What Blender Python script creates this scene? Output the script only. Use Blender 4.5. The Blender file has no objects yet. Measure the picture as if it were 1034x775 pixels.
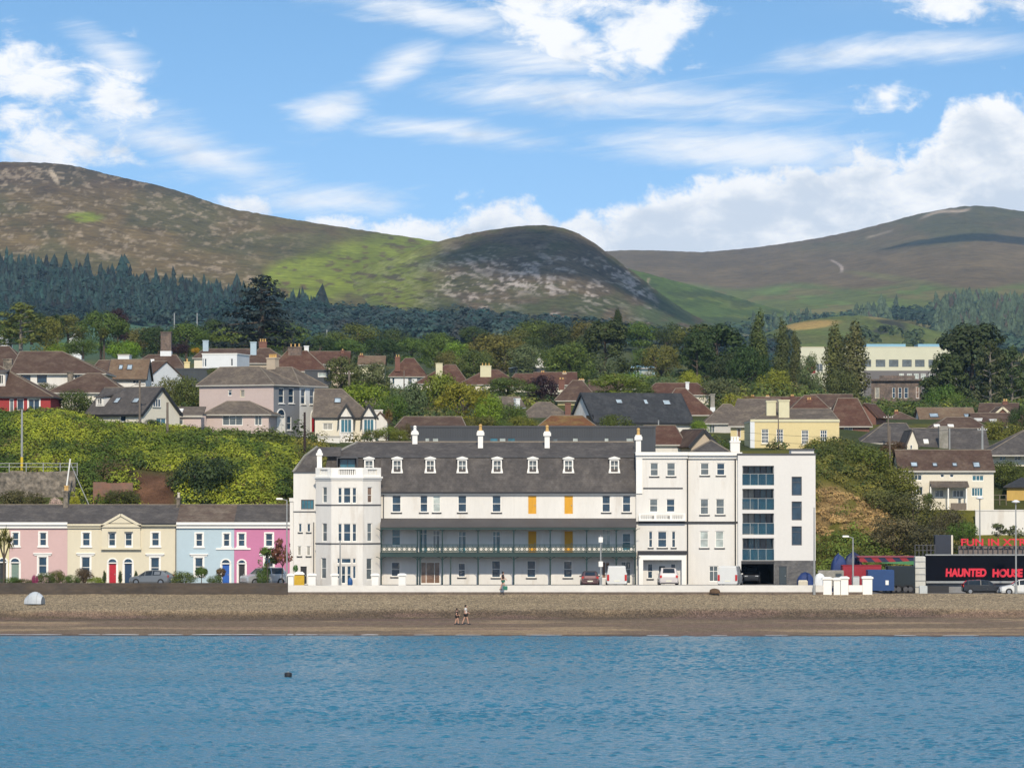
import bpy, math, random
import numpy as np
from mathutils import Vector, Matrix
R = math.radians
random.seed(7)
SC = bpy.context.scene
COL = SC.collection

# ------------------------------------------------------------------ camera, sky, sun, exposure
F, CX, CY, HZ, HC = 4000.0, 517.0, 387.5, 482.0, 13.6      # focal length in pixels of the photo, horizon row, eye height (m)
TILT = math.atan((HZ - CY) / F)
cam_d = bpy.data.cameras.new('camera')
cam = bpy.data.objects.new('camera', cam_d); COL.objects.link(cam)
cam_d.sensor_fit = 'HORIZONTAL'; cam_d.sensor_width = 36.0; cam_d.lens = F / 1034.0 * 36.0
cam_d.clip_start = 1.0; cam_d.clip_end = 30000.0
cam.location = (0, 0, HC); cam.rotation_euler = (R(90) + TILT, 0, 0)
SC.camera = cam

SUN_EL, SUN_AZ = R(37), R(177)        # azimuth clockwise from +Y (the view direction): behind the camera
sun_d = bpy.data.lights.new('sun', 'SUN'); sun_d.energy = 4.0; sun_d.angle = R(1.2); sun_d.color = (1.0, 0.89, 0.72)
sun = bpy.data.objects.new('sun', sun_d); COL.objects.link(sun)
sd = Vector((math.sin(SUN_AZ) * math.cos(SUN_EL), math.cos(SUN_AZ) * math.cos(SUN_EL), math.sin(SUN_EL)))
sun.rotation_euler = (-sd).to_track_quat('-Z', 'Y').to_euler(); sun.location = (-200, -200, 300)
SC.view_settings.view_transform = 'Standard'; SC.view_settings.look = 'None'
SC.view_settings.gamma = 1.0; SC.view_settings.exposure = 0.08; SC.view_settings.use_curve_mapping = False
SC.cycles.volume_bounces = 0; SC.cycles.max_bounces = 6; SC.cycles.diffuse_bounces = 3
SC.cycles.transparent_max_bounces = 12; SC.cycles.use_denoising = True

class NT:
    "small helper round a node tree"
    def __init__(s, t): s.t = t; s.n = t.nodes; s.n.clear()
    def node(s, k, **kw):
        o = s.n.new(k)
        for a, b in kw.items(): setattr(o, a, b)
        return o
    def put(s, sock, v):
        if isinstance(v, bpy.types.NodeSocket): s.t.links.new(v, sock)
        elif v is not None: sock.default_value = v[:3] if isinstance(v, tuple) and sock.type == 'VECTOR' else v
    def m(s, op, a, b=None, c=None, clamp=False):
        o = s.node('ShaderNodeMath', operation=op, use_clamp=clamp)
        for i, v in enumerate((a, b, c)): s.put(o.inputs[i], v)
        return o.outputs[0]
    def sstep(s, x, lo, hi):
        o = s.node('ShaderNodeMapRange', interpolation_type='SMOOTHSTEP')
        s.put(o.inputs[0], x); s.put(o.inputs[1], lo); s.put(o.inputs[2], hi); o.inputs[3].default_value = 0; o.inputs[4].default_value = 1
        return o.outputs[0]
    def mix(s, f, a, b, mode='MIX'):
        o = s.node('ShaderNodeMix', data_type='RGBA', blend_type=mode)
        s.put(o.inputs[0], f); s.put(o.inputs[6], a); s.put(o.inputs[7], b)
        return o.outputs[2]
    def noise(s, vec, scale, detail=4, rough=.55, dist=0, out=0):
        o = s.node('ShaderNodeTexNoise')
        s.put(o.inputs['Vector'], vec); o.inputs['Scale'].default_value = scale
        o.inputs['Detail'].default_value = detail; o.inputs['Roughness'].default_value = rough; o.inputs['Distortion'].default_value = dist
        return o.outputs[out]
    def vscale(s, vec, xyz):
        o = s.node('ShaderNodeVectorMath', operation='MULTIPLY'); s.put(o.inputs[0], vec); o.inputs[1].default_value = xyz
        return o.outputs[0]
    def xyz(s, x, y, z):
        o = s.node('ShaderNodeCombineXYZ'); s.put(o.inputs[0], x); s.put(o.inputs[1], y); s.put(o.inputs[2], z); return o.outputs[0]
    def sep(s, v):
        o = s.node('ShaderNodeSeparateXYZ'); s.put(o.inputs[0], v); return o.outputs

def c4(c, k=1.0): return (c[0] * k, c[1] * k, c[2] * k, 1.0)

W = bpy.data.worlds.new('World'); SC.world = W; W.use_nodes = True
def make_world():
    n = NT(W.node_tree)
    d = n.node('ShaderNodeTexCoord').outputs['Generated']
    x, y, z = n.sep(d)
    hor = n.m('SQRT', n.m('ADD', n.m('MULTIPLY', x, x), n.m('MULTIPLY', y, y)))
    az = n.m('ARCTAN2', x, y); el = n.m('DIVIDE', z, n.m('MAXIMUM', hor, 1e-4))
    # the air: Nishita, read somewhat higher than the true elevation so that a clear summer blue reaches down towards the horizon
    sk = n.node('ShaderNodeTexSky', sky_type='NISHITA', sun_disc=False, sun_elevation=SUN_EL, sun_rotation=SUN_AZ)
    sk.air_density = 1.0; sk.dust_density = 0.3; sk.ozone_density = 3.0; sk.altitude = 0
    zz = n.m('ADD', n.m('MULTIPLY', n.m('MAXIMUM', z, 0.0), 3.2), 0.13)
    vn = n.node('ShaderNodeVectorMath', operation='NORMALIZE'); n.put(vn.inputs[0], n.xyz(x, y, zz)); n.put(sk.inputs['Vector'], vn.outputs[0])
    hs = n.node('ShaderNodeHueSaturation'); hs.inputs['Saturation'].default_value = 1.06; hs.inputs['Value'].default_value = SKYV; hs.inputs['Hue'].default_value = .488
    n.put(hs.inputs['Color'], sk.outputs[0]); sky = hs.outputs[0]
    u = n.m('MULTIPLY_ADD', az, F / 100, CX / 100); v = n.m('MULTIPLY_ADD', el, F / 100, -HZ / 100)   # degrees-like plane: v up, v = -row/100
    P = n.xyz(u, n.m('MULTIPLY', v, 1.25), 0.0)
    n1 = n.m('SUBTRACT', n.noise(P, 1.05, 7, .56, .25), .5)
    n2 = n.m('SUBTRACT', n.noise(n.vscale(P, (.42, 1.5, 1)), 1.2, 6, .6, .9), .5)
    n3 = n.noise(n.vscale(P, (1, 1.25, 1)), .62, 4, .5, .1)
    nl = n.noise(n.vscale(P, (1, 1.3, 1)), 1.9, 6, .6, .2)
    def blob(cx, cy, a, b, rot=0):
        du = n.m('SUBTRACT', u, cx / 100); dv = n.m('ADD', v, cy / 100)
        c, s_ = math.cos(R(rot)), math.sin(R(rot))
        p = n.m('ADD', n.m('MULTIPLY', du, c), n.m('MULTIPLY', dv, s_)); q = n.m('SUBTRACT', n.m('MULTIPLY', dv, c), n.m('MULTIPLY', du, s_))
        p = n.m('DIVIDE', p, a / 100); q = n.m('DIVIDE', q, b / 100)
        return n.m('SUBTRACT', 1.0, n.m('SQRT', n.m('ADD', n.m('MULTIPLY', p, p), n.m('MULTIPLY', q, q))))
    # heaped clouds: a bank over the hills whose top edge follows a curve, and single heaps
    fc = n.node('ShaderNodeFloatCurve'); cv = fc.mapping.curves[0]
    pts = [(0, 300), (240, 262), (330, 224), (420, 213), (500, 206), (560, 208), (600, 206), (660, 192), (710, 184), (745, 176), (790, 160), (840, 148), (900, 152), (940, 140), (960, 112), (1010, 96), (1100, 80), (1500, 90), (2000, 150)]
    for k, (a, b) in enumerate(pts):
        if k < 2: cv.points[k].location = (0, 0) if k == 0 else (1, 0)
    cv.points[0].location = (0.0, 1 - pts[0][1] / 400); cv.points[1].location = (1.0, 1 - pts[-1][1] / 400)
    for a, b in pts[1:-1]: cv.points.new(a / 2000, 1 - b / 400)
    fc.mapping.update(); n.put(fc.inputs['Value'], n.m('DIVIDE', u, 20.0, clamp=True))
    top = n.m('MULTIPLY_ADD', fc.outputs[0], 4.0, -4.0)                    # v of the bank's top
    bank = n.m('MULTIPLY', n.m('SUBTRACT', top, v), 1.25)
    bank = n.m('MINIMUM', bank, 0.62)
    heaps = [bank, blob(560, 32, 62, 42, -20), blob(655, 22, 70, 50, 0), blob(600, 2, 110, 22, 0), blob(895, 99, 30, 17), blob(965, 5, 75, 20), blob(45, 84, 75, 34, -10),
             blob(60, 150, 70, 32), blob(110, 105, 40, 50, 30), blob(256, 211, 26, 12), blob(15, 120, 40, 20)]
    acc = heaps[0]; soft = None
    for h in heaps[1:]: soft = h if soft is None else n.m('MAXIMUM', soft, h)
    fine_ = n.m('MULTIPLY', n.m('SUBTRACT', n.noise(P, 4.2, 6, .66, .3), .5), .55)
    ragged = n.noise(n.vscale(P, (.75, 1.35, 1)), 2.1, 7, .62, .8)
    puffs = n.m('MULTIPLY', n.sstep(n.m('ADD', n.m('ADD', n.m('MULTIPLY', soft, .5), n.m('MULTIPLY', n1, 1.3)), n.m('ADD', fine_, n.m('MULTIPLY', n.m('SUBTRACT', ragged, .5), 1.3))), -.10, .42), .97)
    cum = n.m('MAXIMUM', puffs, n.sstep(n.m('MULTIPLY_ADD', n1, 1.45, n.m('ADD', acc, fine_)), -.03, .22))
    # wisps
    acc2 = None
    for b in [blob(190, 150, 170, 34, -22), blob(335, 110, 60, 26, 24), blob(400, 70, 60, 24, 30), blob(900, 52, 190, 20, 3), blob(640, 98, 260, 26, -3), blob(560, 60, 120, 22, 0),
              blob(440, 14, 110, 22, -8), blob(470, 135, 130, 16, -5), blob(740, 150, 200, 28, -2), blob(120, 60, 60, 25, -30), blob(330, 205, 110, 22, 0)]:
        acc2 = b if acc2 is None else n.m('MAXIMUM', acc2, b)
    fib = n.m('SUBTRACT', n.noise(n.xyz(n.m('MULTIPLY_ADD', u, .5, n.m('MULTIPLY', v, -.25)), n.m('MULTIPLY_ADD', v, 3.2, n.m('MULTIPLY', u, -.5)), 3.0), 1.5, 7, .66, .7), .5)
    wis = n.m('MULTIPLY', n.sstep(n.m('ADD', n.m('MULTIPLY_ADD', n2, 1.3, n.m('MULTIPLY', acc2, .8)), n.m('MULTIPLY', fib, 1.1)), -.05, .95), .85)
    # everywhere else round and above: scattered heaps
    away = n.sstep(n.m('MAXIMUM', n.m('MULTIPLY', n.m('ADD', v, 0.45), .6), n.m('MULTIPLY', n.m('SUBTRACT', n.m('ABSOLUTE', n.m('SUBTRACT', u, 5.17)), 7.5), .2)), 0, 1)
    gen = n.m('MULTIPLY', n.sstep(n.noise(n.vscale(d, (1, 1, 2.2)), 3.2, 6, .55, .2), .47, .66), away)
    veil = n.m('MULTIPLY', n.sstep(el, .12, .0), .50)
    dens = n.m('MAXIMUM', n.m('MAXIMUM', cum, wis), gen)
    lit = n.sstep(n.m('ADD', n.m('ADD', n.m('MULTIPLY', n3, .45), n.m('MULTIPLY', nl, .55)), n.m('MULTIPLY', n.sstep(acc, .5, .05), .13)), .42, .66)
    cc = n.mix(lit, c4((.82, .89, .98), CLB), c4((1.0, .985, .96), CLB * 1.28))
    base = n.mix(veil, sky, c4((.62, .80, 1.0), CLB * .9))
    colr = n.mix(n.m('MULTIPLY', dens, .95), base, cc)
    bg = n.node('ShaderNodeBackground'); n.put(bg.inputs[0], colr); bg.inputs[1].default_value = 0.1
    o = n.node('ShaderNodeOutputWorld'); n.t.links.new(bg.outputs[0], o.inputs[0])
SKYV, CLB = 2.2, 9.0
make_world()

# ------------------------------------------------------------------ pixel -> point, ground height
CT, ST = math.cos(TILT), math.sin(TILT)
def ray(px, py):
    dx, dz = (px - CX) / F, -(py - CY) / F
    return Vector((dx, CT - dz * ST, ST + dz * CT))
def at(px, py, Y):
    r = ray(px, py); k = Y / r.y
    return Vector((r.x * k, Y, HC + r.z * k))
def row(z, Y): return HZ - (z - HC) / Y * F                     # near enough for tables
def lerp_tab(tab, x):
    if x <= tab[0][0]: return tab[0][1]
    for (a, b), (c, d) in zip(tab, tab[1:]):
        if x <= c: return b + (d - b) * (x - a) / (c - a)
    return tab[-1][1]
def vnoise(x, y, seed=0):
    x = np.asarray(x, float); y = np.asarray(y, float)
    xi = np.floor(x).astype(np.int64); yi = np.floor(y).astype(np.int64); fx = x - xi; fy = y - yi
    fx = fx * fx * (3 - 2 * fx); fy = fy * fy * (3 - 2 * fy)
    def h(a, b):
        k = (a * 374761393 + b * 668265263 + seed * 1442695041) & 0xffffffff
        k = ((k ^ (k >> 13)) * 1274126177) & 0xffffffff
        return ((k ^ (k >> 16)) & 0xffff) / 65535.0
    return (h(xi, yi) * (1 - fx) + h(xi + 1, yi) * fx) * (1 - fy) + (h(xi, yi + 1) * (1 - fx) + h(xi + 1, yi + 1) * fx) * fy
def fbm(x, y, seed=0, o=5, gain=.5):
    s = 0; a = 1; t = 0
    for k in range(o):
        s = s + a * vnoise(np.asarray(x) * 2 ** k, np.asarray(y) * 2 ** k, seed + k * 17); t += a; a *= gain
    return s / t
def sst(x, a, b):
    t = np.clip((np.asarray(x, float) - a) / (b - a), 0, 1); return t * t * (3 - 2 * t)

GY = [374, 388, 394, 396, 400, 404, 410, 416, 424, 426, 435, 442, 448, 456, 470, 520, 600, 800, 1100, 1600, 2300, 3000, 8000]
GCOL = [   # pixel column, heights (m) at the distances GY
    (-500, [3.2, 3.2, 3.4, 8, 11, 13.6, 15, 16.2, 17.9, 18.2, 19.9, 20, 20, 20, 20.3, 21.5, 24.5, 31, 39, 60, 102, 112, 140]),
    (60,   [3.2, 3.2, 3.4, 8, 11, 13.6, 15.2, 16.8, 19.2, 19.6, 20.8, 20.8, 20.6, 20.5, 20.3, 21.5, 24.5, 31, 39, 60, 102, 112, 140]),
    (100,  [3.2, 3.2, 3.4, 8, 11, 13.6, 15.2, 16.6, 18.4, 18.7, 19.6, 19.6, 19.6, 19.8, 20.0, 21.5, 24.5, 31, 39, 60, 102, 112, 140]),
    (285,  [3.2, 3.2, 3.4, 8, 10.5, 12.5, 14, 15, 16, 16.3, 17.8, 18, 18.2, 18.4, 19, 21, 24.5, 31, 39, 60, 102, 112, 140]),
    (315,  [3.2, 3.2, 3.2, 3.2, 3.2, 4, 7, 11, 14.5, 15, 16.8, 17.3, 17.6, 17.8, 18.3, 20, 24, 31, 39, 60, 100, 112, 140]),
    (640,  [3.2, 3.2, 3.2, 3.2, 3.2, 4, 7, 11, 14.5, 15, 16.3, 16.8, 17, 17.3, 18, 20, 24, 31, 39, 60, 100, 112, 140]),
    (815,  [3.2, 3.2, 3.2, 3.2, 3.2, 4.5, 8, 11.5, 14.5, 15, 16.5, 16.8, 17, 17.3, 18, 20, 24, 30, 37, 52, 76, 95, 140]),
    (845,  [3.2, 3.2, 3.4, 3.9, 5.6, 7.2, 9.4, 11.3, 13.8, 14.4, 16.8, 17.2, 17.4, 17.5, 18, 20, 23, 26.5, 33, 48, 74, 92, 140]),
    (895,  [2.45, 2.45, 2.9, 3.4, 4.8, 6.2, 8.2, 9.8, 11.6, 12, 13.6, 15, 15.7, 16.2, 17.4, 19.5, 22.5, 26, 33, 47, 72, 90, 140]),
    (915,  [2.45, 2.45, 2.6, 3.0, 4.0, 5.0, 6.4, 7.6, 9.4, 10.0, 10.5, 13, 15, 16, 17.4, 19.5, 22.5, 26, 33, 47, 72, 90, 140]),
    (985,  [2.45, 2.45, 2.6, 2.8, 3.3, 3.8, 4.6, 5.2, 6.2, 10.0, 10.4, 11.5, 13, 15.2, 17, 19.5, 22.5, 26, 33, 47, 72, 90, 140]),
    (1600, [2.45, 2.45, 2.6, 2.8, 3.3, 3.8, 4.6, 5.2, 6.2, 10.0, 10.4, 10.6, 12, 15, 17, 19.5, 22.5, 26, 33, 47, 72, 90, 140])]
_gc = np.array([c for c, _ in GCOL], float); _gh = np.array([h for _, h in GCOL], float); _gy = np.array(GY, float)
def ground(X, Y):
    X = np.atleast_1d(np.asarray(X, float)); Y = np.atleast_1d(np.asarray(Y, float))
    u = X / Y * F + CX
    i = np.clip(np.searchsorted(_gc, u) - 1, 0, len(_gc) - 2); j = np.clip(np.searchsorted(_gy, Y) - 1, 0, len(_gy) - 2)
    a = np.clip((u - _gc[i]) / (_gc[i + 1] - _gc[i]), 0, 1); b = np.clip((Y - _gy[j]) / (_gy[j + 1] - _gy[j]), 0, 1)
    z = (_gh[i, j] * (1 - a) + _gh[i + 1, j] * a) * (1 - b) + (_gh[i, j + 1] * (1 - a) + _gh[i + 1, j + 1] * a) * b
    amp = np.clip((Y - 396) / 20, 0, 1) * .5 + np.clip((Y - 1000) / 1000, 0, 1) * 4
    return z + amp * (fbm(X / 9, Y / 9, 3, 3) - .5)
def gz(X, Y): return float(ground(X, Y)[0])

# ------------------------------------------------------------------ objects
def tag(o, label=None, cat=None, group=None, kind=None):
    if label: o['label'] = label
    if cat: o['category'] = cat
    if group: o['group'] = group
    if kind: o['kind'] = kind
    return o
def empty(name, loc=(0, 0, 0), rz=0, label=None, cat=None, group=None):
    o = bpy.data.objects.new(name, None); COL.objects.link(o); o.location = loc; o.rotation_euler = (0, 0, rz); o.empty_display_size = .3
    return tag(o, label, cat, group)
class MB:
    "collects faces, then links them as ONE mesh object"
    def __init__(s): s.v = []; s.f = []; s.m = []
    def poly(s, pts, m=0):
        i = len(s.v); s.v += [tuple(p) for p in pts]; s.f.append(list(range(i, i + len(pts)))); s.m.append(m)
    def hexa(s, p, m=0):            # p: 4 bottom, 4 top (same winding)
        i = len(s.v); s.v += [tuple(q) for q in p]
        for f in ((3, 2, 1, 0), (4, 5, 6, 7), (0, 1, 5, 4), (1, 2, 6, 5), (2, 3, 7, 6), (3, 0, 4, 7)): s.f.append([i + k for k in f]); s.m.append(m)
    def box(s, x0, x1, y0, y1, z0, z1, m=0):
        s.hexa([(x0, y0, z0), (x1, y0, z0), (x1, y1, z0), (x0, y1, z0), (x0, y0, z1), (x1, y0, z1), (x1, y1, z1), (x0, y1, z1)], m)
    def cbox(s, x0, x1, y0, y1, z0, z1, c=.03, m=0):    # box with its upper edges chamfered
        s.box(x0, x1, y0, y1, z0, z1 - c, m)
        s.hexa([(x0, y0, z1 - c), (x1, y0, z1 - c), (x1, y1, z1 - c), (x0, y1, z1 - c), (x0 + c, y0 + c, z1), (x1 - c, y0 + c, z1), (x1 - c, y1 - c, z1), (x0 + c, y1 - c, z1)], m)
    def fbox(s, fr, u0, u1, n0, n1, z0, z1, m=0):
        O, U, N = fr; Z = Vector((0, 0, 1)); g = lambda u, n, z: O + U * u + N * n + Z * z
        s.hexa([g(u0, n1, z0), g(u1, n1, z0), g(u1, n0, z0), g(u0, n0, z0), g(u0, n1, z1), g(u1, n1, z1), g(u1, n0, z1), g(u0, n0, z1)], m)
    def panel(s, fr, w, z0, z1, holes=(), rec=.14, m=0, u0=0.0):
        O, U, N = fr; Z = Vector((0, 0, 1)); g = lambda u, n, z: O + U * u + N * n + Z * z
        us = sorted({u0, w} | {min(max(a, u0), w) for h in holes for a in h[:2]}); zs = sorted({z0, z1} | {min(max(a, z0), z1) for h in holes for a in h[2:4]})
        for a, b in zip(us, us[1:]):
            for c, d in zip(zs, zs[1:]):
                if b - a < 1e-5 or d - c < 1e-5: continue
                mu, mz = (a + b) / 2, (c + d) / 2
                if any(h[0] < mu < h[1] and h[2] < mz < h[3] for h in holes): continue
                s.poly([g(a, 0, c), g(b, 0, c), g(b, 0, d), g(a, 0, d)], m)
        for a, b, c, d in [h[:4] for h in holes]:
            s.poly([g(a, 0, c), g(a, -rec, c), g(b, -rec, c), g(b, 0, c)], m); s.poly([g(a, 0, d), g(b, 0, d), g(b, -rec, d), g(a, -rec, d)], m)
            s.poly([g(a, 0, c), g(a, 0, d), g(a, -rec, d), g(a, -rec, c)], m); s.poly([g(b, 0, c), g(b, -rec, c), g(b, -rec, d), g(b, 0, d)], m)
    def tube(s, p, q, r0, r1=None, n=8, m=0, cap=True):
        r1 = r0 if r1 is None else r1; p, q = Vector(p), Vector(q); a = (q - p).normalized()
        e = a.orthogonal().normalized(); g = a.cross(e); i = len(s.v)
        for c, r in ((p, r0), (q, r1)):
            for k in range(n):
                t = 2 * math.pi * k / n; s.v.append(tuple(c + e * (r * math.cos(t)) + g * (r * math.sin(t))))
        for k in range(n):
            l = (k + 1) % n; s.f.append([i + k, i + l, i + n + l, i + n + k]); s.m.append(m)
        if cap:
            s.f.append([i + k for k in range(n)][::-1]); s.f.append([i + n + k for k in range(n)]); s.m += [m, m]
    def lathe(s, prof, c=(0, 0, 0), n=12, m=0):
        i = len(s.v)
        for r, z in prof:
            for k in range(n):
                t = 2 * math.pi * k / n; s.v.append((c[0] + r * math.cos(t), c[1] + r * math.sin(t), c[2] + z))
        for j in range(len(prof) - 1):
            for k in range(n):
                l = (k + 1) % n; s.f.append([i + j * n + k, i + j * n + l, i + j * n + n + l, i + j * n + n + k]); s.m.append(m)
        s.f.append([i + k for k in range(n)][::-1]); s.f.append([i + (len(prof) - 1) * n + k for k in range(n)]); s.m += [m, m]
    def build(s, name, mats, parent=None, loc=None, rz=0, smooth=False):
        me = bpy.data.meshes.new(name); me.from_pydata(s.v, [], s.f)
        for m in (mats if isinstance(mats, (list, tuple)) else [mats]): me.materials.append(m)
        if any(s.m): me.polygons.foreach_set('material_index', s.m)
        if smooth: me.polygons.foreach_set('use_smooth', [True] * len(s.f))
        me.update()
        o = bpy.data.objects.new(name, me); COL.objects.link(o)
        if parent: o.parent = parent
        if loc is not None: o.location = loc
        o.rotation_euler = (0, 0, rz)
        return o
def np_mesh(name, verts, faces, mats, attr=None, smooth=False):
    verts = np.asarray(verts, np.float32); faces = np.asarray(faces, np.int32); k = faces.shape[1]
    me = bpy.data.meshes.new(name); me.vertices.add(len(verts)); me.vertices.foreach_set('co', verts.ravel())
    me.loops.add(faces.size); me.loops.foreach_set('vertex_index', faces.ravel())
    me.polygons.add(len(faces)); me.polygons.foreach_set('loop_start', np.arange(0, faces.size, k, dtype=np.int32))
    try: me.polygons.foreach_set('loop_total', np.full(len(faces), k, np.int32))
    except Exception: pass
    if smooth: me.polygons.foreach_set('use_smooth', np.ones(len(faces), bool))
    if attr is not None:
        a = me.attributes.new('tint', 'FLOAT_COLOR', 'POINT'); c = np.ones((len(verts), 4), np.float32); c[:, :3] = attr; a.data.foreach_set('color', c.ravel())
    for m in (mats if isinstance(mats, (list, tuple)) else [mats]): me.materials.append(m)
    me.update(calc_edges=True); me.validate()
    return me
def link(name, me, parent=None, loc=None):
    o = bpy.data.objects.new(name, me); COL.objects.link(o)
    if parent: o.parent = parent
    if loc is not None: o.location = loc
    return o
def copy_tree(o, parent=None):
    c = o.copy(); COL.objects.link(c); c.parent = parent
    for ch in list(o.children): copy_tree(ch, c)
    return c

# ------------------------------------------------------------------ materials
_mats = {}
def mat(name, base, rough=.8, var=.18, scale=.5, fine=.12, fscale=6.0, stretch=(1, 1, 1), bump=0.0, bscale=20.0, metal=0.0, spec=.5, alt=None, altlo=.5, altw=.12):
    if name in _mats: return _mats[name]
    M = bpy.data.materials.new(name); M.use_nodes = True; n = NT(M.node_tree)
    P = n.node('ShaderNodeBsdfPrincipled'); o = n.node('ShaderNodeOutputMaterial'); n.t.links.new(P.outputs[0], o.inputs[0])
    co = n.vscale(n.node('ShaderNodeTexCoord').outputs['Object'], stretch)
    a = n.noise(co, scale, 5, .6); b = n.noise(co, fscale, 3, .6)
    k = n.m('ADD', n.m('MULTIPLY_ADD', n.m('SUBTRACT', a, .5), 2 * var * 1.6, 1.0), n.m('MULTIPLY', n.m('SUBTRACT', b, .5), 2 * fine * 1.6))
    base_s = c4(base)
    if alt is not None:
        base_s = n.mix(n.sstep(n.noise(co, scale * 1.7, 6, .65), altlo - altw, altlo + altw), c4(base), c4(alt))
    v = n.node('ShaderNodeVectorMath', operation='SCALE'); n.put(v.inputs[0], base_s); n.put(v.inputs['Scale'], k)
    n.t.links.new(v.outputs[0], P.inputs['Base Color'])
    P.inputs['Roughness'].default_value = rough; P.inputs['Metallic'].default_value = metal; P.inputs['Specular IOR Level'].default_value = spec
    if bump:
        bn = n.node('ShaderNodeBump'); bn.inputs['Strength'].default_value = 1; bn.inputs['Distance'].default_value = bump
        n.put(bn.inputs['Height'], n.noise(co, bscale, 4, .6)); n.t.links.new(bn.outputs[0], P.inputs['Normal'])
    _mats[name] = M
    return M
def roof_mat(name, base, alt=None, sc=3.2):
    "courses of slates or tiles: rows up the slope, each slate a little different, lichen in patches"
    M = bpy.data.materials.new(name); M.use_nodes = True; n = NT(M.node_tree)
    P = n.node('ShaderNodeBsdfPrincipled'); o = n.node('ShaderNodeOutputMaterial'); n.t.links.new(P.outputs[0], o.inputs[0])
    co = n.node('ShaderNodeTexCoord').outputs['Object']; x, y, z = n.sep(co)
    br = n.node('ShaderNodeTexBrick'); n.put(br.inputs['Vector'], n.xyz(n.m('ADD', x, n.m('MULTIPLY', y, .31)), n.m('ADD', z, n.m('MULTIPLY', y, .45)), 0.0))
    br.inputs['Scale'].default_value = sc; br.inputs['Color1'].default_value = (1.22, 1.22, 1.22, 1); br.inputs['Color2'].default_value = (.8, .8, .8, 1); br.inputs['Mortar'].default_value = (.5, .5, .5, 1)
    br.inputs['Mortar Size'].default_value = .03; br.inputs['Brick Width'].default_value = 1.0; br.inputs['Row Height'].default_value = .75
    nz = n.noise(co, .55, 6, .65); nf = n.noise(n.vscale(co, (2.6, 2.6, .5)), 1.0, 4, .6)
    b = n.mix(n.sstep(nz, .42, .66), c4(base), c4(alt or (base[0] * 1.3, base[1] * 1.2, base[2] * 1.05)))
    k = n.m('MULTIPLY_ADD', nf, .7, .65)
    v = n.node('ShaderNodeVectorMath', operation='SCALE'); n.put(v.inputs[0], n.mix(.55, b, br.outputs[0], 'MULTIPLY')); n.put(v.inputs['Scale'], k)
    n.t.links.new(v.outputs[0], P.inputs['Base Color']); P.inputs['Roughness'].default_value = .9; P.inputs['Specular IOR Level'].default_value = .08
    return M
def leaf_mat(name, attr=False):
    M = bpy.data.materials.new(name); M.use_nodes = True; n = NT(M.node_tree)
    o = n.node('ShaderNodeOutputMaterial'); P = n.node('ShaderNodeBsdfPrincipled'); T = n.node('ShaderNodeBsdfTranslucent'); X = n.node('ShaderNodeMixShader')
    if attr: c = n.node('ShaderNodeAttribute', attribute_name='tint').outputs['Color']
    else: c = n.node('ShaderNodeObjectInfo').outputs['Color']
    co = n.node('ShaderNodeTexCoord').outputs['Object']
    a = n.noise(co, 1.1 if not attr else .5, 3, .6); b = n.noise(co, 5 if not attr else 2.5, 2, .5, out=1)
    k = n.m('MULTIPLY_ADD', a, 3.0, .02)
    v = n.node('ShaderNodeVectorMath', operation='SCALE'); n.put(v.inputs[0], n.mix(.18, c, n.mix(1.0, c, n.mix(1.0, b, (2, 2, 2, 1), 'MULTIPLY'), 'MULTIPLY'))); n.put(v.inputs['Scale'], k)
    n.t.links.new(v.outputs[0], P.inputs['Base Color']); n.t.links.new(v.outputs[0], T.inputs[0])
    P.inputs['Roughness'].default_value = .6; P.inputs['Specular IOR Level'].default_value = .25
    X.inputs[0].default_value = .22; n.t.links.new(P.outputs[0], X.inputs[1]); n.t.links.new(T.outputs[0], X.inputs[2]); n.t.links.new(X.outputs[0], o.inputs[0])
    return M
def tint_mat(name, scale=.02, detail=.35, rough=.95, bump=0):
    "ground cover whose own colour is stored on the mesh, broken up with two sizes of noise"
    M = bpy.data.materials.new(name); M.use_nodes = True; n = NT(M.node_tree)
    o = n.node('ShaderNodeOutputMaterial'); P = n.node('ShaderNodeBsdfPrincipled'); n.t.links.new(P.outputs[0], o.inputs[0])
    c = n.node('ShaderNodeAttribute', attribute_name='tint').outputs['Color']; co = n.node('ShaderNodeTexCoord').outputs['Object']
    a = n.noise(co, scale, 7, .68); b = n.noise(co, scale * 9, 5, .65)
    f_ = n.noise(n.vscale(co, (1, .45, 1)), scale * 34, 3, .6)
    k = n.m('ADD', n.m('ADD', n.m('MULTIPLY_ADD', n.m('SUBTRACT', a, .5), 3.2 * detail, 1.0), n.m('MULTIPLY', n.m('SUBTRACT', b, .5), 3.4 * detail)), n.m('MULTIPLY', n.m('SUBTRACT', f_, .5), 4.6 * detail))
    v = n.node('ShaderNodeVectorMath', operation='SCALE'); n.put(v.inputs[0], c); n.put(v.inputs['Scale'], n.m('MAXIMUM', k, .12))
    n.t.links.new(v.outputs[0], P.inputs['Base Color']); P.inputs['Roughness'].default_value = rough; P.inputs['Specular IOR Level'].default_value = .1
    if bump:
        bn = n.node('ShaderNodeBump'); bn.inputs['Distance'].default_value = bump; n.put(bn.inputs['Height'], n.noise(co, scale * 6, 6, .65)); n.t.links.new(bn.outputs[0], P.inputs['Normal'])
    return M
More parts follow.
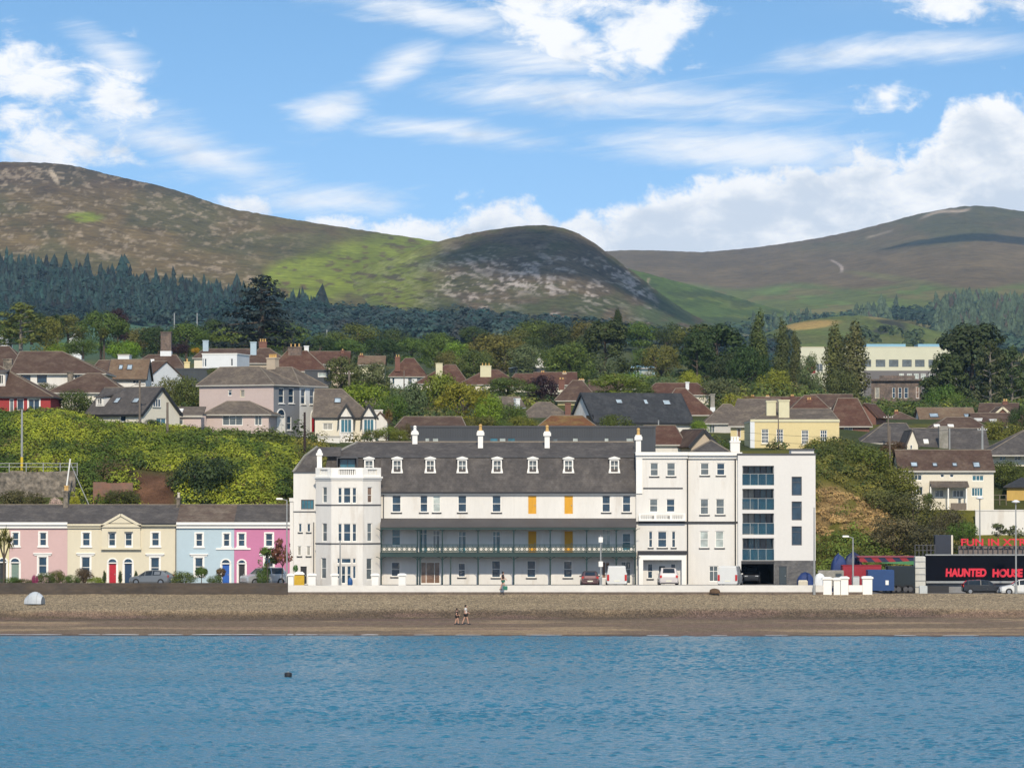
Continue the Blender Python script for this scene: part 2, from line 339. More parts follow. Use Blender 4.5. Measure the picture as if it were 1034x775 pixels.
def glass_mat(name, base, rough=.06):
    M = bpy.data.materials.new(name); M.use_nodes = True; n = NT(M.node_tree)
    o = n.node('ShaderNodeOutputMaterial'); P = n.node('ShaderNodeBsdfPrincipled'); n.t.links.new(P.outputs[0], o.inputs[0])
    co = n.node('ShaderNodeTexCoord').outputs['Object']
    v = n.node('ShaderNodeVectorMath', operation='SCALE'); v.inputs[0].default_value = base; n.put(v.inputs['Scale'], n.m('MULTIPLY_ADD', n.noise(co, .9, 3, .6), 2.2, .05))
    n.t.links.new(v.outputs[0], P.inputs['Base Color']); P.inputs['Roughness'].default_value = rough; P.inputs['IOR'].default_value = 1.5
    bn = n.node('ShaderNodeBump'); bn.inputs['Distance'].default_value = .02; n.put(bn.inputs['Height'], n.noise(co, .8, 2)); n.t.links.new(bn.outputs[0], P.inputs['Normal'])
    return M
G = dict(dark=glass_mat('glass_dark', (.02, .045, .075)), pale=glass_mat('glass_blind', (.34, .38, .36), .12), brown=glass_mat('glass_brown', (.16, .1, .07)),
         teal=glass_mat('glass_teal', (.03, .11, .15), .05), grey=glass_mat('glass_grey', (.10, .12, .13), .1), curtain=glass_mat('glass_curtain', (.28, .27, .24), .2))
WHITE = mat('render_white', (.67, .645, .60), .85, .10, .35, .05, 3, (1, 1, .22), alt=(.59, .55, .495), altlo=.60, altw=.07)
WHITE2 = mat('render_white_clean', (.64, .62, .59), .85, .04, .2, .03, 3)
COLDW = mat('render_cold_white', (.66, .68, .69), .85, .06, .3, .04, 3)
PAINT = mat('paint_white', (.78, .76, .71), .5, .04, .6, .03, 4)
BLACK = mat('paint_black', (.018, .018, .02), .5, .2, .6, .2, 4)
DGREEN = mat('paint_dark_green', (.012, .035, .032), .5, .25, .6, .2, 4)
DGREY = mat('paint_dark_grey', (.06, .06, .065), .6, .2, .5, .15, 4)
MGREY = mat('grey_metal', (.27, .28, .28), .5, .15, .6, .1, 5)
CONC = mat('concrete', (.30, .28, .25), .9, .2, .4, .15, 5, alt=(.2, .19, .16))
STONE = mat('stone_rubble', (.22, .185, .145), .95, .3, .8, .8, 2.2, bump=.08, bscale=3, alt=(.12, .105, .085))
BRICK = mat('brick', (.17, .08, .058), .9, .2, .5, .3, 7)
SLATE = roof_mat('slate', (.080, .073, .070), (.115, .103, .095))
SLATE_D = roof_mat('slate_dark', (.042, .045, .05), (.06, .062, .066))
SLATE_B = roof_mat('slate_weathered_brown', (.115, .085, .068), (.17, .135, .105), 3.0)
TILE_B = roof_mat('tile_brown', (.085, .055, .043), (.125, .088, .066), 3.4)
TILE_R = roof_mat('tile_red_brown', (.092, .048, .036), (.13, .078, .056), 3.4)
TILE_T = roof_mat('tile_tan', (.155, .105, .07), (.20, .145, .095), 3.4)
TILE_G = roof_mat('tile_grey_brown', (.115, .095, .08), (.17, .14, .11), 3.4)
RIDGE = mat('ridge_tile', (.20, .165, .125), .9, .25, 1.0, .2, 6)
POT = mat('chimney_pot', (.52, .33, .12), .85, .2, 2, .1, 6)
POTW = mat('chimney_pot_pale', (.56, .50, .40), .85, .2, 2, .1, 6)
BARK = mat('bark', (.085, .065, .048), .95, .3, 2, .3, 9, (1, 1, .25))
BARK_G = mat('bark_grey', (.20, .175, .14), .95, .3, 2, .3, 9, (1, 1, .25))
WOOD = mat('pole_wood', (.16, .13, .105), .9, .25, 2, .2, 8, (1, 1, .2))
WOOD_D = mat('pole_wood_dark', (.03, .018, .018), .9, .2, 2, .2, 8, (1, 1, .2))
LEAF = leaf_mat('leaf'); LEAF_T = leaf_mat('leaf_by_mesh', True)
# ------------------------------------------------------------------ the setting: sea, beach, ground, hills, woods, air
def water_mat():
    M = bpy.data.materials.new('sea_water'); M.use_nodes = True; n = NT(M.node_tree)
    o = n.node('ShaderNodeOutputMaterial'); P = n.node('ShaderNodeBsdfPrincipled'); n.t.links.new(P.outputs[0], o.inputs[0])
    co = n.node('ShaderNodeTexCoord').outputs['Object']
    P.inputs['Base Color'].default_value = (.028, .150, .235, 1); P.inputs['Roughness'].default_value = .16; P.inputs['IOR'].default_value = 1.333
    h = n.m('ADD', n.m('MULTIPLY', n.noise(n.vscale(co, (.6, .8, 1)), 1.3, 4, .6, .4), .30), n.m('MULTIPLY', n.noise(n.vscale(co, (.8, 1.0, 1)), 4.0, 3, .6), .15))
    gust = n.sstep(n.noise(n.vscale(co, (.25, 1, 1)), .035, 4, .6), .3, .7)
    h = n.m('MULTIPLY', h, n.m('MULTIPLY_ADD', gust, .7, .55))
    bn = n.node('ShaderNodeBump'); bn.inputs['Distance'].default_value = 1.0; n.put(bn.inputs['Height'], h); n.t.links.new(bn.outputs[0], P.inputs['Normal'])
    return M
def shore(x):      # Y of the water's edge
    return 340.5 + (fbm(np.asarray(x) / 14 + 9, np.asarray(x) * 0, 5, 3) - .5) * 2.2 - np.asarray(x) * .02
def sea():      # one sheet; where the eye can follow single ripples they are real wavelets
    us = np.arange(-420, 1460, 1.7); ys = np.concatenate([np.arange(172, 352, .22), [352.0]]); U, Y = np.meshgrid(us, ys); X = (U - CX) / F * Y
    rs = np.random.RandomState(2); Z = 0 * X
    gust = .45 + 1.3 * fbm(X / 30, Y / 10, 80, 4) ** 1.5
    for k in range(34):
        L = .5 * (1.7 / .5) ** rs.rand(); a = R(90) + rs.normal() * .75; kx, ky = math.cos(a) * 2 * math.pi / L, math.sin(a) * 2 * math.pi / L
        w_ = np.sin(kx * X + ky * Y + rs.rand() * 6.28 + 1.5 * fbm(X / (L * 5), Y / (L * 5), 90 + k, 2)); Z += .0088 * L * (w_ + .25 * w_ * w_)
    fade = sst(U, -420, -330) * sst(U, 1458, 1370) * sst(Y, 172, 178) * sst(Y, 351.5, 346); Z = Z * gust * fade * (.35 + .65 * sst(Y, 344, 325))
    nx, ny = len(us), len(ys); i = np.arange(nx * ny).reshape(ny, nx); f = np.stack([i[:-1, :-1], i[:-1, 1:], i[1:, 1:], i[1:, :-1]], -1).reshape(-1, 4); V = np.stack([X, Y, Z], -1).reshape(-1, 3)
    o = len(V); xa, xb, xc, xd = X[0, 0], X[0, -1], X[-1, 0], X[-1, -1]
    ex = np.array([(-2400, -300, 0), (2400, -300, 0), (2400, 172, 0), (2400, 352, 0), (-2400, 352, 0), (-2400, 172, 0), (xa, 172, 0), (xb, 172, 0), (xc, 352, 0), (xd, 352, 0)])
    V = np.concatenate([V, ex]); f = np.concatenate([f, np.array([(o, o + 1, o + 2, o + 5), (o + 5, o + 6, o + 8, o + 4), (o + 7, o + 2, o + 3, o + 9)])])
    return tag(link('sea', np_mesh('sea', V, f, water_mat(), smooth=True)), kind='structure')
sea()

# beach: shingle crest, a darker step, wet sand with pale bars, running under the water
def beach():
    xs = np.concatenate([np.linspace(-400, -60, 20)[:-1], np.arange(-60, 60, .4), np.linspace(60, 400, 20)]); ys = np.concatenate([np.arange(330, 376, .35)])
    X, Y = np.meshgrid(xs, ys)
    edge = shore(X); wig = (fbm(X / 7, Y / 5, 12, 3) - .5)
    step = 357.5 + wig * 2.5 + np.clip(X, -60, 60) * .012
    Z = np.where(Y < step, (Y - edge) * .055 + .0, 0)
    zs = (step - edge) * .055
    Z = np.where(Y >= step, zs + sst(Y, step, step + 2.2) * .62 + np.clip((Y - step) / (374 - step), 0, 1) * (2.62 - .62 - zs), Z)
    Z = Z + (fbm(X / 2.2, Y / 1.5, 8, 4) - .5) * np.where(Y > step, .16, .05)
    shingle = sst(Y, step + 1.2, step + 2.6)
    bars = sst(fbm(X / 16, Y / 2.1, 21, 4) + .05 * np.sin(Y), .50, .62)
    wet = sst(Y, edge + 2.6, edge + .2)
    darkband = sst(Y, step - 2.6, step - .6) * (1 - shingle)
    def col(c): return np.array(c)[None, None, :]
    C = col((.195, .14, .092)) * (1 - bars[..., None]) + col((.33, .235, .14)) * bars[..., None]
    C = C * (1 - .38 * darkband[..., None]); C = C * (1 - wet[..., None]) + col((.085, .06, .055)) * wet[..., None]
    pink = sst(fbm(X / 9 + 40, Y / 1.6, 31, 3), .55, .66)[..., None] * (1 - shingle[..., None]); C = C * (1 - .5 * pink) + col((.2, .125, .1)) * .5 * pink
    sh = col((.30, .228, .14)) * (.86 + .3 * fbm(X / 12, Y / 3, 44, 3)[..., None])
    C = C * (1 - shingle[..., None]) + sh * shingle[..., None]
    nx, ny = len(xs), len(ys); i = np.arange(nx * ny).reshape(ny, nx)
    f = np.stack([i[:-1, :-1], i[:-1, 1:], i[1:, 1:], i[1:, :-1]], -1).reshape(-1, 4)
    M = bpy.data.materials.new('beach_sand'); M.use_nodes = True; n = NT(M.node_tree)
    o = n.node('ShaderNodeOutputMaterial'); P = n.node('ShaderNodeBsdfPrincipled'); n.t.links.new(P.outputs[0], o.inputs[0])
    c = n.node('ShaderNodeAttribute', attribute_name='tint').outputs['Color']; co = n.node('ShaderNodeTexCoord').outputs['Object']; y = n.sep(co)[1]
    vo = n.node('ShaderNodeTexVoronoi'); n.put(vo.inputs['Vector'], n.vscale(co, (1, .42, 1))); vo.inputs['Scale'].default_value = 10.5
    peb = n.sep(vo.outputs['Color'])[0]
    w = n.sstep(y, 356, 360)
    k = n.m('ADD', n.m('MULTIPLY', n.m('SUBTRACT', n.m('POWER', peb, 1.6), .38), n.m('MULTIPLY_ADD', w, .85, .25)), n.m('MULTIPLY_ADD', n.m('SUBTRACT', n.noise(n.vscale(co, (.8, .6, 1)), 2.2, 5, .75), .5), 1.5, 1.0))
    v = n.node('ShaderNodeVectorMath', operation='SCALE'); n.put(v.inputs[0], c); n.put(v.inputs['Scale'], n.m('MAXIMUM', k, .15)); n.t.links.new(v.outputs[0], P.inputs['Base Color'])
    P.inputs['Roughness'].default_value = .9; P.inputs['Specular IOR Level'].default_value = .2
    bn = n.node('ShaderNodeBump'); bn.inputs['Distance'].default_value = .12; n.put(bn.inputs['Height'], n.m('SUBTRACT', 1.0, vo.outputs['Distance'])); n.t.links.new(bn.outputs[0], P.inputs['Normal'])
    me = np_mesh('beach', np.stack([X, Y, Z], -1).reshape(-1, 3), f, M, C.reshape(-1, 3), True)
    return tag(link('beach', me), kind='structure')
beach()
def beach_z(x, y): 
    e = float(shore(x)); return (y - e) * .055 if y < 357 else 1.0 + .62 * min(1, (y - 357.5) / 2.2) + max(0, (y - 357.5)) / 16.5 * 1.05
# thin broken line of foam where the water meets the sand
mb = MB(); rng = random.Random(4)
x = -62.0
while x < 62:
    l = rng.uniform(.5, 3.2)
    if rng.random() < (.85 if x < -12 else .3):
        e = float(shore(x)) - .1; w_ = rng.uniform(.10, .42) * (1.2 if x < -10 else .6); pts = []
        for k in range(7): pts.append((x + l * k / 6, float(shore(x + l * k / 6)) - .25 - rng.random() * .15 + .0, .12))
        for k in range(6, -1, -1): pts.append((x + l * k / 6, float(shore(x + l * k / 6)) - .25 + w_ * math.sin(math.pi * (k + .5) / 7) * 1.4, .13))
        mb.poly(pts)
    x += l * rng.uniform(.8, 1.3)
tag(mb.build('foam', mat('sea_foam', (.72, .73, .74), .9, .1, 1, .2, 5)), kind='stuff')

GREEN = np.array((.050, .060, .018))
def ground_mesh():
    us = np.concatenate([np.linspace(-2500, -60, 26)[:-1], np.arange(-60, 1100, 6), np.linspace(1100, 3400, 26)])
    ys = np.concatenate([[374.0, 380, 387, 390, 394], np.arange(396, 460, 1.6), np.arange(460, 620, 8), np.linspace(620, 1200, 24), np.linspace(1240, 3000, 40), np.linspace(3200, 7800, 18)])
    U, Y = np.meshgrid(us, ys); X = (U - CX) / F * Y
    Z = ground(X.ravel(), Y.ravel()).reshape(X.shape) - .02
    n1 = fbm(X / 6, Y / 6, 61, 5)[..., None]; n2 = fbm(X / 25, Y / 18, 62, 4)[..., None]
    C = GREEN * (.75 + .5 * n1) + np.array((.05, .035, 0)) * sst(n2, .5, .7)
    C = np.where((Y < 395)[..., None], np.array((.13, .125, .12)) + 0 * C, C)                         # promenade, road and yards
    far = sst(Y, 1500, 1900)[..., None]; C = C * (1 - far) + (np.array((.055, .068, .022)) + np.array((.012, .055, .045)) * sst(U, 260, 200)[..., None]) * far * (.9 + .2 * n2)
    # bare earth behind the cream pair, dry grass on the bank beyond the flats
    e = (sst(U, 128, 140) * sst(U, 182, 172) * sst(Y, 397, 399) * sst(Y, 409, 405))[..., None]; C = C * (1 - e) + np.array((.095, .05, .03)) * e * (.25 + 1.5 * fbm(X / 2.5, Y / .9, 66, 4)[..., None])
    d = (sst(U, 815, 830) * sst(U, 905, 880) * sst(Y, 406, 410) * sst(Y, 422, 417))[..., None] * sst(fbm(X / 3, Y / 3, 77, 3), .28, .45)[..., None]
    C = C * (1 - d) + np.array((.25, .165, .07)) * d * (.7 + .6 * n1)
    nx, ny = len(us), len(ys); i = np.arange(nx * ny).reshape(ny, nx)
    f = np.stack([i[:-1, :-1], i[:-1, 1:], i[1:, 1:], i[1:, :-1]], -1).reshape(-1, 4)
    me = np_mesh('ground', np.stack([X, Y, Z], -1).reshape(-1, 3), f, tint_mat('ground_cover', .25, .3, bump=.12), C.reshape(-1, 3), True)
    return tag(link('ground', me), kind='structure')
ground_mesh()

HILLS = {}
def hill(name, ridge, base, Y0, Yr, u0, u1, colour, gam=.9, amp=3.0, du=1.6, nt=110, scale=.004, detail=.32, bump=6, seed=1, ns=60):
    us = np.arange(u0, u1 + du, du); ts = np.concatenate([np.linspace(0, 1, nt), [1.03, 1.1, 1.25]])
    U, T = np.meshgrid(us, ts); Y = Y0 + (Yr - Y0) * T
    rr = np.array([lerp_tab(ridge, a) for a in us])[None, :]; rb = np.array([lerp_tab(base, a) for a in us])[None, :]
    k = 9; pad = np.pad(rr[0], k, mode='edge'); rr = np.convolve(pad, np.ones(2 * k + 1) / (2 * k + 1), 'valid')[None, :]
    tt = np.clip(T, 0, 1); X = (U - CX) / F * Y
    nz = fbm(X / ns, Y / ns / 2.2, seed, 5) - .5
    ROW = rb + (rr - rb) * tt ** gam + nz * amp * 1.6 * np.clip(4 * tt * (1.04 - tt), .1, 1) + (fbm(U / 5, U * 0, seed + 3, 3) - .5) * 1.2 * tt
    Z = HC + (HZ - ROW) * Y / F
    Z = Z - np.clip(T - 1, 0, 1) * (Yr - Y0) * .45
    C = colour(U, ROW, T, X, Y)
    nx, ny = len(us), len(ts); i = np.arange(nx * ny).reshape(ny, nx)
    f = np.stack([i[:-1, :-1], i[:-1, 1:], i[1:, 1:], i[1:, :-1]], -1).reshape(-1, 4)
    me = np_mesh(name, np.stack([X, Y, Z], -1).reshape(-1, 3), f, tint_mat(name + '_cover', scale, detail, bump=bump), C.reshape(-1, 3), True)
    HILLS[name] = (ridge, base, Y0, Yr, gam)
    return tag(link(name, me), kind='structure')
def hill_at(name, u, t):
    ridge, base, Y0, Yr, gam = HILLS[name]; Y = Y0 + (Yr - Y0) * t; r_ = lerp_tab(base, u) + (lerp_tab(ridge, u) - lerp_tab(base, u)) * t ** gam
    return Vector(((u - CX) / F * Y, Y, HC + (HZ - r_) * Y / F))
def blobm(U, V, cx, cy, a, b, rot=0, soft=.35):
    c, s = math.cos(R(rot)), math.sin(R(rot)); p = ((U - cx) * c + (V - cy) * s) / a; q = ((V - cy) * c - (U - cx) * s) / b
    return sst(1 - np.sqrt(p * p + q * q), -soft, soft)
def A(*c): return np.array(c)
def over(C, m, c): return C * (1 - m[..., None]) + np.asarray(c) * m[..., None]

def c_heath(U, V, T, X, Y):
    n1 = fbm(U / 22, V / 8, 5, 5); n2 = fbm(U / 9, V / 3.0, 6, 5); n3 = fbm(U / 50, V / 22, 7, 4)
    C = A(.145, .100, .040) * (.5 + 1.0 * n1)[..., None]
    C = over(C, sst(n3, .42, .66) * .75, A(.088, .080, .030)); C = over(C, sst(V, 205, 180) * .5, A(.055, .035, .03))
    olive = sst(U, 150, 420) * sst(n1, .3, .6); C = over(C, olive * .75, A(.10, .098, .03))
    rock = np.clip(blobm(U, V, 110, 205, 180, 42, 12) * .9 + blobm(U, V, 0, 225, 50, 55) + blobm(U, V, 190, 272, 150, 18, 13) * .9, 0, 1) * sst(.55 * n2 + .45 * fbm(U / 3.6 + n1 * 5, V / 2.2 + n1 * 4, 8, 4), .55, .62)
    C = over(C, rock * .62, A(.34, .26, .17) * (.7 + .6 * fbm(U / 2.5, V / 2.5, 9, 2))[..., None])
    g = np.clip(blobm(U, V, 365, 268, 95, 26, -14) + blobm(U, V, 300, 285, 35, 22) + blobm(U, V, 420, 252, 50, 10, -8) * .7 + blobm(U, V, 85, 219, 18, 5) + blobm(U, V, 110, 300, 40, 6) * 0, 0, 1) * sst(n2 + .25 * n1, .38, .56)
    C = over(C, g, A(.185, .215, .024) * (.6 + .8 * n1)[..., None])
    scar = blobm(U, V, 54, 178, 9, 2.6, 60, .25); C = over(C, scar * .9, A(.42, .33, .22))
    fld = sst(V, 312, 318) * sst(U, 250, 180); C = over(C, fld, A(.06, .13, .08))
    return C
hill('heath_hill', [(-1500, 330), (-1000, 285), (-700, 250), (-400, 200), (-200, 175), (0, 163), (55, 164), (80, 168), (110, 176), (170, 189), (230, 210), (300, 222), (380, 234), (440, 243), (520, 256), (640, 300)],
     [(-1500, 340), (240, 336), (700, 336)], 2300, 4200, -1450, 620, c_heath, .92, 4.0, seed=11, ns=170, bump=7)
def c_rock(U, V, T, X, Y):
    n1 = fbm(U / 16, V / 7, 15, 5); n2 = fbm((U + V * .9) / 11, (V - U * .15) / 2.6, 16, 5); n3 = fbm(U / 40, V / 16, 17, 4); n4 = fbm(U / 3.2, V / 9, 19, 4)
    C = A(.105, .078, .044) * (.5 + 1.0 * n1)[..., None]
    C = over(C, sst(n3, .45, .62) * .7, A(.075, .075, .026))
    w1 = fbm(U / 24, V / 14, 18, 3); n5 = fbm(U / 5.5 + w1 * 6, (V - U * .12) / 2.6 + w1 * 5, 14, 5); rocks = sst(.5 * n5 + .5 * n2, .525, .59) * sst(V, 236, 275) * sst(w1, .34, .56); C = over(C, rocks * .75, A(.36, .30, .245) * (.6 + .8 * n5)[..., None])
    scree = (blobm(U, V, 535, 284, 50, 9, 6) + blobm(U, V, 640, 290, 40, 8, 40)) * sst(.5 * n4 + .5 * n5, .5, .58); C = over(C, np.clip(scree, 0, 1) * .7, A(.42, .36, .31))
    left = sst(U, 470, 400) * sst(n2 + n1 * .4, .50, .68); C = over(C, left * .85, A(.16, .185, .024))
    g = np.clip(blobm(U, V, 690, 320, 60, 30, 20), 0, 1) * sst(n1, .35, .55); C = over(C, g * .8, A(.055, .085, .028))
    lowg = sst(V, 290, 312) * sst(n3, .4, .55); C = over(C, lowg * .55, A(.06, .075, .028))
    return C
hill('rocky_hill', [(200, 330), (280, 305), (330, 291), (372, 268), (410, 254), (440, 244), (480, 234), (515, 229), (545, 226), (572, 230), (592, 239), (612, 254), (636, 272), (662, 292), (690, 312), (720, 328), (790, 345)],
     [(200, 350), (800, 350)], 2350, 3300, 215, 790, c_rock, .8, 5.0, seed=21, ns=90, bump=7, detail=.4, scale=.006)
def c_spur(U, V, T, X, Y):
    n1 = fbm(U / 14, V / 6, 25, 5); n3 = fbm(U / 30, V / 9, 27, 4)
    C = A(.075, .110, .024) * (.7 + .6 * n1)[..., None]
    C = over(C, blobm(U, V, 745, 313, 55, 8, 14) * sst(n3, .35, .6), A(.125, .15, .03)); C = over(C, sst(n3, .52, .66) * .5, A(.035, .045, .022))
    path = sst(np.abs((U - 655) - (V - 283) * .55 + 4 * np.sin(V / 5)), 1.8, .6) * sst(V, 279, 282) * sst(V, 300, 294); C = over(C, path * .8, A(.30, .23, .15))
    return C
hill('green_spur', [(540, 262), (610, 266), (640, 272), (680, 283), (720, 293), (760, 305), (800, 316), (850, 332), (900, 350)], [(540, 352), (900, 356)], 3000, 4100, 560, 890, c_spur, .85, 2.5, seed=31, ns=110, bump=5)
def c_far(U, V, T, X, Y):
    n1 = fbm(U / 26, V / 7, 35, 5); n2 = fbm(U / 10, V / 3, 36, 5); n3 = fbm(U / 60, V / 12, 37, 4)
    C = A(.142, .102, .050) * (.75 + .5 * n1)[..., None]
    C = over(C, sst(V, 262, 236) * sst(n3, .3, .6) * .85, A(.088, .084, .034)); C = over(C, sst(U, 800, 960) * sst(V, 250, 222) * .7 * sst(n1, .3, .6), A(.086, .082, .032))
    path = sst(np.abs(V - (208 + (985 - U) * .21 + 2 * np.sin(U / 9))), 2.0, .8) * sst(U, 925, 940) * sst(U, 984, 975) * .9; C = over(C, path, A(.40, .31, .22))
    p2 = sst(np.abs((U - 846) - (V - 268) * .8 - 3 * np.sin(V / 3)), 2.6, .8) * sst(V, 261, 263) * sst(V, 276, 273) * .8; C = over(C, p2, A(.40, .32, .26))
    p3 = sst(np.abs(V - (240 - (U - 875) * .28)), 1.6, .5) * sst(U, 872, 878) * sst(U, 905, 898) * .5; C = over(C, p3, A(.35, .28, .2))
    fields = sst(V, 286 + 3 * np.sin(U / 19), 293 + 3 * np.sin(U / 19)); gcol = A(.125, .165, .040)[None, None, :] * (.75 + .5 * n2)[..., None]
    C = over(C, fields, 0) + gcol * fields[..., None]
    C = over(C, fields * sst(n3, .46, .52) * .7, A(.115, .125, .035)); C = over(C, fields * sst(fbm(U / 34, V / 5, 39, 3), .52, .56) * .85, A(.16, .135, .05))
    C = over(C, blobm(U, V, 905, 281, 50, 3, 8) * .7, A(.15, .14, .05)); C = over(C, blobm(U, V, 1005, 309, 50, 5, 4) * .8, A(.24, .17, .11))
    return C
hill('far_mountain', [(300, 266), (560, 258), (612, 253), (660, 252), (705, 255), (760, 250), (830, 240), (880, 229), (930, 215), (960, 210), (972, 208), (985, 207), (1000, 208), (1034, 213), (1120, 222), (1300, 250), (1500, 290)],
     [(300, 368), (1500, 362)], 2900, 7200, 480, 1420, c_far, .72, 3.2, seed=41, ns=330, bump=12, scale=.002, detail=.26)
def c_field(U, V, T, X, Y):
    n1 = fbm(U / 12, V / 5, 45, 5); n3 = fbm(U / 26, V / 7, 47, 4)
    C = A(.110, .135, .034) * (.7 + .6 * n1)[..., None]
    C = over(C, sst(n3, .5, .62) * .5, A(.13, .125, .045)); C = over(C, blobm(U, V, 818, 328, 28, 4, -6), A(.36, .24, .075))
    C = over(C, sst(np.abs(V - (319 + np.abs(U - 868) * .10)), 2.6, .9) * sst(U, 868, 885) * .75, A(.26, .20, .085)); C = over(C, blobm(U, V, 895, 330, 22, 8) * sst(n1, .4, .6), A(.045, .045, .03))
    return C
hill('field_hill', [(740, 348), (780, 334), (800, 326), (830, 321), (860, 318), (890, 320), (920, 327), (950, 335), (975, 342), (1010, 352)], [(740, 368), (1010, 368)], 2000, 2600, 745, 1005, c_field, .8, 1.2, seed=51, ns=60, bump=2, scale=.01)

# woods too far off to count
def conifer_np(rng, base, h, w, V, Fc, T, tint):
    z0 = 0.06; tiers = 4
    for k in range(tiers):
        a = z0 + (1 - z0) * k / tiers * .92; b = min(1.0, a + (1 - z0) / tiers * 1.75); r = w * .5 * (1 - a) ** .8 * rng.uniform(.85, 1.15); m = 6; i = len(V)
        V.append((base[0] + rng.uniform(-.1, .1) * w, base[1], base[2] + b * h)); T.append(tint)
        ph = rng.random() * 6
        for q in range(m):
            g = rng.uniform(.7, 1.2); V.append((base[0] + r * g * math.cos(ph + q * 6.283 / m), base[1] + r * g * math.sin(ph + q * 6.283 / m), base[2] + a * h - rng.random() * .05 * h)); T.append(tint)
        for q in range(m): Fc.append((i, i + 1 + q, i + 1 + (q + 1) % m))
def leafy_np(rs, base, rx, h, n, size, V, Fc, T, tint, flat=.55):
    "a dome of small leaf-bunch faces"
    d = rs.normal(size=(n, 3)); d /= np.linalg.norm(d, axis=1)[:, None]; d[:, 2] = np.abs(d[:, 2]) * 1.25 - .25
    lump = 1 + .25 * np.sin(d[:, 0] * 5 + rs.rand() * 6) * np.cos(d[:, 1] * 4 + rs.rand() * 6) + .12 * np.sin(d[:, 2] * 9 + rs.rand() * 6)
    r = (.72 + .28 * rs.rand(n) ** .5) * lump
    c = np.stack([base[0] + d[:, 0] * rx * r, base[1] + d[:, 1] * rx * r, base[2] + h * flat + d[:, 2] * h * (1 - flat) * r], -1)
    nrm = d * 1.1 + rs.normal(size=(n, 3)) * .24 + np.array((0, -.15, .42)); nrm /= np.linalg.norm(nrm, axis=1)[:, None]
    t = np.cross(nrm, rs.normal(size=(n, 3))); t /= np.linalg.norm(t, axis=1)[:, None] + 1e-9; b = np.cross(nrm, t)
    s = size * (.6 + .8 * rs.rand(n))[:, None]; i = len(V) if isinstance(V, list) else 0
    q = np.stack([c - t * s, c - b * s * .7, c + t * s, c + b * s * .7], 1).reshape(-1, 3)
    V.append(q); T.append(np.repeat(np.asarray(tint)[None, :] * (.88 + .24 * rs.rand(n, 1)), 4, 0))
def conifer_wood():
    rng = random.Random(3); V = []; Fc = []; T = []
    def tint(): 
        k = rng.uniform(.45, 2.1); return (.010 * k + rng.uniform(0, .008), .024 * k, .020 * k)
    for _ in range(1500):
        u = rng.uniform(-120, 330); tmax = lerp_tab([(-120, .40), (0, .355), (60, .33), (150, .275), (230, .21), (330, .10)], u); t = .035 + (tmax - .035) * rng.random() ** .8
        p = hill_at('heath_hill', u, t); p.z -= 1.0; edge = t > tmax * .9
        h = rng.uniform(9, 17) * (1.45 if edge and rng.random() < .3 else 1)
        conifer_np(rng, p, h, h * rng.uniform(.36, .75), V, Fc, T, tint())
    # plantations on the lower slopes of the far mountain
    for _ in range(2600):
        u = rng.uniform(760, 1130); t = rng.uniform(.03, .24); p = hill_at('far_mountain', u, t); r_ = row(p.z, p.y)
        n_ = float(fbm(u / 40, r_ / 5, 91, 3)[()]) if True else 0
        if u < 945 and n_ < .54: continue
        if u >= 945 and n_ < .36 : continue
        h = rng.uniform(12, 20); k = rng.uniform(.7, 1.4)
        conifer_np(rng, p, h, h * rng.uniform(.4, .8), V, Fc, T, (.050 * k, .070 * k, .038 * k) if rng.random() < .92 else (.055 * k, .045 * k, .030 * k))
    me = np_mesh('conifer_wood', V, Fc, LEAF_T, np.array(T)); tag(link('conifer_woods', me), kind='stuff')
conifer_wood()
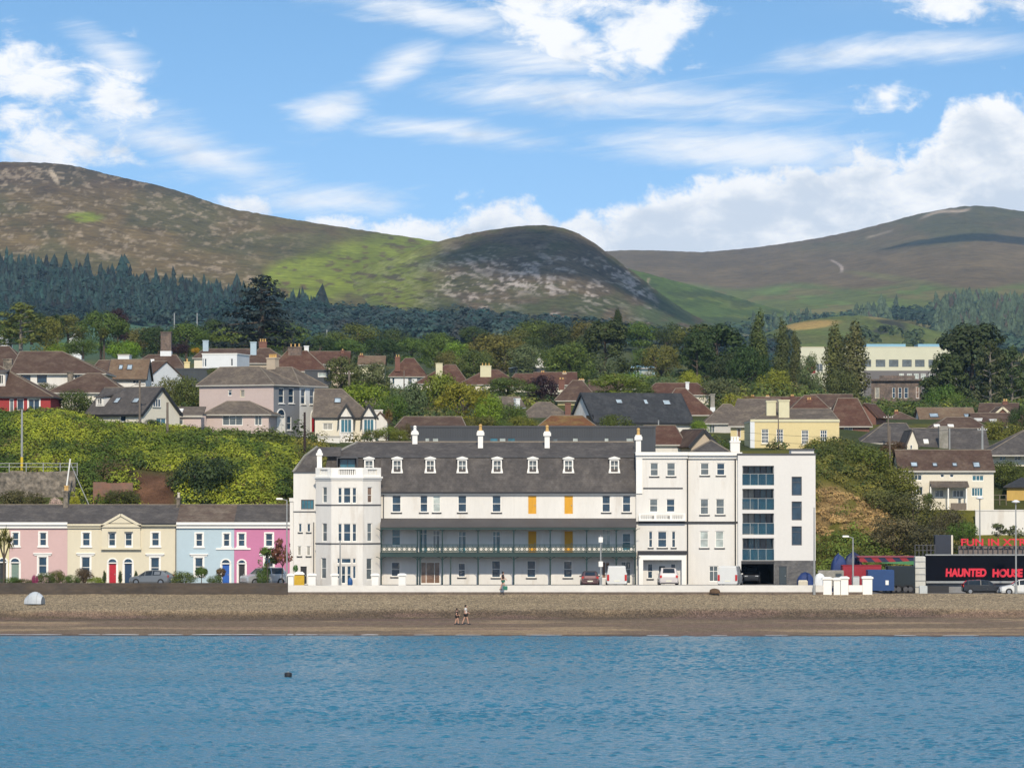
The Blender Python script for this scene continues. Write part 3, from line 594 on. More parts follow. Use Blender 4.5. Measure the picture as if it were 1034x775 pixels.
def leaf_woods():
    rs = np.random.RandomState(5); V = []; T = []
    def add(u, Y, h, tint, n=130, rx=None, size=1.15, base=None):
        X = (u - CX) / F * Y; z = gz(X, Y) if base is None else base
        leafy_np(rs, (X, Y, z - 1), rx or h * .5, h, n, size, V, None, T, tint)
    for _ in range(950):           # the broad belt between the town and the rocky hill
        u = rs.uniform(150, 790); Y = rs.uniform(1750, 2330)
        z = gz((u - CX) / F * Y, Y); 
        k = rs.uniform(.6, 1.4); g = rs.rand()
        top = lerp_tab([(150, 330), (230, 322), (300, 297), (420, 305), (520, 316), (600, 322), (690, 332), (790, 345)], u)
        hh = rs.uniform(10, 15)
        if row(z + hh, Y) < top - 4: 
            continue
        add(u, Y, hh, (.016 * k + .016 * g, .040 * k, .034 * k), 130, rs.uniform(5, 8.5))
    for _ in range(520):           # broadleaf trees mixed into the conifers on the heath hill
        u = rs.uniform(-120, 330); tmax = lerp_tab([(-120, .36), (0, .31), (60, .29), (150, .23), (230, .17), (330, .07)], u); t = .03 + (tmax - .03) * rs.rand() ** 1.3; p = hill_at('heath_hill', u, t); k = rs.uniform(.6, 1.7)
        add(u, p.y, rs.uniform(9, 14), (.012 * k + .008 * rs.rand(), .030 * k, .024 * k), 80, rs.uniform(4.5, 8), base=p.z)
    for _ in range(260):           # its upper edge, on the toe of the hills
        u = rs.uniform(225, 700); top = lerp_tab([(225, 300), (300, 300), (360, 302), (420, 309), (520, 320), (600, 326), (700, 336)], u) + rs.uniform(0, 14)
        Y = rs.uniform(2300, 2480); z = HC + (HZ - top) * Y / F - 13; k = rs.uniform(.6, 1.3)
        add(u, Y, 13, (.014 * k, .034 * k, .026 * k), 120, rs.uniform(5, 8), base=z)
    for _ in range(1100):           # hedges and copses among the far fields
        u = rs.uniform(700, 1100); t = rs.uniform(.01, .2); p = hill_at('far_mountain', u, t); r_ = row(p.z, p.y)
        if float(fbm(u / 55, r_ / 3.2, 95, 3)[()]) < .50: continue
        k = rs.uniform(.6, 1.3); add(u, p.y, rs.uniform(8, 14), (.028 * k, .05 * k, .03 * k), 45, rs.uniform(6, 11), 2.2, base=p.z)
    for _ in range(170):           # bushes on the field hill and the spur
        nm = 'field_hill' if rs.rand() < .6 else 'green_spur'
        u = rs.uniform(760, 985) if nm == 'field_hill' else rs.uniform(640, 800); t = rs.uniform(.02, .7); p = hill_at(nm, u, t)
        if float(fbm(u / 22, t * 7, 97, 3)[()]) < .52: continue
        k = rs.uniform(.6, 1.3); add(u, p.y, rs.uniform(4, 8), (.035 * k, .05 * k, .02 * k), 40, rs.uniform(3, 6), 1.3, base=p.z)
    v = np.concatenate(V); me = np_mesh('leaf_wood', v, np.arange(len(v)).reshape(-1, 4), LEAF_T, np.concatenate(T)); tag(link('broadleaf_woods', me), kind='stuff')
leaf_woods()

# scrub and bramble on the banks behind the seafront
def undergrowth():
    rs = np.random.RandomState(9); V = []; T = []
    def pick(u, Y):
        n_ = float(fbm(u / 26, Y / 5, 71, 3)[()]); k = rs.uniform(.85, 1.15)
        m_ = min(1, max(0, (n_ - .36) / .26))
        if u < 300: c = tuple(a + (b - a) * m_ for a, b in zip((.050, .078, .010), (.185, .205, .018)))
        else: c = tuple(a + (b - a) * m_ for a, b in zip((.060, .070, .014), (.165, .140, .024)))
        if rs.rand() < .05: c = (.10, .08, .025)
        if rs.rand() < .10: c = (.030, .048, .012)
        return np.array(c) * k
    cnt = 0
    for _ in range(3900):
        if rs.rand() < .68: u = rs.uniform(-40, 330); Y = rs.uniform(398, 437)
        else: u = rs.uniform(818, 1060); Y = rs.uniform(394, 446)
        if u < 78 and Y < 404: continue
        if 136 < u < 180 and Y < 408: continue
        if u > 898 and 424 < Y < 443: continue
        if u > 915 and Y < 410 and rs.rand() < .5: continue
        if u > 985 and Y > 420: continue
        if 290 < u < 818 and Y < 402: continue
        X = (u - CX) / F * Y; h = rs.uniform(.5, 1.7) * (.6 if Y > 425 and u < 300 else 1); c = pick(u, Y)
        if 822 < u < 896 and Y < 407: c = np.array((.085, .115, .018)) * rs.uniform(.6, 1.3)
        if 822 < u < 896 and 407 < Y < 420 and float(fbm(u / 12, Y / 4, 78, 3)[()]) > .26: h *= .4; c = np.array((.25, .165, .065)) * rs.uniform(.6, 1.25)
        leafy_np(rs, (X, Y, gz(X, Y) - .25), rs.uniform(.6, 1.5), h, 84, .115, V, None, T, c, .35); cnt += 1
    v = np.concatenate(V); me = np_mesh('undergrowth', v, np.arange(len(v)).reshape(-1, 4), LEAF_T, np.concatenate(T)); tag(link('undergrowth', me), kind='stuff')
undergrowth()

# the summer haze: one box of thin even air round everything
mb = MB(); mb.box(-3400, 3400, -420, 9000, -1.2, 640)
hz = mb.build('haze', [])
HM = bpy.data.materials.new('haze'); HM.use_nodes = True; _n = NT(HM.node_tree)
_o = _n.node('ShaderNodeOutputMaterial'); _v = _n.node('ShaderNodeVolumePrincipled'); _v.inputs['Density'].default_value = 0.00004
_v.inputs['Color'].default_value = (.45, .70, 1.0, 1); _v.inputs['Anisotropy'].default_value = 0.1; _n.t.links.new(_v.outputs[0], _o.inputs['Volume'])
hz.data.materials.append(HM); tag(hz, kind='stuff')

# unseen clouds added above the haze, out of view, placed to shade the hills
def shade_cloud(name, cx, cy, cz, L, Wd, seed):
    rs = np.random.RandomState(seed); t = MB(); V = []; Fc = []
    nu, nv = 40, 18; cs = [(0, 0, 0, 1.0)] + [(rs.uniform(-.8, .8), rs.uniform(-.8, .8), rs.uniform(-.1, .25), rs.uniform(.35, .6)) for _ in range(13)]
    for bx, by, bz, r in cs:
        i = len(V)
        for j in range(nv + 1):
            for k in range(nu):
                a = 2 * math.pi * k / nu; b = math.pi * j / nv - math.pi / 2; d = (math.cos(a) * math.cos(b), math.sin(a) * math.cos(b), math.sin(b)); e = r * (1 + .5 * (float(fbm(d[0] * 2.2 + seed + bx * 9, d[1] * 2.2 + d[2] * 2.9 + by * 9, seed, 4)[()]) - .5))
                V.append((cx + (bx + d[0] * e) * Wd / 2, cy + (by + d[1] * e) * L / 2, cz + (bz + d[2] * e * (.35 if d[2] < 0 else 1)) * min(L, Wd) * .3))
        for j in range(nv):
            for k in range(nu): l = (k + 1) % nu; Fc.append((i + j * nu + k, i + j * nu + l, i + j * nu + nu + l, i + j * nu + nu + k))
    return tag(link(name, np_mesh(name, V, Fc, mat('cloud_white', (.9, .9, .9), 1.0, .01, .01, .01, 1, spec=0), smooth=True)), kind='stuff')
def shade_clouds():
    for k, (u, row_, Y, Wd, L) in enumerate(((585, 283, 3080, 175, 440), (1000, 252, 6050, 260, 300))):
        g = at(u, row_, Y); zc = 1700.0; d = (zc - g.z) / math.tan(SUN_EL); shade_cloud('shade_clouds', g.x + math.sin(SUN_AZ) * d, g.y + math.cos(SUN_AZ) * d, zc, L, Wd, 5 + k)
shade_clouds()
# ------------------------------------------------------------------ builders: windows, houses
def ray_local(root_m, px, py, axis, val):
    "where the sight line of a pixel meets the plane local[axis] = val of a house: its local coordinates"
    inv = root_m.inverted(); o = inv @ Vector((0, 0, HC)); d = (inv.to_3x3() @ ray(px, py)); k = (val - o[axis]) / d[axis]
    return o + d * k
class House:
    def p(s, px, py, y=0.0): return ray_local(s.M, px, py, 1, y)
    def bx(s, mb, px0, px1, py0, py1, y0, y1, m=0):      # a box given by pixel edges on the plane y = y0 of the house
        a, b = s.p(px0, py1, y0), s.p(px1, py0, y0); mb.box(a.x, b.x, y0, y1, a.z, b.z, m)
    def part(s, name, m, boxes, parent=None):
        mb = MB()
        for b in boxes: s.bx(mb, *b)
        return mb.build(name, m, parent or s.root)
    def win(s, px0, px1, py0, py1, y, kind, **o):
        a, b = s.p(px0, py1, y), s.p(px1, py0, y); fr = (Vector((0, y, 0)), Vector((1, 0, 0)), Vector((0, -1, 0)))
        return (door if kind.startswith('door') else window)(s.root, fr, a.x, b.x, a.z, b.z, *(() if kind.startswith('door') else (kind,)), **o)
FRM = dict(white=PAINT, grime=mat('paint_grime', (.42, .395, .35), .7, .15, .6, .1, 4), black=BLACK, grey=DGREY, green=DGREEN, cream=mat('paint_cream', (.60, .54, .39), .6, .05, .5, .04, 4), teal=mat('paint_teal', (.05, .13, .14), .5, .1, .5, .05, 4))
DOORC = dict(red=mat('door_red', (.42, .012, .025), .4, .05, 1, .05, 4), navy=mat('door_navy', (.015, .045, .10), .4, .05, 1, .05, 4), blue=mat('door_blue', (.02, .10, .38), .4, .05, 1, .05, 4),
             sage=mat('door_sage', (.17, .24, .20), .5, .05, 1, .05, 4), black=BLACK, brown=mat('door_brown', (.17, .10, .065), .5, .2, 1, .1, 4), orange=mat('board_orange', (.62, .31, .022), .8, .12, .8, .1, 5, (1, 1, .3)),
             white=PAINT, grey=DGREY, slategrey=mat('door_slate', (.03, .045, .055), .5, .05, 1, .05, 4))
def window(root, fr, u0, u1, z0, z1, kind='sash', frame='white', pane='dark', sill=None, rec=.12, t=.07, sur=0, hood=False, surm='white'):
    "one window: frame with its bars, a pane behind it and a sill below"
    fm = FRM[frame]; mb = MB(); w, h = u1 - u0, z1 - z0; t = min(t, w * .16, h * .16); a, b = -rec - .02, -rec + .06
    mb.fbox(fr, u0, u0 + t, a, b, z0, z1); mb.fbox(fr, u1 - t, u1, a, b, z0, z1); mb.fbox(fr, u0 + t, u1 - t, a, b, z1 - t, z1); mb.fbox(fr, u0 + t, u1 - t, a, b, z0, z0 + t * 1.3)
    i0, i1, j0, j1 = u0 + t, u1 - t, z0 + t * 1.3, z1 - t; g = t * .75
    def vb(x): mb.fbox(fr, x - g / 2, x + g / 2, a + .005, b - .008, j0, j1)
    def hb(z): mb.fbox(fr, i0, i1, a + .008, b - .012, z - g / 2, z + g / 2)
    if kind == 'sash': hb((z0 + z1) / 2)
    elif kind == 'sash4': hb((z0 + z1) / 2); vb((u0 + u1) / 2)
    elif kind.startswith('cas') and kind[3:].isdigit():
        k = int(kind[3:]); [vb(i0 + (i1 - i0) * q / k) for q in range(1, k)]
    elif kind == 'cas2t': vb((u0 + u1) / 2); hb(z0 + h * .66)
    elif kind == 'cas3t': vb(i0 + (i1 - i0) / 3); vb(i0 + (i1 - i0) * 2 / 3); hb(z0 + h * .7)
    elif kind == 'trans': hb(z0 + h * .7)
    elif kind == 'geo': [vb(i0 + (i1 - i0) * q / 3) for q in (1, 2)]; [hb(j0 + (j1 - j0) * q / 4) for q in (1, 2, 3)]
    elif kind == 'french': vb((u0 + u1) / 2); vb((u0 + u1) / 2 - .12); hb(z0 + h * .78)
    elif kind == 'patio': vb(i0 + (i1 - i0) * .27); vb(i0 + (i1 - i0) * .73)
    f = mb.build('window', fm, root)
    if sur:
        mb = MB(); e = .05
        mb.fbox(fr, u0 - sur, u0, -.02, e, z0, z1 + sur); mb.fbox(fr, u1, u1 + sur, -.02, e, z0, z1 + sur); mb.fbox(fr, u0, u1, -.02, e, z1, z1 + sur); mb.fbox(fr, u0 - sur - .08, u1 + sur + .08, -.02, .1, z0 - .14, z0)
        if hood: mb.fbox(fr, u0 - .5, u1 + .5, -.02, .16, z1 + .28, z1 + .40); mb.fbox(fr, u0 - .4, u1 + .4, -.02, .08, z1 + sur, z1 + .28)
        mb.build('surround', FRM[surm] if surm in FRM else surm, f)
    mb = MB(); mb.fbox(fr, i0 - .01, i1 + .01, -rec - .012, -rec, j0 - .01, j1 + .01); mb.build('pane', G[pane], f)
    if sill:
        mb = MB(); mb.fbox(fr, u0 - .1, u1 + .1, -rec + .02, .09, z0 - .11, z0 - .005); mb.build('sill', FRM[sill], f)
    return f
def door(root, fr, u0, u1, z0, z1, colour='red', fan=None, rec=.12, panel=True, frame='white', fanarch=False):
    mb = MB(); mb.fbox(fr, u0 + .05, u1 - .05, -rec - .05, -rec, z0, z1)
    w = u1 - u0
    if panel:
        for a, b in ((.16, .46), (.54, .84)):
            for c, d in ((.08, .42), (.5, .92)): mb.fbox(fr, u0 + w * a, u0 + w * b, -rec, -rec + .025, z0 + (z1 - z0) * c, z0 + (z1 - z0) * d)
    d = mb.build('door', DOORC[colour], root)
    mb = MB(); mb.fbox(fr, u1 - .2, u1 - .13, -rec + .0, -rec + .07, z0 + (z1 - z0) * .44, z0 + (z1 - z0) * .5); mb.build('handle', MGREY, d)
    mb = MB(); mb.fbox(fr, u0, u0 + .05, -rec - .04, -rec + .05, z0, z1); mb.fbox(fr, u1 - .05, u1, -rec - .04, -rec + .05, z0, z1); mb.fbox(fr, u0, u1, -rec - .04, -rec + .05, z1, z1 + .1); mb.build('door_frame', FRM[frame], root)
    if fan:
        O, U, N = fr; Z = Vector((0, 0, 1)); mb = MB(); cu = (u0 + u1) / 2; r = w / 2 * 1.0; zc = z1 + .12
        if fanarch:
            arc = [(cu + r * math.cos(math.pi * k / 12), zc + r * .85 * math.sin(math.pi * k / 12)) for k in range(13)]
            P0 = [O + U * u + N * .03 + Z * z for u, z in arc]; P1 = [O + U * u + N * -.02 + Z * z for u, z in arc]
            mb.poly(P0); mb.poly(P1[::-1])
            for k in range(12): mb.poly([P0[k + 1], P0[k], P1[k], P1[k + 1]])
        else: mb.fbox(fr, u0 + .03, u1 - .03, -rec - .04, -rec, zc, zc + fan)
        fl = mb.build('fanlight', G['dark'], root)
        if fanarch:
            mb = MB(); arc2 = [(cu + (r + .16) * math.cos(math.pi * k / 12), zc - .04 + (r * .85 + .16) * math.sin(math.pi * k / 12)) for k in range(13)]; e_ = [O + U * u + N * .07 + Z * z for u, z in arc]; g_ = [O + U * u + N * .07 + Z * z for u, z in arc2]
            for k in range(12): mb.poly([e_[k], g_[k], g_[k + 1], e_[k + 1]]); mb.poly([g_[k], g_[k] - N * .08, g_[k + 1] - N * .08, g_[k + 1]]); mb.poly([e_[k + 1], e_[k + 1] - N * .05, e_[k] - N * .05, e_[k]])
            mb.fbox(fr, u0 - .16, u1 + .16, -.02, .07, z1 + .02, zc - .001); mb.fbox(fr, u0 - .16, u0 - .01, -.02, .06, z0, z1 + .015); mb.fbox(fr, u1 + .01, u1 + .16, -.02, .06, z0, z1 + .015)
            mb.build('door_surround', PAINT, root)
def arch_hole_cover(): pass

HOUSES = []
def house(name, label, Y, px0, px1, pb, pe, D, roof, pr, wall, rmat, rz=0, wins=(), chims=(), sky=(), ov=.35, hip0=None, hip1=None, cat='house', group=None,
          fascia='grime', barge=None, ridge=True, found=4.0, extra=None, quoin=None, roofname='roof', gut=None, og=None, rwall=None):
    ex_ = abs(math.sin(rz)) * D / (Y / F); HOUSES.append((px0 - (ex_ if rz > 0 else 0), px1 + (ex_ if rz < 0 else 0), pe, pb, Y, D)); s = Y / F; H = House(); base = at((px0 + px1) / 2, pb, Y); Wd = (px1 - px0) * s / math.cos(rz); Hw = at(CX, pe, Y).z - base.z
    root = empty(name, base, rz, label, cat, group); M = Matrix.Translation(base) @ Matrix.Rotation(rz, 4, 'Z')
    zr = ray_local(M, (px0 + px1) / 2, pr, 1, D / 2 if roof in ('hip', 'gx') else 0).z if pr is not None else Hw
    if roof == 'gy': zr = ray_local(M, (px0 + px1) / 2, pr, 1, 0).z
    H.root, H.W, H.D, H.Hw, H.zr, H.M, H.s = root, Wd, D, Hw, zr, M, s
    a = Wd / 2
    fr = dict(f=(Vector((-a, 0, 0)), Vector((1, 0, 0)), Vector((0, -1, 0))), r=(Vector((a, 0, 0)), Vector((0, 1, 0)), Vector((1, 0, 0))), l=(Vector((-a, D, 0)), Vector((0, -1, 0)), Vector((-1, 0, 0))))
    H.fr = fr
    def face_uv(face, px, py):
        q = ray_local(M, px, py, 1, 0) if face == 'f' else ray_local(M, px, py, 0, a if face == 'r' else -a)
        return ({'f': q.x + a, 'r': q.y, 'l': D - q.y}[face], q.z)
    holes = dict(f=[], r=[], l=[]); todo = []
    for w in wins:
        x0, x1, y0, y1, kind = w[:5]; o = dict(w[5]) if len(w) > 5 else {}; face = o.pop('face', 'f')
        ua, zb = face_uv(face, x0, (y0 + y1) / 2); ub, _ = face_uv(face, x1, (y0 + y1) / 2); _, zt = face_uv(face, (x0 + x1) / 2, y0); _, zl = face_uv(face, (x0 + x1) / 2, y1)
        if ua > ub: ua, ub = ub, ua
        zl = max(zl, 0.02); lim = Wd if face == 'f' else D; ua = max(ua, .06); ub = min(ub, lim - .06); zt = min(zt, Hw - .06) if roof not in ('gx', 'gy') else zt
        if ub - ua < .1 or zt - zl < .1: continue
        todo.append((face, ua, ub, zl, zt, kind, o))
        if zt < Hw: holes[face].append((ua, ub, zl, zt))
    mb = MB()
    mb.panel(fr['f'], Wd, -found, Hw, holes['f']); mb.panel(fr['r'], D, -found, Hw, holes['r'], m=1 if rwall else 0); mb.panel(fr['l'], D, -found, Hw, holes['l'])
    mb.poly([(a, D, -found), (-a, D, -found), (-a, D, Hw), (a, D, Hw)])
    if roof == 'gy': mb.poly([(-a, 0, Hw), (a, 0, Hw), (0, 0, zr)]); mb.poly([(a, D, Hw), (-a, D, Hw), (0, D, zr)])
    if roof == 'gx': mb.poly([(a, 0, Hw), (a, D, Hw), (a, D / 2, zr)]); mb.poly([(-a, D, Hw), (-a, 0, Hw), (-a, D / 2, zr)])
    H.wall = mb.build('wall', [wall, rwall] if rwall else wall, root)
    for face, ua, ub, zl, zt, kind, o in todo:
        f_ = fr[face]
        if zt >= Hw: f_ = (f_[0] + f_[2] * .2, f_[1], f_[2])
        if kind.startswith('door'): door(root, f_, ua, ub, zl, zt, **o)
        else: window(root, f_, ua, ub, zl, zt, kind, **o)
    # roof
    rb = MB(); RM = [rmat, RIDGE, FRM[fascia]]
    H.slope = None
    if roof == 'hip':
        run = D / 2; sl = (zr - Hw) / run; ze = Hw - sl * ov * .6 + .02
        if hip0 is None: x0 = -a + min(D / 2, a * .98)
        else: x0 = ray_local(M, hip0, pr, 1, D / 2).x
        if hip1 is None: x1 = a - min(D / 2, a * .98)
        else: x1 = ray_local(M, hip1, pr, 1, D / 2).x
        A_, B_, C_, D_ = Vector((-a - ov, -ov, ze)), Vector((a + ov, -ov, ze)), Vector((a + ov, D + ov, ze)), Vector((-a - ov, D + ov, ze)); E_, F_ = Vector((x0, D / 2, zr)), Vector((x1, D / 2, zr))
        rb.poly([A_, B_, F_, E_]); rb.poly([C_, D_, E_, F_]); rb.poly([B_, C_, F_]); rb.poly([D_, A_, E_])
        rb.box(-a - ov, a + ov, -ov, D + ov, ze - .15, ze - .002, 2)
        if ridge:
            for p, q in ((E_, F_), (A_, E_), (B_, F_), (C_, F_), (D_, E_)):
                if (p - q).length > .05: rb.tube(p, q, .065, n=6, m=1)
        H.slope = (A_, B_, E_ if (E_ - F_).length > .05 else E_)
    elif roof in ('gx', 'gy'):
        half = (D if roof == 'gx' else Wd) / 2; sl = (zr - Hw) / half; og = ov * .7 if og is None else og; th = .16
        def slab(p0, p1, q0, q1):       # eave p0->p1, ridge q0->q1
            n_ = (p1 - p0).cross(q0 - p0).normalized(); up = n_ if n_.z > 0 else -n_
            lo = [p0, p1, q1, q0]; hi = [v + up * th for v in lo]
            rb.hexa(lo + hi, 0)
            if barge: 
                for e, r_ in ((p0, q0), (p1, q1)):
                    dirn = (p1 - p0).normalized() * (-.03 if e is p0 else .03)
                    g = [e + dirn - up * .14, r_ + dirn - up * .14, r_ + dirn + up * (th + .02), e + dirn + up * (th + .02)]; g2 = [v - dirn * 2.2 for v in g]
                    rb.hexa(g + g2, 2)
        ze = Hw - sl * ov
        if roof == 'gx':
            slab(Vector((-a - og, -ov, ze)), Vector((a + og, -ov, ze)), Vector((-a - og, D / 2, zr)), Vector((a + og, D / 2, zr)))
            slab(Vector((a + og, D + ov, ze)), Vector((-a - og, D + ov, ze)), Vector((a + og, D / 2, zr)), Vector((-a - og, D / 2, zr)))
            if ridge: rb.tube((-a - og, D / 2, zr + th), (a + og, D / 2, zr + th), .065, n=6, m=1)
            rb.box(-a - og, a + og, -ov - .07, -ov - .003, ze - .1, ze + .1, 2)
            H.slope = (Vector((-a, -ov, ze + th * 1.1)), Vector((a, -ov, ze + th * 1.1)), Vector((-a, D / 2, zr + th * 1.1)))
        else:
            slab(Vector((-a - ov, -og, ze)), Vector((-a - ov, D + og, ze)), Vector((0, -og, zr)), Vector((0, D + og, zr)))
            slab(Vector((a + ov, D + og, ze)), Vector((a + ov, -og, ze)), Vector((0, D + og, zr)), Vector((0, -og, zr)))
            if ridge: rb.tube((0, -og, zr + th), (0, D + og, zr + th), .09, n=6, m=1)
    elif roof == 'flat':
        rb.box(-a + .02, a - .02, .02, D - .02, Hw - .3, Hw - .15, 0)
        for x0, x1, y0, y1 in ((-a - .08, a + .08, -.08, .22), (-a - .08, a + .08, D - .22, D + .08), (-a - .08, -a + .22, .22, D - .22), (a - .22, a + .08, .22, D - .22)): rb.box(x0, x1, y0, y1, Hw - .02, Hw + .14, 2)
    elif roof == 'mono':
        sl = (zr - Hw); p = [Vector((-a - ov, -ov, Hw)), Vector((a + ov, -ov, Hw)), Vector((a + ov, D, zr)), Vector((-a - ov, D, zr))]
        zr = ray_local(M, (px0 + px1) / 2, pr, 1, D).z; p[2].z = p[3].z = zr
        rb.hexa(p + [q + Vector((0, 0, .14)) for q in p]); rb.box(-a - ov, a + ov, -ov - .06, -ov - .003, Hw - .08, Hw + .15, 2)
        H.slope = (p[0] + Vector((0, 0, .15)), p[1] + Vector((0, 0, .15)), p[3] + Vector((0, 0, .15)))
    if rb.f: H.roof = rb.build(roofname, RM, root)
    for c in chims: chimney(H, *c[:5], **(c[5] if len(c) > 5 else {}))
    if H.slope:
        for c in sky: skylight(H, *c)
    return H
def chimney(H, px, pt, pb, wpx, dy=None, m=STONE, pots=2, pot=POT, deep=None, band=None, cap=True, lower=None, parent=None):
    dy = H.D / 2 if dy is None else dy; inv = H.M.inverted(); wy = H.M.translation.y + dy
    t = inv @ at(px, pt, wy); b = inv @ at(px, pb, wy); w = wpx * wy / F; d = deep or min(w, .9); h = t.z - b.z; x, y = t.x, t.y; mb = MB(); b.z -= .9
    ph = min(.5, h * .25) if pots else 0; z1 = t.z - ph
    mb.box(x - w / 2, x + w / 2, y - d / 2, y + d / 2, b.z, z1 - .16, 0)
    if cap: mb.box(x - w / 2 - .07, x + w / 2 + .07, y - d / 2 - .07, y + d / 2 + .07, z1 - .16, z1, 0)
    if lower: 
        zl = inv @ at(px, lower[0], wy); mb.box(x - w / 2 - .05, x + w / 2 + .05, y - d / 2 - .05, y + d / 2 + .05, b.z, zl.z, 1)
    c = mb.build('chimney', [m, lower[1] if lower else m], H.root)
    for k in range(pots):
        mb = MB(); cx = x + (k - (pots - 1) / 2) * w / max(pots, 1) * .9; mb.lathe([(.13, 0), (.11, ph * .75), (.15, ph * .8), (.14, ph)], (cx, y, z1), 10); mb.build('chimney_pot', pot, c)
    return c
def skylight(H, px, py, wpx, hpx, glass='pale'):
    A_, B_, E_ = H.slope; ux = (B_ - A_).normalized(); sl = (E_ - A_); sl = (sl - ux * sl.dot(ux)); vy = sl.normalized(); nn = ux.cross(vy)
    if nn.z < 0: nn = -nn
    inv = H.M.inverted(); o = inv @ Vector((0, 0, HC)); d = inv.to_3x3() @ ray(px, py); k = (A_ - o).dot(nn) / d.dot(nn); c = o + d * k
    w = wpx * H.s; d2 = inv.to_3x3() @ ray(px, py + hpx); k2 = (A_ - o).dot(nn) / d2.dot(nn); h = ((o + d2 * k2) - c).length
    h = min(max(h, .4), 1.6); w = min(w, 1.5)
    g = lambda u, v, n_: c + ux * u + vy * v + nn * n_
    mb = MB(); t = .07
    for u0, u1, v0, v1 in ((-w / 2, -w / 2 + t, -h / 2, h / 2), (w / 2 - t, w / 2, -h / 2, h / 2), (-w / 2 + t, w / 2 - t, -h / 2, -h / 2 + t), (-w / 2 + t, w / 2 - t, h / 2 - t, h / 2)):
        mb.hexa([g(u0, v0, -.05), g(u1, v0, -.05), g(u1, v1, -.05), g(u0, v1, -.05), g(u0, v0, .12), g(u1, v0, .12), g(u1, v1, .12), g(u0, v1, .12)])
    f = mb.build('skylight', DGREY if glass != 'white' else PAINT, H.root)
    mb = MB(); mb.hexa([g(-w / 2 + .03, -h / 2 + .03, -.02), g(w / 2 - .03, -h / 2 + .03, -.02), g(w / 2 - .03, h / 2 - .03, -.02), g(-w / 2 + .03, h / 2 - .03, -.02),
                        g(-w / 2 + .03, -h / 2 + .03, .08), g(w / 2 - .03, -h / 2 + .03, .08), g(w / 2 - .03, h / 2 - .03, .08), g(-w / 2 + .03, h / 2 - .03, .08)]); mb.build('pane', SKYG if glass != 'white' else PAINT, f)
def dormer(H, px, py, wpx, hpx, wall=None, rmat=None):
    A_, B_, E_ = H.slope; ux = (B_ - A_).normalized(); sl = (E_ - A_); sl = (sl - ux * sl.dot(ux)); vy = sl.normalized(); nn = ux.cross(vy); nn = nn if nn.z > 0 else -nn
    inv = H.M.inverted(); o = inv @ Vector((0, 0, HC)); d = inv.to_3x3() @ ray(px, py); k = (A_ - o).dot(nn) / d.dot(nn); c = o + d * k; w = wpx * H.s / 2; h = hpx * H.s
    mb = MB(); mb.box(c.x - w, c.x + w, c.y - .1, c.y + 2.2, c.z - .3, c.z + h); g = mb.build('dormer', wall or WHITE, H.root)
    mb = MB(); mb.hexa([(c.x - w - .15, c.y - .3, c.z + h), (c.x + w + .15, c.y - .3, c.z + h), (c.x + w + .15, c.y + 2.6, c.z + h + .35), (c.x - w - .15, c.y + 2.6, c.z + h + .35), (c.x - w - .15, c.y - .3, c.z + h + .12), (c.x + w + .15, c.y - .3, c.z + h + .12), (c.x + w + .15, c.y + 2.6, c.z + h + .5), (c.x - w - .15, c.y + 2.6, c.z + h + .5)]); mb.build('dormer_roof', rmat or SLATE, g)
    window(H.root, (Vector((0, c.y - .22, 0)), Vector((1, 0, 0)), Vector((0, -1, 0))), c.x - w * .55, c.x + w * .55, c.z + .12, c.z + h - .1, 'cas2').parent = g
SKYG = glass_mat('glass_skylight', (.30, .36, .40), .12)

# ------------------------------------------------------------------ trees
def leaf_cloud(rs, lobes, n, size, gap=.0, up=.25, shell=.72, seed=0):
    "leaf-sized faces spread through lobes (centre, radii); gap: share of the crown left open"
    vol = np.array([l[1][0] * l[1][1] * l[1][2] for l in lobes]) ** (2 / 3); pick = rs.choice(len(lobes), n, p=vol / vol.sum())
    C = np.array([l[0] for l in lobes])[pick]; Rr = np.array([l[1] for l in lobes])[pick]
    d = rs.normal(size=(n, 3)); d /= np.linalg.norm(d, axis=1)[:, None]; r = shell + (1 - shell) * rs.rand(n) ** .7
    r = r * (1 + .16 * rs.normal(size=n).clip(-1.5, 1.5) * (rs.rand(n) < .35)); p = C + d * Rr * r[:, None]
    if gap:
        q = fbm(p[:, 0] * .9 + 31.7 + seed, p[:, 2] * 1.1 + p[:, 1] * .8, seed + 1, 3); keep = q > np.quantile(q, gap); p, d = p[keep], d[keep]
    n = len(p); nn = d * 1.1 + rs.normal(size=(n, 3)) * .28; nn[:, 2] += up; nn /= np.linalg.norm(nn, axis=1)[:, None]
    t = np.cross(nn, rs.normal(size=(n, 3))); t /= np.linalg.norm(t, axis=1)[:, None] + 1e-9; b = np.cross(nn, t); s = size * (.55 + .9 * rs.rand(n))[:, None]
    return np.stack([p - t * s, p - b * s * .62, p + t * s, p + b * s * .62], 1).reshape(-1, 3)
def rot_lobes(rs, base, k, spread, rr):
    out = []
    for _ in range(k):
        d = rs.normal(size=3); d /= np.linalg.norm(d); d[2] = abs(d[2]) * .9 - .15
        c = np.array(base[0]) + d * np.array(base[1]) * spread; r = rr * rs.uniform(.7, 1.3); out.append((tuple(c), (r, r, r * rs.uniform(.7, .95))))
    return out
PROTO = {}
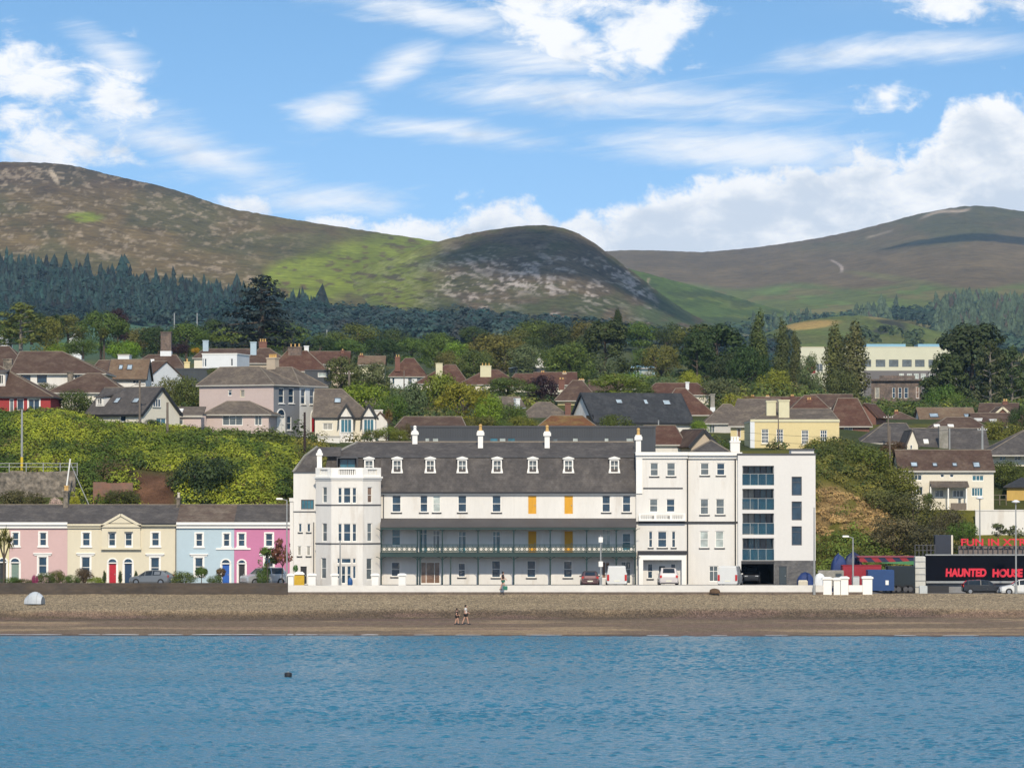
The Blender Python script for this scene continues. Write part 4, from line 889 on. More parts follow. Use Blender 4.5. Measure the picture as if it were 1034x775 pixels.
def proto(kind, var):
    "crown and trunk meshes of unit size: 10 m high"
    key = (kind, var)
    if key in PROTO: return PROTO[key]
    rs = np.random.RandomState(hash(kind) % 1 + var * 13 + sum(map(ord, kind))); rng = random.Random(var); tb = MB(); V = None
    def limb(p, q, r0, r1): tb.tube(p, q, r0, r1, 7, cap=False)
    if kind == 'broad':
        core = ((0, 0, 5.4), (3.3, 3.3, 3.2)); lobes = [core] + rot_lobes(rs, core, 15, 1.05, 1.65) + rot_lobes(rs, ((0, 0, 1.6), (2.9, 2.9, .6)), 10, 1.0, 1.4) + rot_lobes(rs, ((0, 0, 3.6), (3.4, 3.4, 1.2)), 8, 1.0, 1.5)
        V = leaf_cloud(rs, lobes, 6500, .2, .13, seed=var); limb((0, 0, -1), (0, 0, 4), .28, .2)
        for l in lobes[1:8]: limb((0, 0, rng.uniform(2.2, 4)), l[0], .2, .05)
    elif kind == 'bush':
        core = ((0, 0, 3.6), (3.9, 3.9, 3.6)); lobes = [core] + rot_lobes(rs, core, 14, .95, 2.0) + rot_lobes(rs, ((0, 0, 2), (4.2, 4.2, 1)), 7, .9, 1.9)
        V = leaf_cloud(rs, lobes, 5200, .19, .10, seed=var); limb((0, 0, -1), (0, 0, 5), .35, .1)
        for l in lobes[1:6]: limb((0, 0, .3), l[0], .2, .05)
    elif kind == 'wide':
        lobes = [((0, 0, 5.2), (4.6, 4.0, 3.2))] + rot_lobes(rs, ((0, 0, 5.0), (5.2, 4.4, 3.2)), 24, .95, 1.5) + rot_lobes(rs, ((0, 0, 1.5), (4.0, 3.4, .6)), 12, 1.0, 1.5)
        V = leaf_cloud(rs, lobes, 8500, .18, .13, seed=var); limb((0, 0, -1), (0, 0, 4), .3, .22)
        for l in lobes[1:9]: limb((0, 0, rng.uniform(2, 4)), l[0], .2, .05)
    elif kind == 'poplar':
        lobes = []
        for k in range(17):
            z = .7 + k * .53; r = 1.7 * math.sin(math.pi * min(1, (k + 2.2) / 19.5)) ** .7; o = rs.uniform(-.35, .35, 2)
            lobes.append(((o[0], o[1], z), (r * rs.uniform(.75, 1.1), r * rs.uniform(.75, 1.1), .95)))
        for k in range(9): lobes.append(((rs.uniform(-1, 1), rs.uniform(-1, 1), rs.uniform(2, 8)), (.5, .5, 1.5)))
        V = leaf_cloud(rs, lobes, 5600, .14, .0, up=.3, shell=.6, seed=var); limb((0, 0, -1), (0, 0, 8.5), .35, .06)
        for l in lobes[3:14:2]: limb((0, 0, l[0][2] - 1.2), l[0], .12, .04)
    elif kind == 'cedar':
        lobes = []
        for k in range(30):
            z = 1.6 + 8.0 * (k / 29) ** .95; reach = (1 - (z - 1.2) / 9.4) ** .75 * 4.6 + .25; a = k * 2.4 + rs.uniform(-.4, .4); q = reach * rs.uniform(.45, .95); e = q * rs.uniform(.0, .18)
            c = (q * math.cos(a), q * math.sin(a), z - e); rr = .55 + reach * .32; lobes.append((c, (rr, rr, .42 + .1 * rs.rand()))); limb((0, 0, z - .2), c, .13, .03)
            lobes.append(((q * .45 * math.cos(a + .3), q * .45 * math.sin(a + .3), z), (rr * .8, rr * .8, .4)))
        V = leaf_cloud(rs, lobes, 3600, .22, .22, up=.9, shell=.3, seed=var); limb((0, 0, -1), (0, 0, 9.6), .5, .06)
    elif kind == 'dome':
        lobes = []
        for k in range(64):
            z = .8 + 8.2 * rs.rand() ** .85; reach = 4.5 * (1 - (z / 10.2) ** 1.9) ** .72; a = rs.rand() * 6.28; q = reach * rs.uniform(.55, 1.0); r = rs.uniform(.8, 1.45)
            lobes.append(((q * math.cos(a), q * math.sin(a), z), (r, r, r * .62)))
        V = leaf_cloud(rs, lobes, 8200, .20, .10, up=.5, shell=.6, seed=var); limb((0, 0, -1), (0, 0, 8), .4, .06)
        for l in lobes[:10]: limb((0, 0, max(.8, l[0][2] - 1)), l[0], .13, .04)
    elif kind == 'pine':
        lobes = []
        for k in range(22):
            z = 3.0 + 6.6 * k / 21; reach = (2.5 if z < 7.5 else 2.5 * (10.2 - z) / 2.7) * rs.uniform(.5, 1.1); a = k * 2.4; c = (reach * math.cos(a), reach * math.sin(a), z); rr = rs.uniform(.7, 1.25)
            lobes.append((c, (rr, rr, rr * .6))); limb((0, 0, z - .5), c, .1, .03)
        V = leaf_cloud(rs, lobes, 2600, .21, .18, up=.5, shell=.4, seed=var); limb((0, 0, -1), (0, 0, 9.3), .34, .08)
    elif kind == 'cordyline':
        pts = []; heads = [(0, 0, 8.0), (-1.7, .3, 7.0), (1.6, -.3, 7.2), (.5, .9, 6.3), (-.6, -.9, 6.6)][:3 + var % 3]
        limb((0, 0, -1), (0, 0, 4.5), .3, .24); qs = []
        for hcx, hcy, hcz in heads:
            limb((0, 0, 4.4), (hcx, hcy, hcz), .2, .15)
            for k in range(120):
                d = rs.normal(size=3); d /= np.linalg.norm(d); d[2] = d[2] * .8 + .25; L = rs.uniform(1.3, 2.2); p0 = np.array((hcx, hcy, hcz)); p1 = p0 + d * L * .6; p2 = p0 + d * L + np.array((0, 0, -.45 * L * rs.rand()))
                sd = np.cross(d, (0, 0, 1)); sd /= np.linalg.norm(sd) + 1e-6; w = .085
                qs.append([p0 - sd * w * .6, p0 + sd * w * .6, p1 + sd * w, p1 - sd * w]); qs.append([p1 - sd * w, p1 + sd * w, p2 + sd * .01, p2 - sd * .01])
        V = np.array(qs).reshape(-1, 3)
    elif kind == 'ball':
        V = leaf_cloud(rs, [((0, 0, 7), (2.9, 2.9, 2.9))] + rot_lobes(rs, ((0, 0, 7), (2.2, 2.2, 2.2)), 8, 1, 1.0), 1500, .3, .05, seed=var); limb((0, 0, -1), (0, 0, 6), .22, .16)
    elif kind == 'sapling':
        lobes = rot_lobes(rs, ((0, 0, 5.2), (2.2, 2.2, 3.6)), 17, 1.0, .9); V = leaf_cloud(rs, lobes, 1100, .26, .3, seed=var); limb((0, 0, -1), (0, 0, 7.5), .14, .05)
        for l in lobes: limb((0, 0, max(1.5, l[0][2] - 1.5)), l[0], .06, .02)
    me = np_mesh(kind + '_crown', V, np.arange(len(V)).reshape(-1, 4), LEAF)
    ra = np.sqrt(V[:, 0] ** 2 + V[:, 1] ** 2); me['w'] = float(np.quantile(np.abs(V[:, 0]), .985) * 2); me['h'] = float(np.quantile(V[:, 2], .995))
    tm = bpy.data.meshes.new(kind + '_trunk'); tm.from_pydata(tb.v, [], tb.f); tm.materials.append(BARK if kind != 'pine' else BARK_G); tm.update()
    PROTO[key] = (me, tm); return PROTO[key]
WIDTH10 = dict(broad=8.6, bush=9.6, wide=11.6, poplar=3.5, cedar=8.6, pine=5.6, cordyline=5.2, ball=6.6, sapling=5.6)
NTREE = [0]
def tree(kind, px, pt, pb, wpx, Y, col, label, name=None, cat=None, group=None, depth=None):
    NTREE[0] += 1; k = NTREE[0]; me, tm = proto(kind, k % 3); b = at(px, pb, Y); t = at(px, pt, Y); h = t.z - b.z; s = Y / F; sx = wpx * s / me['w']; sz = h / me['h']
    nm = name or dict(bush='shrub', dome='spreading_tree', wide='spreading_tree', broad='broadleaf_tree', poplar='poplar_tree', cedar='cedar_tree', pine='pine_tree', cordyline='cabbage_palm', ball='topiary_tree', sapling='young_tree')[kind]
    r = empty(nm, b, (k * 2.39) % 6.28 if kind not in ('sapling',) else 0, label, cat or ('shrub' if kind == 'bush' else 'tree'), group); r.scale = (sx, depth or sx, sz)
    c = link('crown' if kind != 'bush' else 'foliage', me, r); j = random.Random(k); q = [v * j.uniform(.92, 1.08) for v in col]; c.color = (*q, 1)
    link('trunk' if kind != 'bush' else 'stem', tm, r)
    return r

# ------------------------------------------------------------------ posts, wires, cars, people
def bar_thing(name, label, cat, p, q, r, m, group=None, n=8):
    mb = MB(); mb.tube((0, 0, 0), Vector(q) - Vector(p), r, r * .8, n); return tag(mb.build(name, m, None, p), label, cat, group)
def utility_pole(px, pt, pb, Y, label, m=WOOD, r=.14, arm=True, base_m=None, lean=0, lamp=False):
    b = at(px, pb, Y); t = at(px, pt, Y); h = t.z - b.z; o = empty('utility_pole', b, 0, label, 'pole')
    mb = MB(); mb.tube((0, 0, -.6), (lean, 0, h), r, r * .75, 10); mb.build('pole', m, o)
    if base_m: mb = MB(); mb.tube((0, 0, 0), (lean * .28, 0, h * .28), r * 1.06, r * 1.03, 10); mb.build('marker_band', base_m, o)
    if arm:
        mb = MB(); mb.box(lean - .55, lean + .55, -.06, .06, h - .5, h - .4); mb.build('crossarm', m, o)
        mb = MB()
        for x in (-.5, -.2, .2, .5): mb.lathe([(.03, 0), (.05, .05), (.04, .1), (.02, .14)], (lean + x, 0, h - .4), 7)
        mb.build('insulator', PAINT, o)
    return o
def cable(a, b, label, sag=.6, r=.018):
    a, b = Vector(a), Vector(b); mb = MB(); pts = [a.lerp(b, k / 12) - Vector((0, 0, sag * 4 * (k / 12) * (1 - k / 12))) for k in range(13)]
    for p, q in zip(pts, pts[1:]): mb.tube(p - a, q - a, r, r, 5, cap=False)
    return tag(mb.build('overhead_cable', BLACK, None, a), label, 'cable')
LAMPG = mat('lamp_glass', (.75, .76, .76), .25, .03, 1, .02, 5)
def lamp_post(px, pt, pb, Y, label, style='arm', m=MGREY):
    b = at(px, pb, Y); h = at(px, pt, Y).z - b.z; o = empty('street_lamp', b, 0, label, 'street lamp')
    mb = MB(); mb.lathe([(.13, 0), (.13, .9), (.085, 1.0), (.055, h - .1)], (0, 0, 0), 10); mb.build('post', m, o)
    if style == 'arm':
        mb = MB(); mb.tube((0, 0, h - .14), (-.5, -.1, h), .04, .035, 8); mb.build('bracket', m, o)
        mb = MB(); mb.cbox(-1.0, -.4, -.2, .1, h - .06, h + .1, .04); mb.build('lamp_head', PAINT, o)
    elif style == 'disc':
        mb = MB(); mb.lathe([(.06, 0), (.10, .05), (.38, .12), (.40, .2), (.12, .34)], (0, 0, h - .3), 14); mb.build('lamp_head', LAMPG, o)
    elif style == 'plain':
        mb = MB(); mb.lathe([(.06, 0), (.07, .05), (.02, .1)], (0, 0, h - .1), 8); mb.build('finial', m, o)
    return o
CARP = {}
def paint(name, c, metal=.3):
    if name not in CARP:
        M = mat('car_' + name, c, .3, .03, 1, .03, 3, metal=metal); M.node_tree.nodes['Principled BSDF'].inputs['Coat Weight'].default_value = .6; CARP[name] = M
    return CARP[name]
TYRE = mat('tyre', (.015, .015, .016), .9, .2, 1, .1, 5); RIM = mat('rim', (.35, .36, .37), .35, .05, 1, .05, 5, metal=.8); CARG = glass_mat('car_glass', (.015, .02, .025), .04)
TAILR = mat('tail_light', (.45, .02, .015), .3, .05, 1, .05, 5); HEADL = mat('head_light', (.7, .72, .72), .15, .05, 1, .05, 5); PLATE = mat('number_plate', (.72, .7, .55), .5, .05, 1, .03, 5)
SHAPES = dict(
    hatch=[(2.08, .34, .62, .66, 1.30, 1.1), (1.95, .24, .74, .78, 1.66, 1.45), (1.1, .2, .90, .96, 1.76, 1.5), (.35, .2, .93, 1.42, 1.78, 1.24), (-.4, .2, .95, 1.5, 1.78, 1.26), (-1.35, .2, .98, 1.42, 1.76, 1.2), (-1.98, .26, 1.0, 1.08, 1.66, 1.3), (-2.1, .36, .8, .84, 1.5, 1.3)],
    estate=[(2.25, .34, .62, .66, 1.30, 1.1), (2.1, .24, .74, .80, 1.70, 1.45), (1.2, .2, .92, .98, 1.8, 1.5), (.45, .2, .95, 1.45, 1.82, 1.28), (-.4, .2, .97, 1.53, 1.82, 1.3), (-1.75, .2, .98, 1.48, 1.80, 1.26), (-2.15, .26, 1.0, 1.12, 1.70, 1.3), (-2.28, .36, .8, .84, 1.5, 1.3)],
    suv=[(2.2, .42, .72, .78, 1.45, 1.3), (2.08, .32, .92, .98, 1.78, 1.6), (1.15, .3, 1.08, 1.14, 1.86, 1.6), (.5, .3, 1.1, 1.7, 1.88, 1.4), (-.4, .3, 1.12, 1.8, 1.88, 1.42), (-1.8, .3, 1.13, 1.76, 1.86, 1.4), (-2.12, .36, 1.1, 1.3, 1.78, 1.5), (-2.2, .45, .9, .96, 1.6, 1.4)],
    van=[(2.3, .36, .8, .85, 1.6, 1.4), (2.15, .28, 1.0, 1.08, 1.85, 1.6), (1.55, .25, 1.12, 1.2, 1.92, 1.65), (1.0, .25, 1.15, 1.9, 1.95, 1.62), (.3, .25, 1.15, 2.0, 1.95, 1.66), (-1.9, .25, 1.15, 2.0, 1.95, 1.66), (-2.25, .25, 1.15, 1.97, 1.93, 1.62), (-2.3, .3, 1.15, 1.9, 1.9, 1.58)])
def car(px, pb, Y, shape, colour, rz, label, name='parked_car', cat='car', k=1.0, rear_glass=True, z=None):
    b = at(px, pb, Y); b.z = z if z is not None else b.z; o = empty(name, b, rz, label, cat); st = SHAPES[shape]; mb = MB(); n = len(st)
    def ring(s): x, zb, zm, zt, w, wt = s; return [Vector((x, -w / 2 + .06, zb)), Vector((x, -w / 2, zb + .18)), Vector((x, -w / 2 + .02, zm)), Vector((x, -wt / 2, zt - .04)), Vector((x, -wt / 2 + .12, zt)), Vector((x, wt / 2 - .12, zt)), Vector((x, wt / 2, zt - .04)), Vector((x, w / 2 - .02, zm)), Vector((x, w / 2, zb + .18)), Vector((x, w / 2 - .06, zb))]
    rings = [ring(s) for s in st]
    for a, c in zip(rings, rings[1:]):
        for q in range(10): mb.poly([a[q], a[(q + 1) % 10], c[(q + 1) % 10], c[q]])
    mb.poly(rings[0]); mb.poly(rings[-1][::-1]); body = mb.build('body', colour, o)
    def inset(p, m=.09, off=.012):
        c = sum(p, Vector()) / 4; nrm = (p[1] - p[0]).cross(p[3] - p[0]).normalized(); q = [v.lerp(c, m) + nrm * off for v in p]; q2 = [v - nrm * off * 1.6 for v in q]; return q, q2
    glass = []
    i0, i1 = (2, 5) if shape != 'van' else (2, 4)
    for i in range(i0, i1):
        for a_, b_ in ((2, 3), (6, 7)):
            glass.append([rings[i][b_], rings[i + 1][b_], rings[i + 1][a_], rings[i][a_]] if a_ == 6 else [rings[i][a_], rings[i][b_], rings[i + 1][b_], rings[i + 1][a_]])
    glass.append([rings[2][4], rings[2][5], rings[3][5], rings[3][4]])
    if rear_glass:
        if shape == 'van':
            x = st[-1][0] - .005
            for sg in (-1, 1): glass.append([Vector((x, sg * .1, 1.25)), Vector((x, sg * .1, 1.75)), Vector((x, sg * .72, 1.75)), Vector((x, sg * .78, 1.25))] if sg > 0 else [Vector((x, -.78, 1.25)), Vector((x, -.72, 1.75)), Vector((x, -.1, 1.75)), Vector((x, -.1, 1.25))])
        else: glass.append([rings[5][4], rings[5][5], rings[6][5], rings[6][4]])
    for g in glass:
        m2 = MB(); q, q2 = inset(g); m2.hexa(q2 + q); m2.build('car_window', CARG, o)
    wr = .33 if shape != 'suv' else .38
    for x in (st[0][0] - .82, st[-1][0] + .78):
        for sg in (-1, 1):
            y = sg * (st[3][4] / 2 - .1); m2 = MB(); m2.tube((x, y - .1, wr), (x, y + .1, wr), wr, wr, 18); wl = m2.build('wheel', TYRE, o)
            m2 = MB(); m2.tube((x, y + sg * .09, wr), (x, y + sg * .115, wr), wr * .62, wr * .55, 14); m2.build('rim', RIM, wl)
            m2 = MB(); m2.tube((x, y + sg * .085, wr), (x, y + sg * .108, wr), wr * 1.16, wr * 1.16, 18)
    for sg in (-1, 1):
        x, zb, zm, zt, w, wt = st[1]; m2 = MB(); m2.box(x - .02, x + .08, sg * (w / 2 - .36) - .15, sg * (w / 2 - .36) + .15, zm - .17, zm - .03); m2.build('headlight', HEADL, o)
        x, zb, zm, zt, w, wt = st[-2]; m2 = MB(); hh = .22 if shape != 'van' else .55; m2.box(x - .1, x + .03, sg * (w / 2 - .13) - .1, sg * (w / 2 - .13) + .1, zm - hh, zm + .02); m2.build('tail_light', TAILR, o)
        m2 = MB(); m2.box(st[2][0] - .35, st[2][0] - .2, sg * (st[2][4] / 2 + .02) - .08, sg * (st[2][4] / 2 + .02) + .08, st[2][2], st[2][2] + .13); m2.build('wing_mirror', colour, o)
    x = st[-1][0]; m2 = MB(); m2.box(x - .02, x + .02, -.26, .26, .52, .63); m2.build('number_plate', PLATE, o)
    o.scale = (k, k, k)
    return o
def skin(name, joints, edges, radii, m, parent, sub=2):
    me = bpy.data.meshes.new(name); me.from_pydata(joints, edges, []); me.materials.append(m); ob = bpy.data.objects.new(name, me); COL.objects.link(ob)
    md = ob.modifiers.new('skin', 'SKIN'); md.use_smooth_shade = True
    for v, r in zip(me.skin_vertices[0].data, radii): v.radius = r if isinstance(r, tuple) else (r, r)
    me.skin_vertices[0].data[0].use_root = True
    sm = ob.modifiers.new('sub', 'SUBSURF'); sm.levels = sm.render_levels = sub
    ob.parent = parent; return ob
SKINM = mat('skin', (.48, .27, .19), .6, .05, 3, .05, 10); HAIRM = mat('hair_dark', (.02, .014, .01), .7, .2, 5, .2, 20)
def person(loc, rz, label, top, bottom, step=.22, long_top=False, hair=HAIRM, h=1.72, bare_legs=True, arm_bend=.3):
    o = empty('person', loc, rz, label, 'person'); k = h / 1.75
    P = lambda *c: (c[0] * k, c[1] * k, c[2] * k); s = step
    J = [P(0, 0, .95), P(0, .0, 1.12), P(0, .02, 1.34), P(0, .02, 1.45), P(0, .0, 1.53), P(0, -.02, 1.62), P(0, -.015, 1.71)]
    E = [(0, 1), (1, 2), (2, 3), (3, 4), (4, 5), (5, 6)]; Rr = [(.155, .11), (.135, .10), (.165, .115), (.11, .08), (.055, .055), (.085, .098), (.06, .07)]
    for sg, f in ((-1, s), (1, -s)):
        b = len(J); J += [P(sg * .10, 0, .88), P(sg * .10, -f * .55, .50), P(sg * .10, -f + .05, .09), P(sg * .11, -f - .09, .035)]; E += [(0, b), (b, b + 1), (b + 1, b + 2), (b + 2, b + 3)]; Rr += [.09, .06, .042, .04]
        b = len(J); J += [P(sg * .20, .02, 1.40), P(sg * .25, f * .5 + .02, 1.12), P(sg * .24, f * .9 - arm_bend * .4, .93 + arm_bend * .25), P(sg * .235, f * 1.0 - arm_bend * .5, .85 + arm_bend * .3)]; E += [(3, b), (b, b + 1), (b + 1, b + 2), (b + 2, b + 3)]; Rr += [.058, .042, .032, .036]
    body = skin('body', J, E, Rr, SKINM, o)
    # clothes a little wider than the body beneath
    tj = [0, 1, 2, 3, 11, 12, 19 - 4, 16] if False else None
    la, ra = (11, 12), (19, 20)
    vs = [J[1], J[2], J[3], J[la[0]], J[ra[0]], tuple((a + b) / 2 for a, b in zip(J[la[0]], J[la[1]])), tuple((a + b) / 2 for a, b in zip(J[ra[0]], J[ra[1]])), J[0]]
    skin('shirt', vs, [(0, 1), (1, 2), (2, 3), (2, 4), (3, 5), (4, 6), (0, 7)], [(.155, .12), (.18, .13), (.13, .10), .078, .078, .066, .066, (.175, .13)], top, o)
    ll, rl = (7, 8), (15, 16); f_ = .55 if bare_legs else 1.9
    mid = lambda a, b: tuple(x + (y - x) * f_ for x, y in zip(a, b)) if f_ <= 1 else b
    vs = [J[0], J[ll[0]], J[rl[0]], mid(J[ll[0]], J[ll[1]]), mid(J[rl[0]], J[rl[1]])]; ed = [(0, 1), (0, 2), (1, 3), (2, 4)]; rr = [(.165, .125), .105, .105, .095, .095]
    if not bare_legs: vs += [J[9], J[17]]; ed += [(3, 5), (4, 6)]; rr += [.06, .06]
    skin('shorts' if bare_legs else 'trousers', vs, ed, rr, bottom, o)
    skin('hair', [P(0, .03, 1.66), P(0, .01, 1.74), P(0, .05, 1.58)], [(0, 1), (0, 2)], [(.09, .095), (.075, .085), .07], hair, o)
    for q in (9, 17):
        a, b = J[q], J[q + 1]; mb = MB(); mb.cbox(b[0] - .05, b[0] + .05, b[1] - .08, a[1] + .07, 0, .1, .03); mb.build('shoe', BLACK, o)
    return o
# ------------------------------------------------------------------ the seafront: coloured terrace, white hotel, town houses, flats
PINKP = mat('render_pale_pink', (.55, .38, .36), .85, .05, .3, .04, 3); LILAC = mat('render_pale_lilac', (.60, .50, .53), .85, .05, .3, .04, 3); YELW = mat('render_butter', (.62, .55, .32), .85, .05, .3, .04, 3)
CREAM = mat('render_cream', (.62, .56, .42), .85, .05, .3, .04, 3, (1, 1, .4)); LBLUE = mat('render_light_blue', (.41, .51, .56), .85, .05, .3, .04, 3); HOTP = mat('render_bright_pink', (.50, .18, .31), .85, .06, .3, .04, 3)
TY, TB, TE, TR = 388.0, 589.2, 528.5, 511.0
S1 = dict(sur=.14); S2 = dict(sur=.14, hood=True)
def cornice(H, px0, px1, m=PAINT, y=527, h=6.0):
    H.part('cornice', m, [(px0, px1, y, y + 2.6, -.42, .1), (px0, px1, y + 2.6, y + h, -.22, .1)])
h = house('terrace_house', 'butter yellow terrace house with an arched doorway, half hidden by the cabbage palm', TY, -50, 9, TB, TE, 9, 'gx', TR, YELW, SLATE, ov=.12, og=0, group='coloured terrace houses',
          wins=[(-12, -5, 537.5, 551, 'sash', S1), (-1, 6.5, 568, 589, 'door', dict(colour='black', fan=.8, fanarch=True))]); cornice(h, -50, 9)
h = house('terrace_house', 'pale pink terrace house with a sage green door', TY, 9, 68, TB, TE, 9, 'gx', TR, PINKP, SLATE, ov=.12, og=0, group='coloured terrace houses',
          wins=[(40, 47, 537.4, 551, 'sash', S1), (38.8, 47.4, 562, 579.5, 'sash', S2), (12.5, 19, 537.4, 551, 'sash', S1), (11, 19.4, 568.3, 589, 'door', dict(colour='sage', fan=.8, fanarch=True))],
          chims=[(67, 490, 518, 4.4, 4.4, dict(m=STONE, pots=2, deep=1.3))]); cornice(h, 9, 68)
h.part('wall_panel', LILAC, [(9.05, 25, 533, 589.2, -.05, -.002)]) if False else None
h = house('terrace_house', 'cream double house with pediment, one red door and one navy door', TY, 68, 178, TB, TE, 9, 'gx', TR, CREAM, SLATE, ov=.3, og=0, group='coloured terrace houses', fascia='cream',
          wins=[(83.2, 91, 537.4, 551.2, 'sash', S1), (109.6, 116.7, 537.4, 551.2, 'sash', S1), (126.3, 133.5, 537.4, 551.2, 'sash', S1), (153.1, 160.8, 537.4, 551.2, 'sash', S1),
                (82.2, 91, 562, 583, 'sash', S2), (152, 161, 562.5, 583, 'sash', S2), (109.6, 117.6, 568.7, 589, 'door', dict(colour='red', fan=.8, fanarch=True)), (125.4, 133.5, 568.7, 589, 'door', dict(colour='navy', fan=.8, fanarch=True))],
          chims=[(180.4, 497, 518, 3.2, 4.4, dict(m=STONE, pots=1, pot=POTW, deep=1.3))])
h.part('cornice', FRM['cream'], [(68, 102, 529.5, 533, -.2, .1)]); h.part('cornice', FRM['cream'], [(142.5, 178, 529.5, 532, -.14, .1)]); h.part('string_course', FRM['cream'], [(102, 142.5, 552.8, 554.6, -.34, .1)])
h.part('gutter', BLACK, [(142.5, 177.6, 527.8, 529.2, -.46, -.32)]); h.part('downpipe', DGREY, [(177.0, 177.9, 529.5, 588, -.14, -.02)])
mb = MB(); a, b, c = h.p(102, 531, -.3), h.p(142.5, 531, -.3), h.p(122, 519.5, -.3)
h.part('projecting_bay', CREAM, [(102.8, 109, 531, 552.8, -.28, -.003), (117.4, 125.6, 531, 552.8, -.28, -.003), (134.2, 141.7, 531, 552.8, -.28, -.003), (109, 117.4, 531, 536.5, -.28, -.003), (125.6, 134.2, 531, 536.5, -.28, -.003)])
def tri(mb, a, b, c, y0, y1, m=0):
    f = [Vector((p.x, y0, p.z)) for p in (a, b, c)]; g = [Vector((p.x, y1, p.z)) for p in (a, b, c)]
    mb.poly(f, m); mb.poly(g[::-1], m)
    for k in range(3): mb.poly([f[(k + 1) % 3], f[k], g[k], g[(k + 1) % 3]], m)
tri(mb, a, b, c, -.3, 2.2)
for p, q in ((a, c), (c, b), (a, b)):
    d = (q - p).normalized(); n_ = Vector((-d.z, 0, d.x)); n_ = n_ if n_.z > 0 else -n_
    if p is a and q is b: n_ = Vector((0, 0, 1)); 
    P = [Vector((v.x, -.44, v.z)) for v in (p, q)]; mb.hexa([P[0] - n_ * .1, P[1] - n_ * .1, P[1] - n_ * .1 + Vector((0, .3, 0)), P[0] - n_ * .1 + Vector((0, .3, 0)), P[0] + n_ * .13, P[1] + n_ * .13, P[1] + n_ * .13 + Vector((0, .3, 0)), P[0] + n_ * .13 + Vector((0, .3, 0))])
mb.build('pediment', CREAM, h.root)
h = house('terrace_house', 'light blue terrace house with a bright blue door and weathered brown roof', TY, 178, 236.4, TB, TE, 9, 'gx', TR, LBLUE, SLATE_B, ov=.12, og=0, group='coloured terrace houses',
          wins=[(197.7, 204.6, 538.3, 551.6, 'sash', S1), (225.5, 232, 538.3, 551.6, 'sash', S1), (196.7, 205, 562.8, 581, 'sash', S2), (224, 232, 569.4, 589, 'door', dict(colour='blue', fan=.8, fanarch=True))]); cornice(h, 178, 236.4)
h.part('string_course', PAINT, [(218, 236.3, 553, 554.6, -.1, .05)])
h = house('terrace_house', 'bright pink terrace house with a dark open doorway', TY, 236.4, 294, TB, TE, 9, 'gx', TR, HOTP, SLATE, ov=.12, og=0, group='coloured terrace houses',
          wins=[(240.5, 247.4, 538.3, 551.6, 'sash', S1), (268, 275.4, 538.3, 551.6, 'sash', S1), (267, 276, 562.8, 581, 'sash', S2), (240.7, 247.6, 569.4, 589, 'door', dict(colour='black', fan=.8, fanarch=True))]); cornice(h, 236.4, 294)
h.part('string_course', PAINT, [(236.5, 253, 553, 554.6, -.1, .05)])

# ---- the hotel
HY = 387.2; HB = row(3.2, HY)
PD = dict(pane='dark', sill='black'); ORG = dict(colour='orange', panel=False, rec=.06, frame='cream')
wn = []
for a, b, o in ((395.7, 405, PD), (424, 432, dict(pane='dark', sill='black')), (437, 444.8, dict(pane='pale', sill='black')), (462.3, 471.3, PD), (496.8, 506, PD), (607.8, 616.4, PD), (628.4, 637, PD)): wn.append((a, b, 499.6, 517, 'sash', o))
for a, b in ((533, 541.9), (569.6, 578.8)): wn += [(a, b, 500.4, 518.5, 'door', dict(ORG)), (a, b, 536, 559, 'door', dict(ORG))]
wn += [(395.5, 404.5, 532, 551, 'sash', dict(pane='teal')), (424.2, 431.5, 533, 559, 'french', dict(pane='teal')), (437, 444.3, 535, 559, 'french', dict(pane='grey')), (462.8, 470.8, 536, 559, 'french', dict(pane='teal')), (497.4, 505.4, 536, 559, 'french', dict(pane='teal')),
       (608, 616.5, 534, 559, 'french', dict(pane='pale')), (628.2, 637, 538, 556, 'sash', dict(pane='teal'))]
wn += [(395, 404, 567, 582, 'sash', PD), (424.6, 444.4, 567, 590, 'patio', dict(pane='brown')), (462.6, 470, 568, 582.5, 'sash', PD), (496.4, 505.4, 565.5, 583, 'sash', PD), (532, 541, 565.5, 583, 'sash', PD), (569, 577.8, 566, 583, 'sash', PD),
       (607.5, 616, 566.5, 584, 'cas2', dict(pane='brown')), (627, 637, 566.5, 590, 'cas2t', dict(pane='grey'))]
h = house('seafront_hotel', 'long white hotel with slate mansard, dormers and green iron balcony', HY, 384.2, 642.3, HB, 496.4, 13, None, None, WHITE, SLATE, wins=wn, cat='hotel', found=1)
HT = h
# mansard roof over the long front
def mansard(H, name, pts, m=SLATE):
    mb = MB()
    for q in pts: mb.poly(q)
    return mb
e0, e1 = h.p(322, 497.0, 1.6).x, h.p(642.2, 497, -.28).x; ze = h.p(500, 497.2, -.28).z; zk = h.p(500, 461.0, 1.5).z; zr = h.p(500, 446.2, 6.4).z
mb = MB(); L0, L1, L2 = h.p(384.3, 497, -.28).x, h.p(331, 461, 1.5).x, h.p(361, 446.2, 6.4).x
xa = h.p(323, 480, .6).x
mb.poly([(L0, -.28, ze), (e1, -.28, ze), (e1, 1.5, zk), (L0, 1.5, zk)]); mb.poly([(xa, 1.0, ze), (L0, 1.0, ze), (L0, 1.5, zk), (L1, 1.5, zk)]); mb.poly([(L0, -.28, ze), (L0, 1.5, zk), (L0, 1.5, ze)])
mb.poly([(L1, 1.44, zk), (e1, 1.44, zk), (e1, 6.4, zr), (L2, 6.4, zr)]); mb.poly([(L1, 11.4, zk), (L1, 1.44, zk), (L2, 6.4, zr)]); mb.poly([(e1, 11.4, zk), (L1, 11.4, zk), (L2, 6.4, zr), (e1, 6.4, zr)])
mb.poly([(xa, 13, ze), (xa, 1.0, ze), (L1, 1.5, zk), (L1, 11.5, zk)]); mb.poly([(e1, 13.2, ze), (xa, 13.2, ze), (L1, 11.5, zk), (e1, 11.5, zk)])
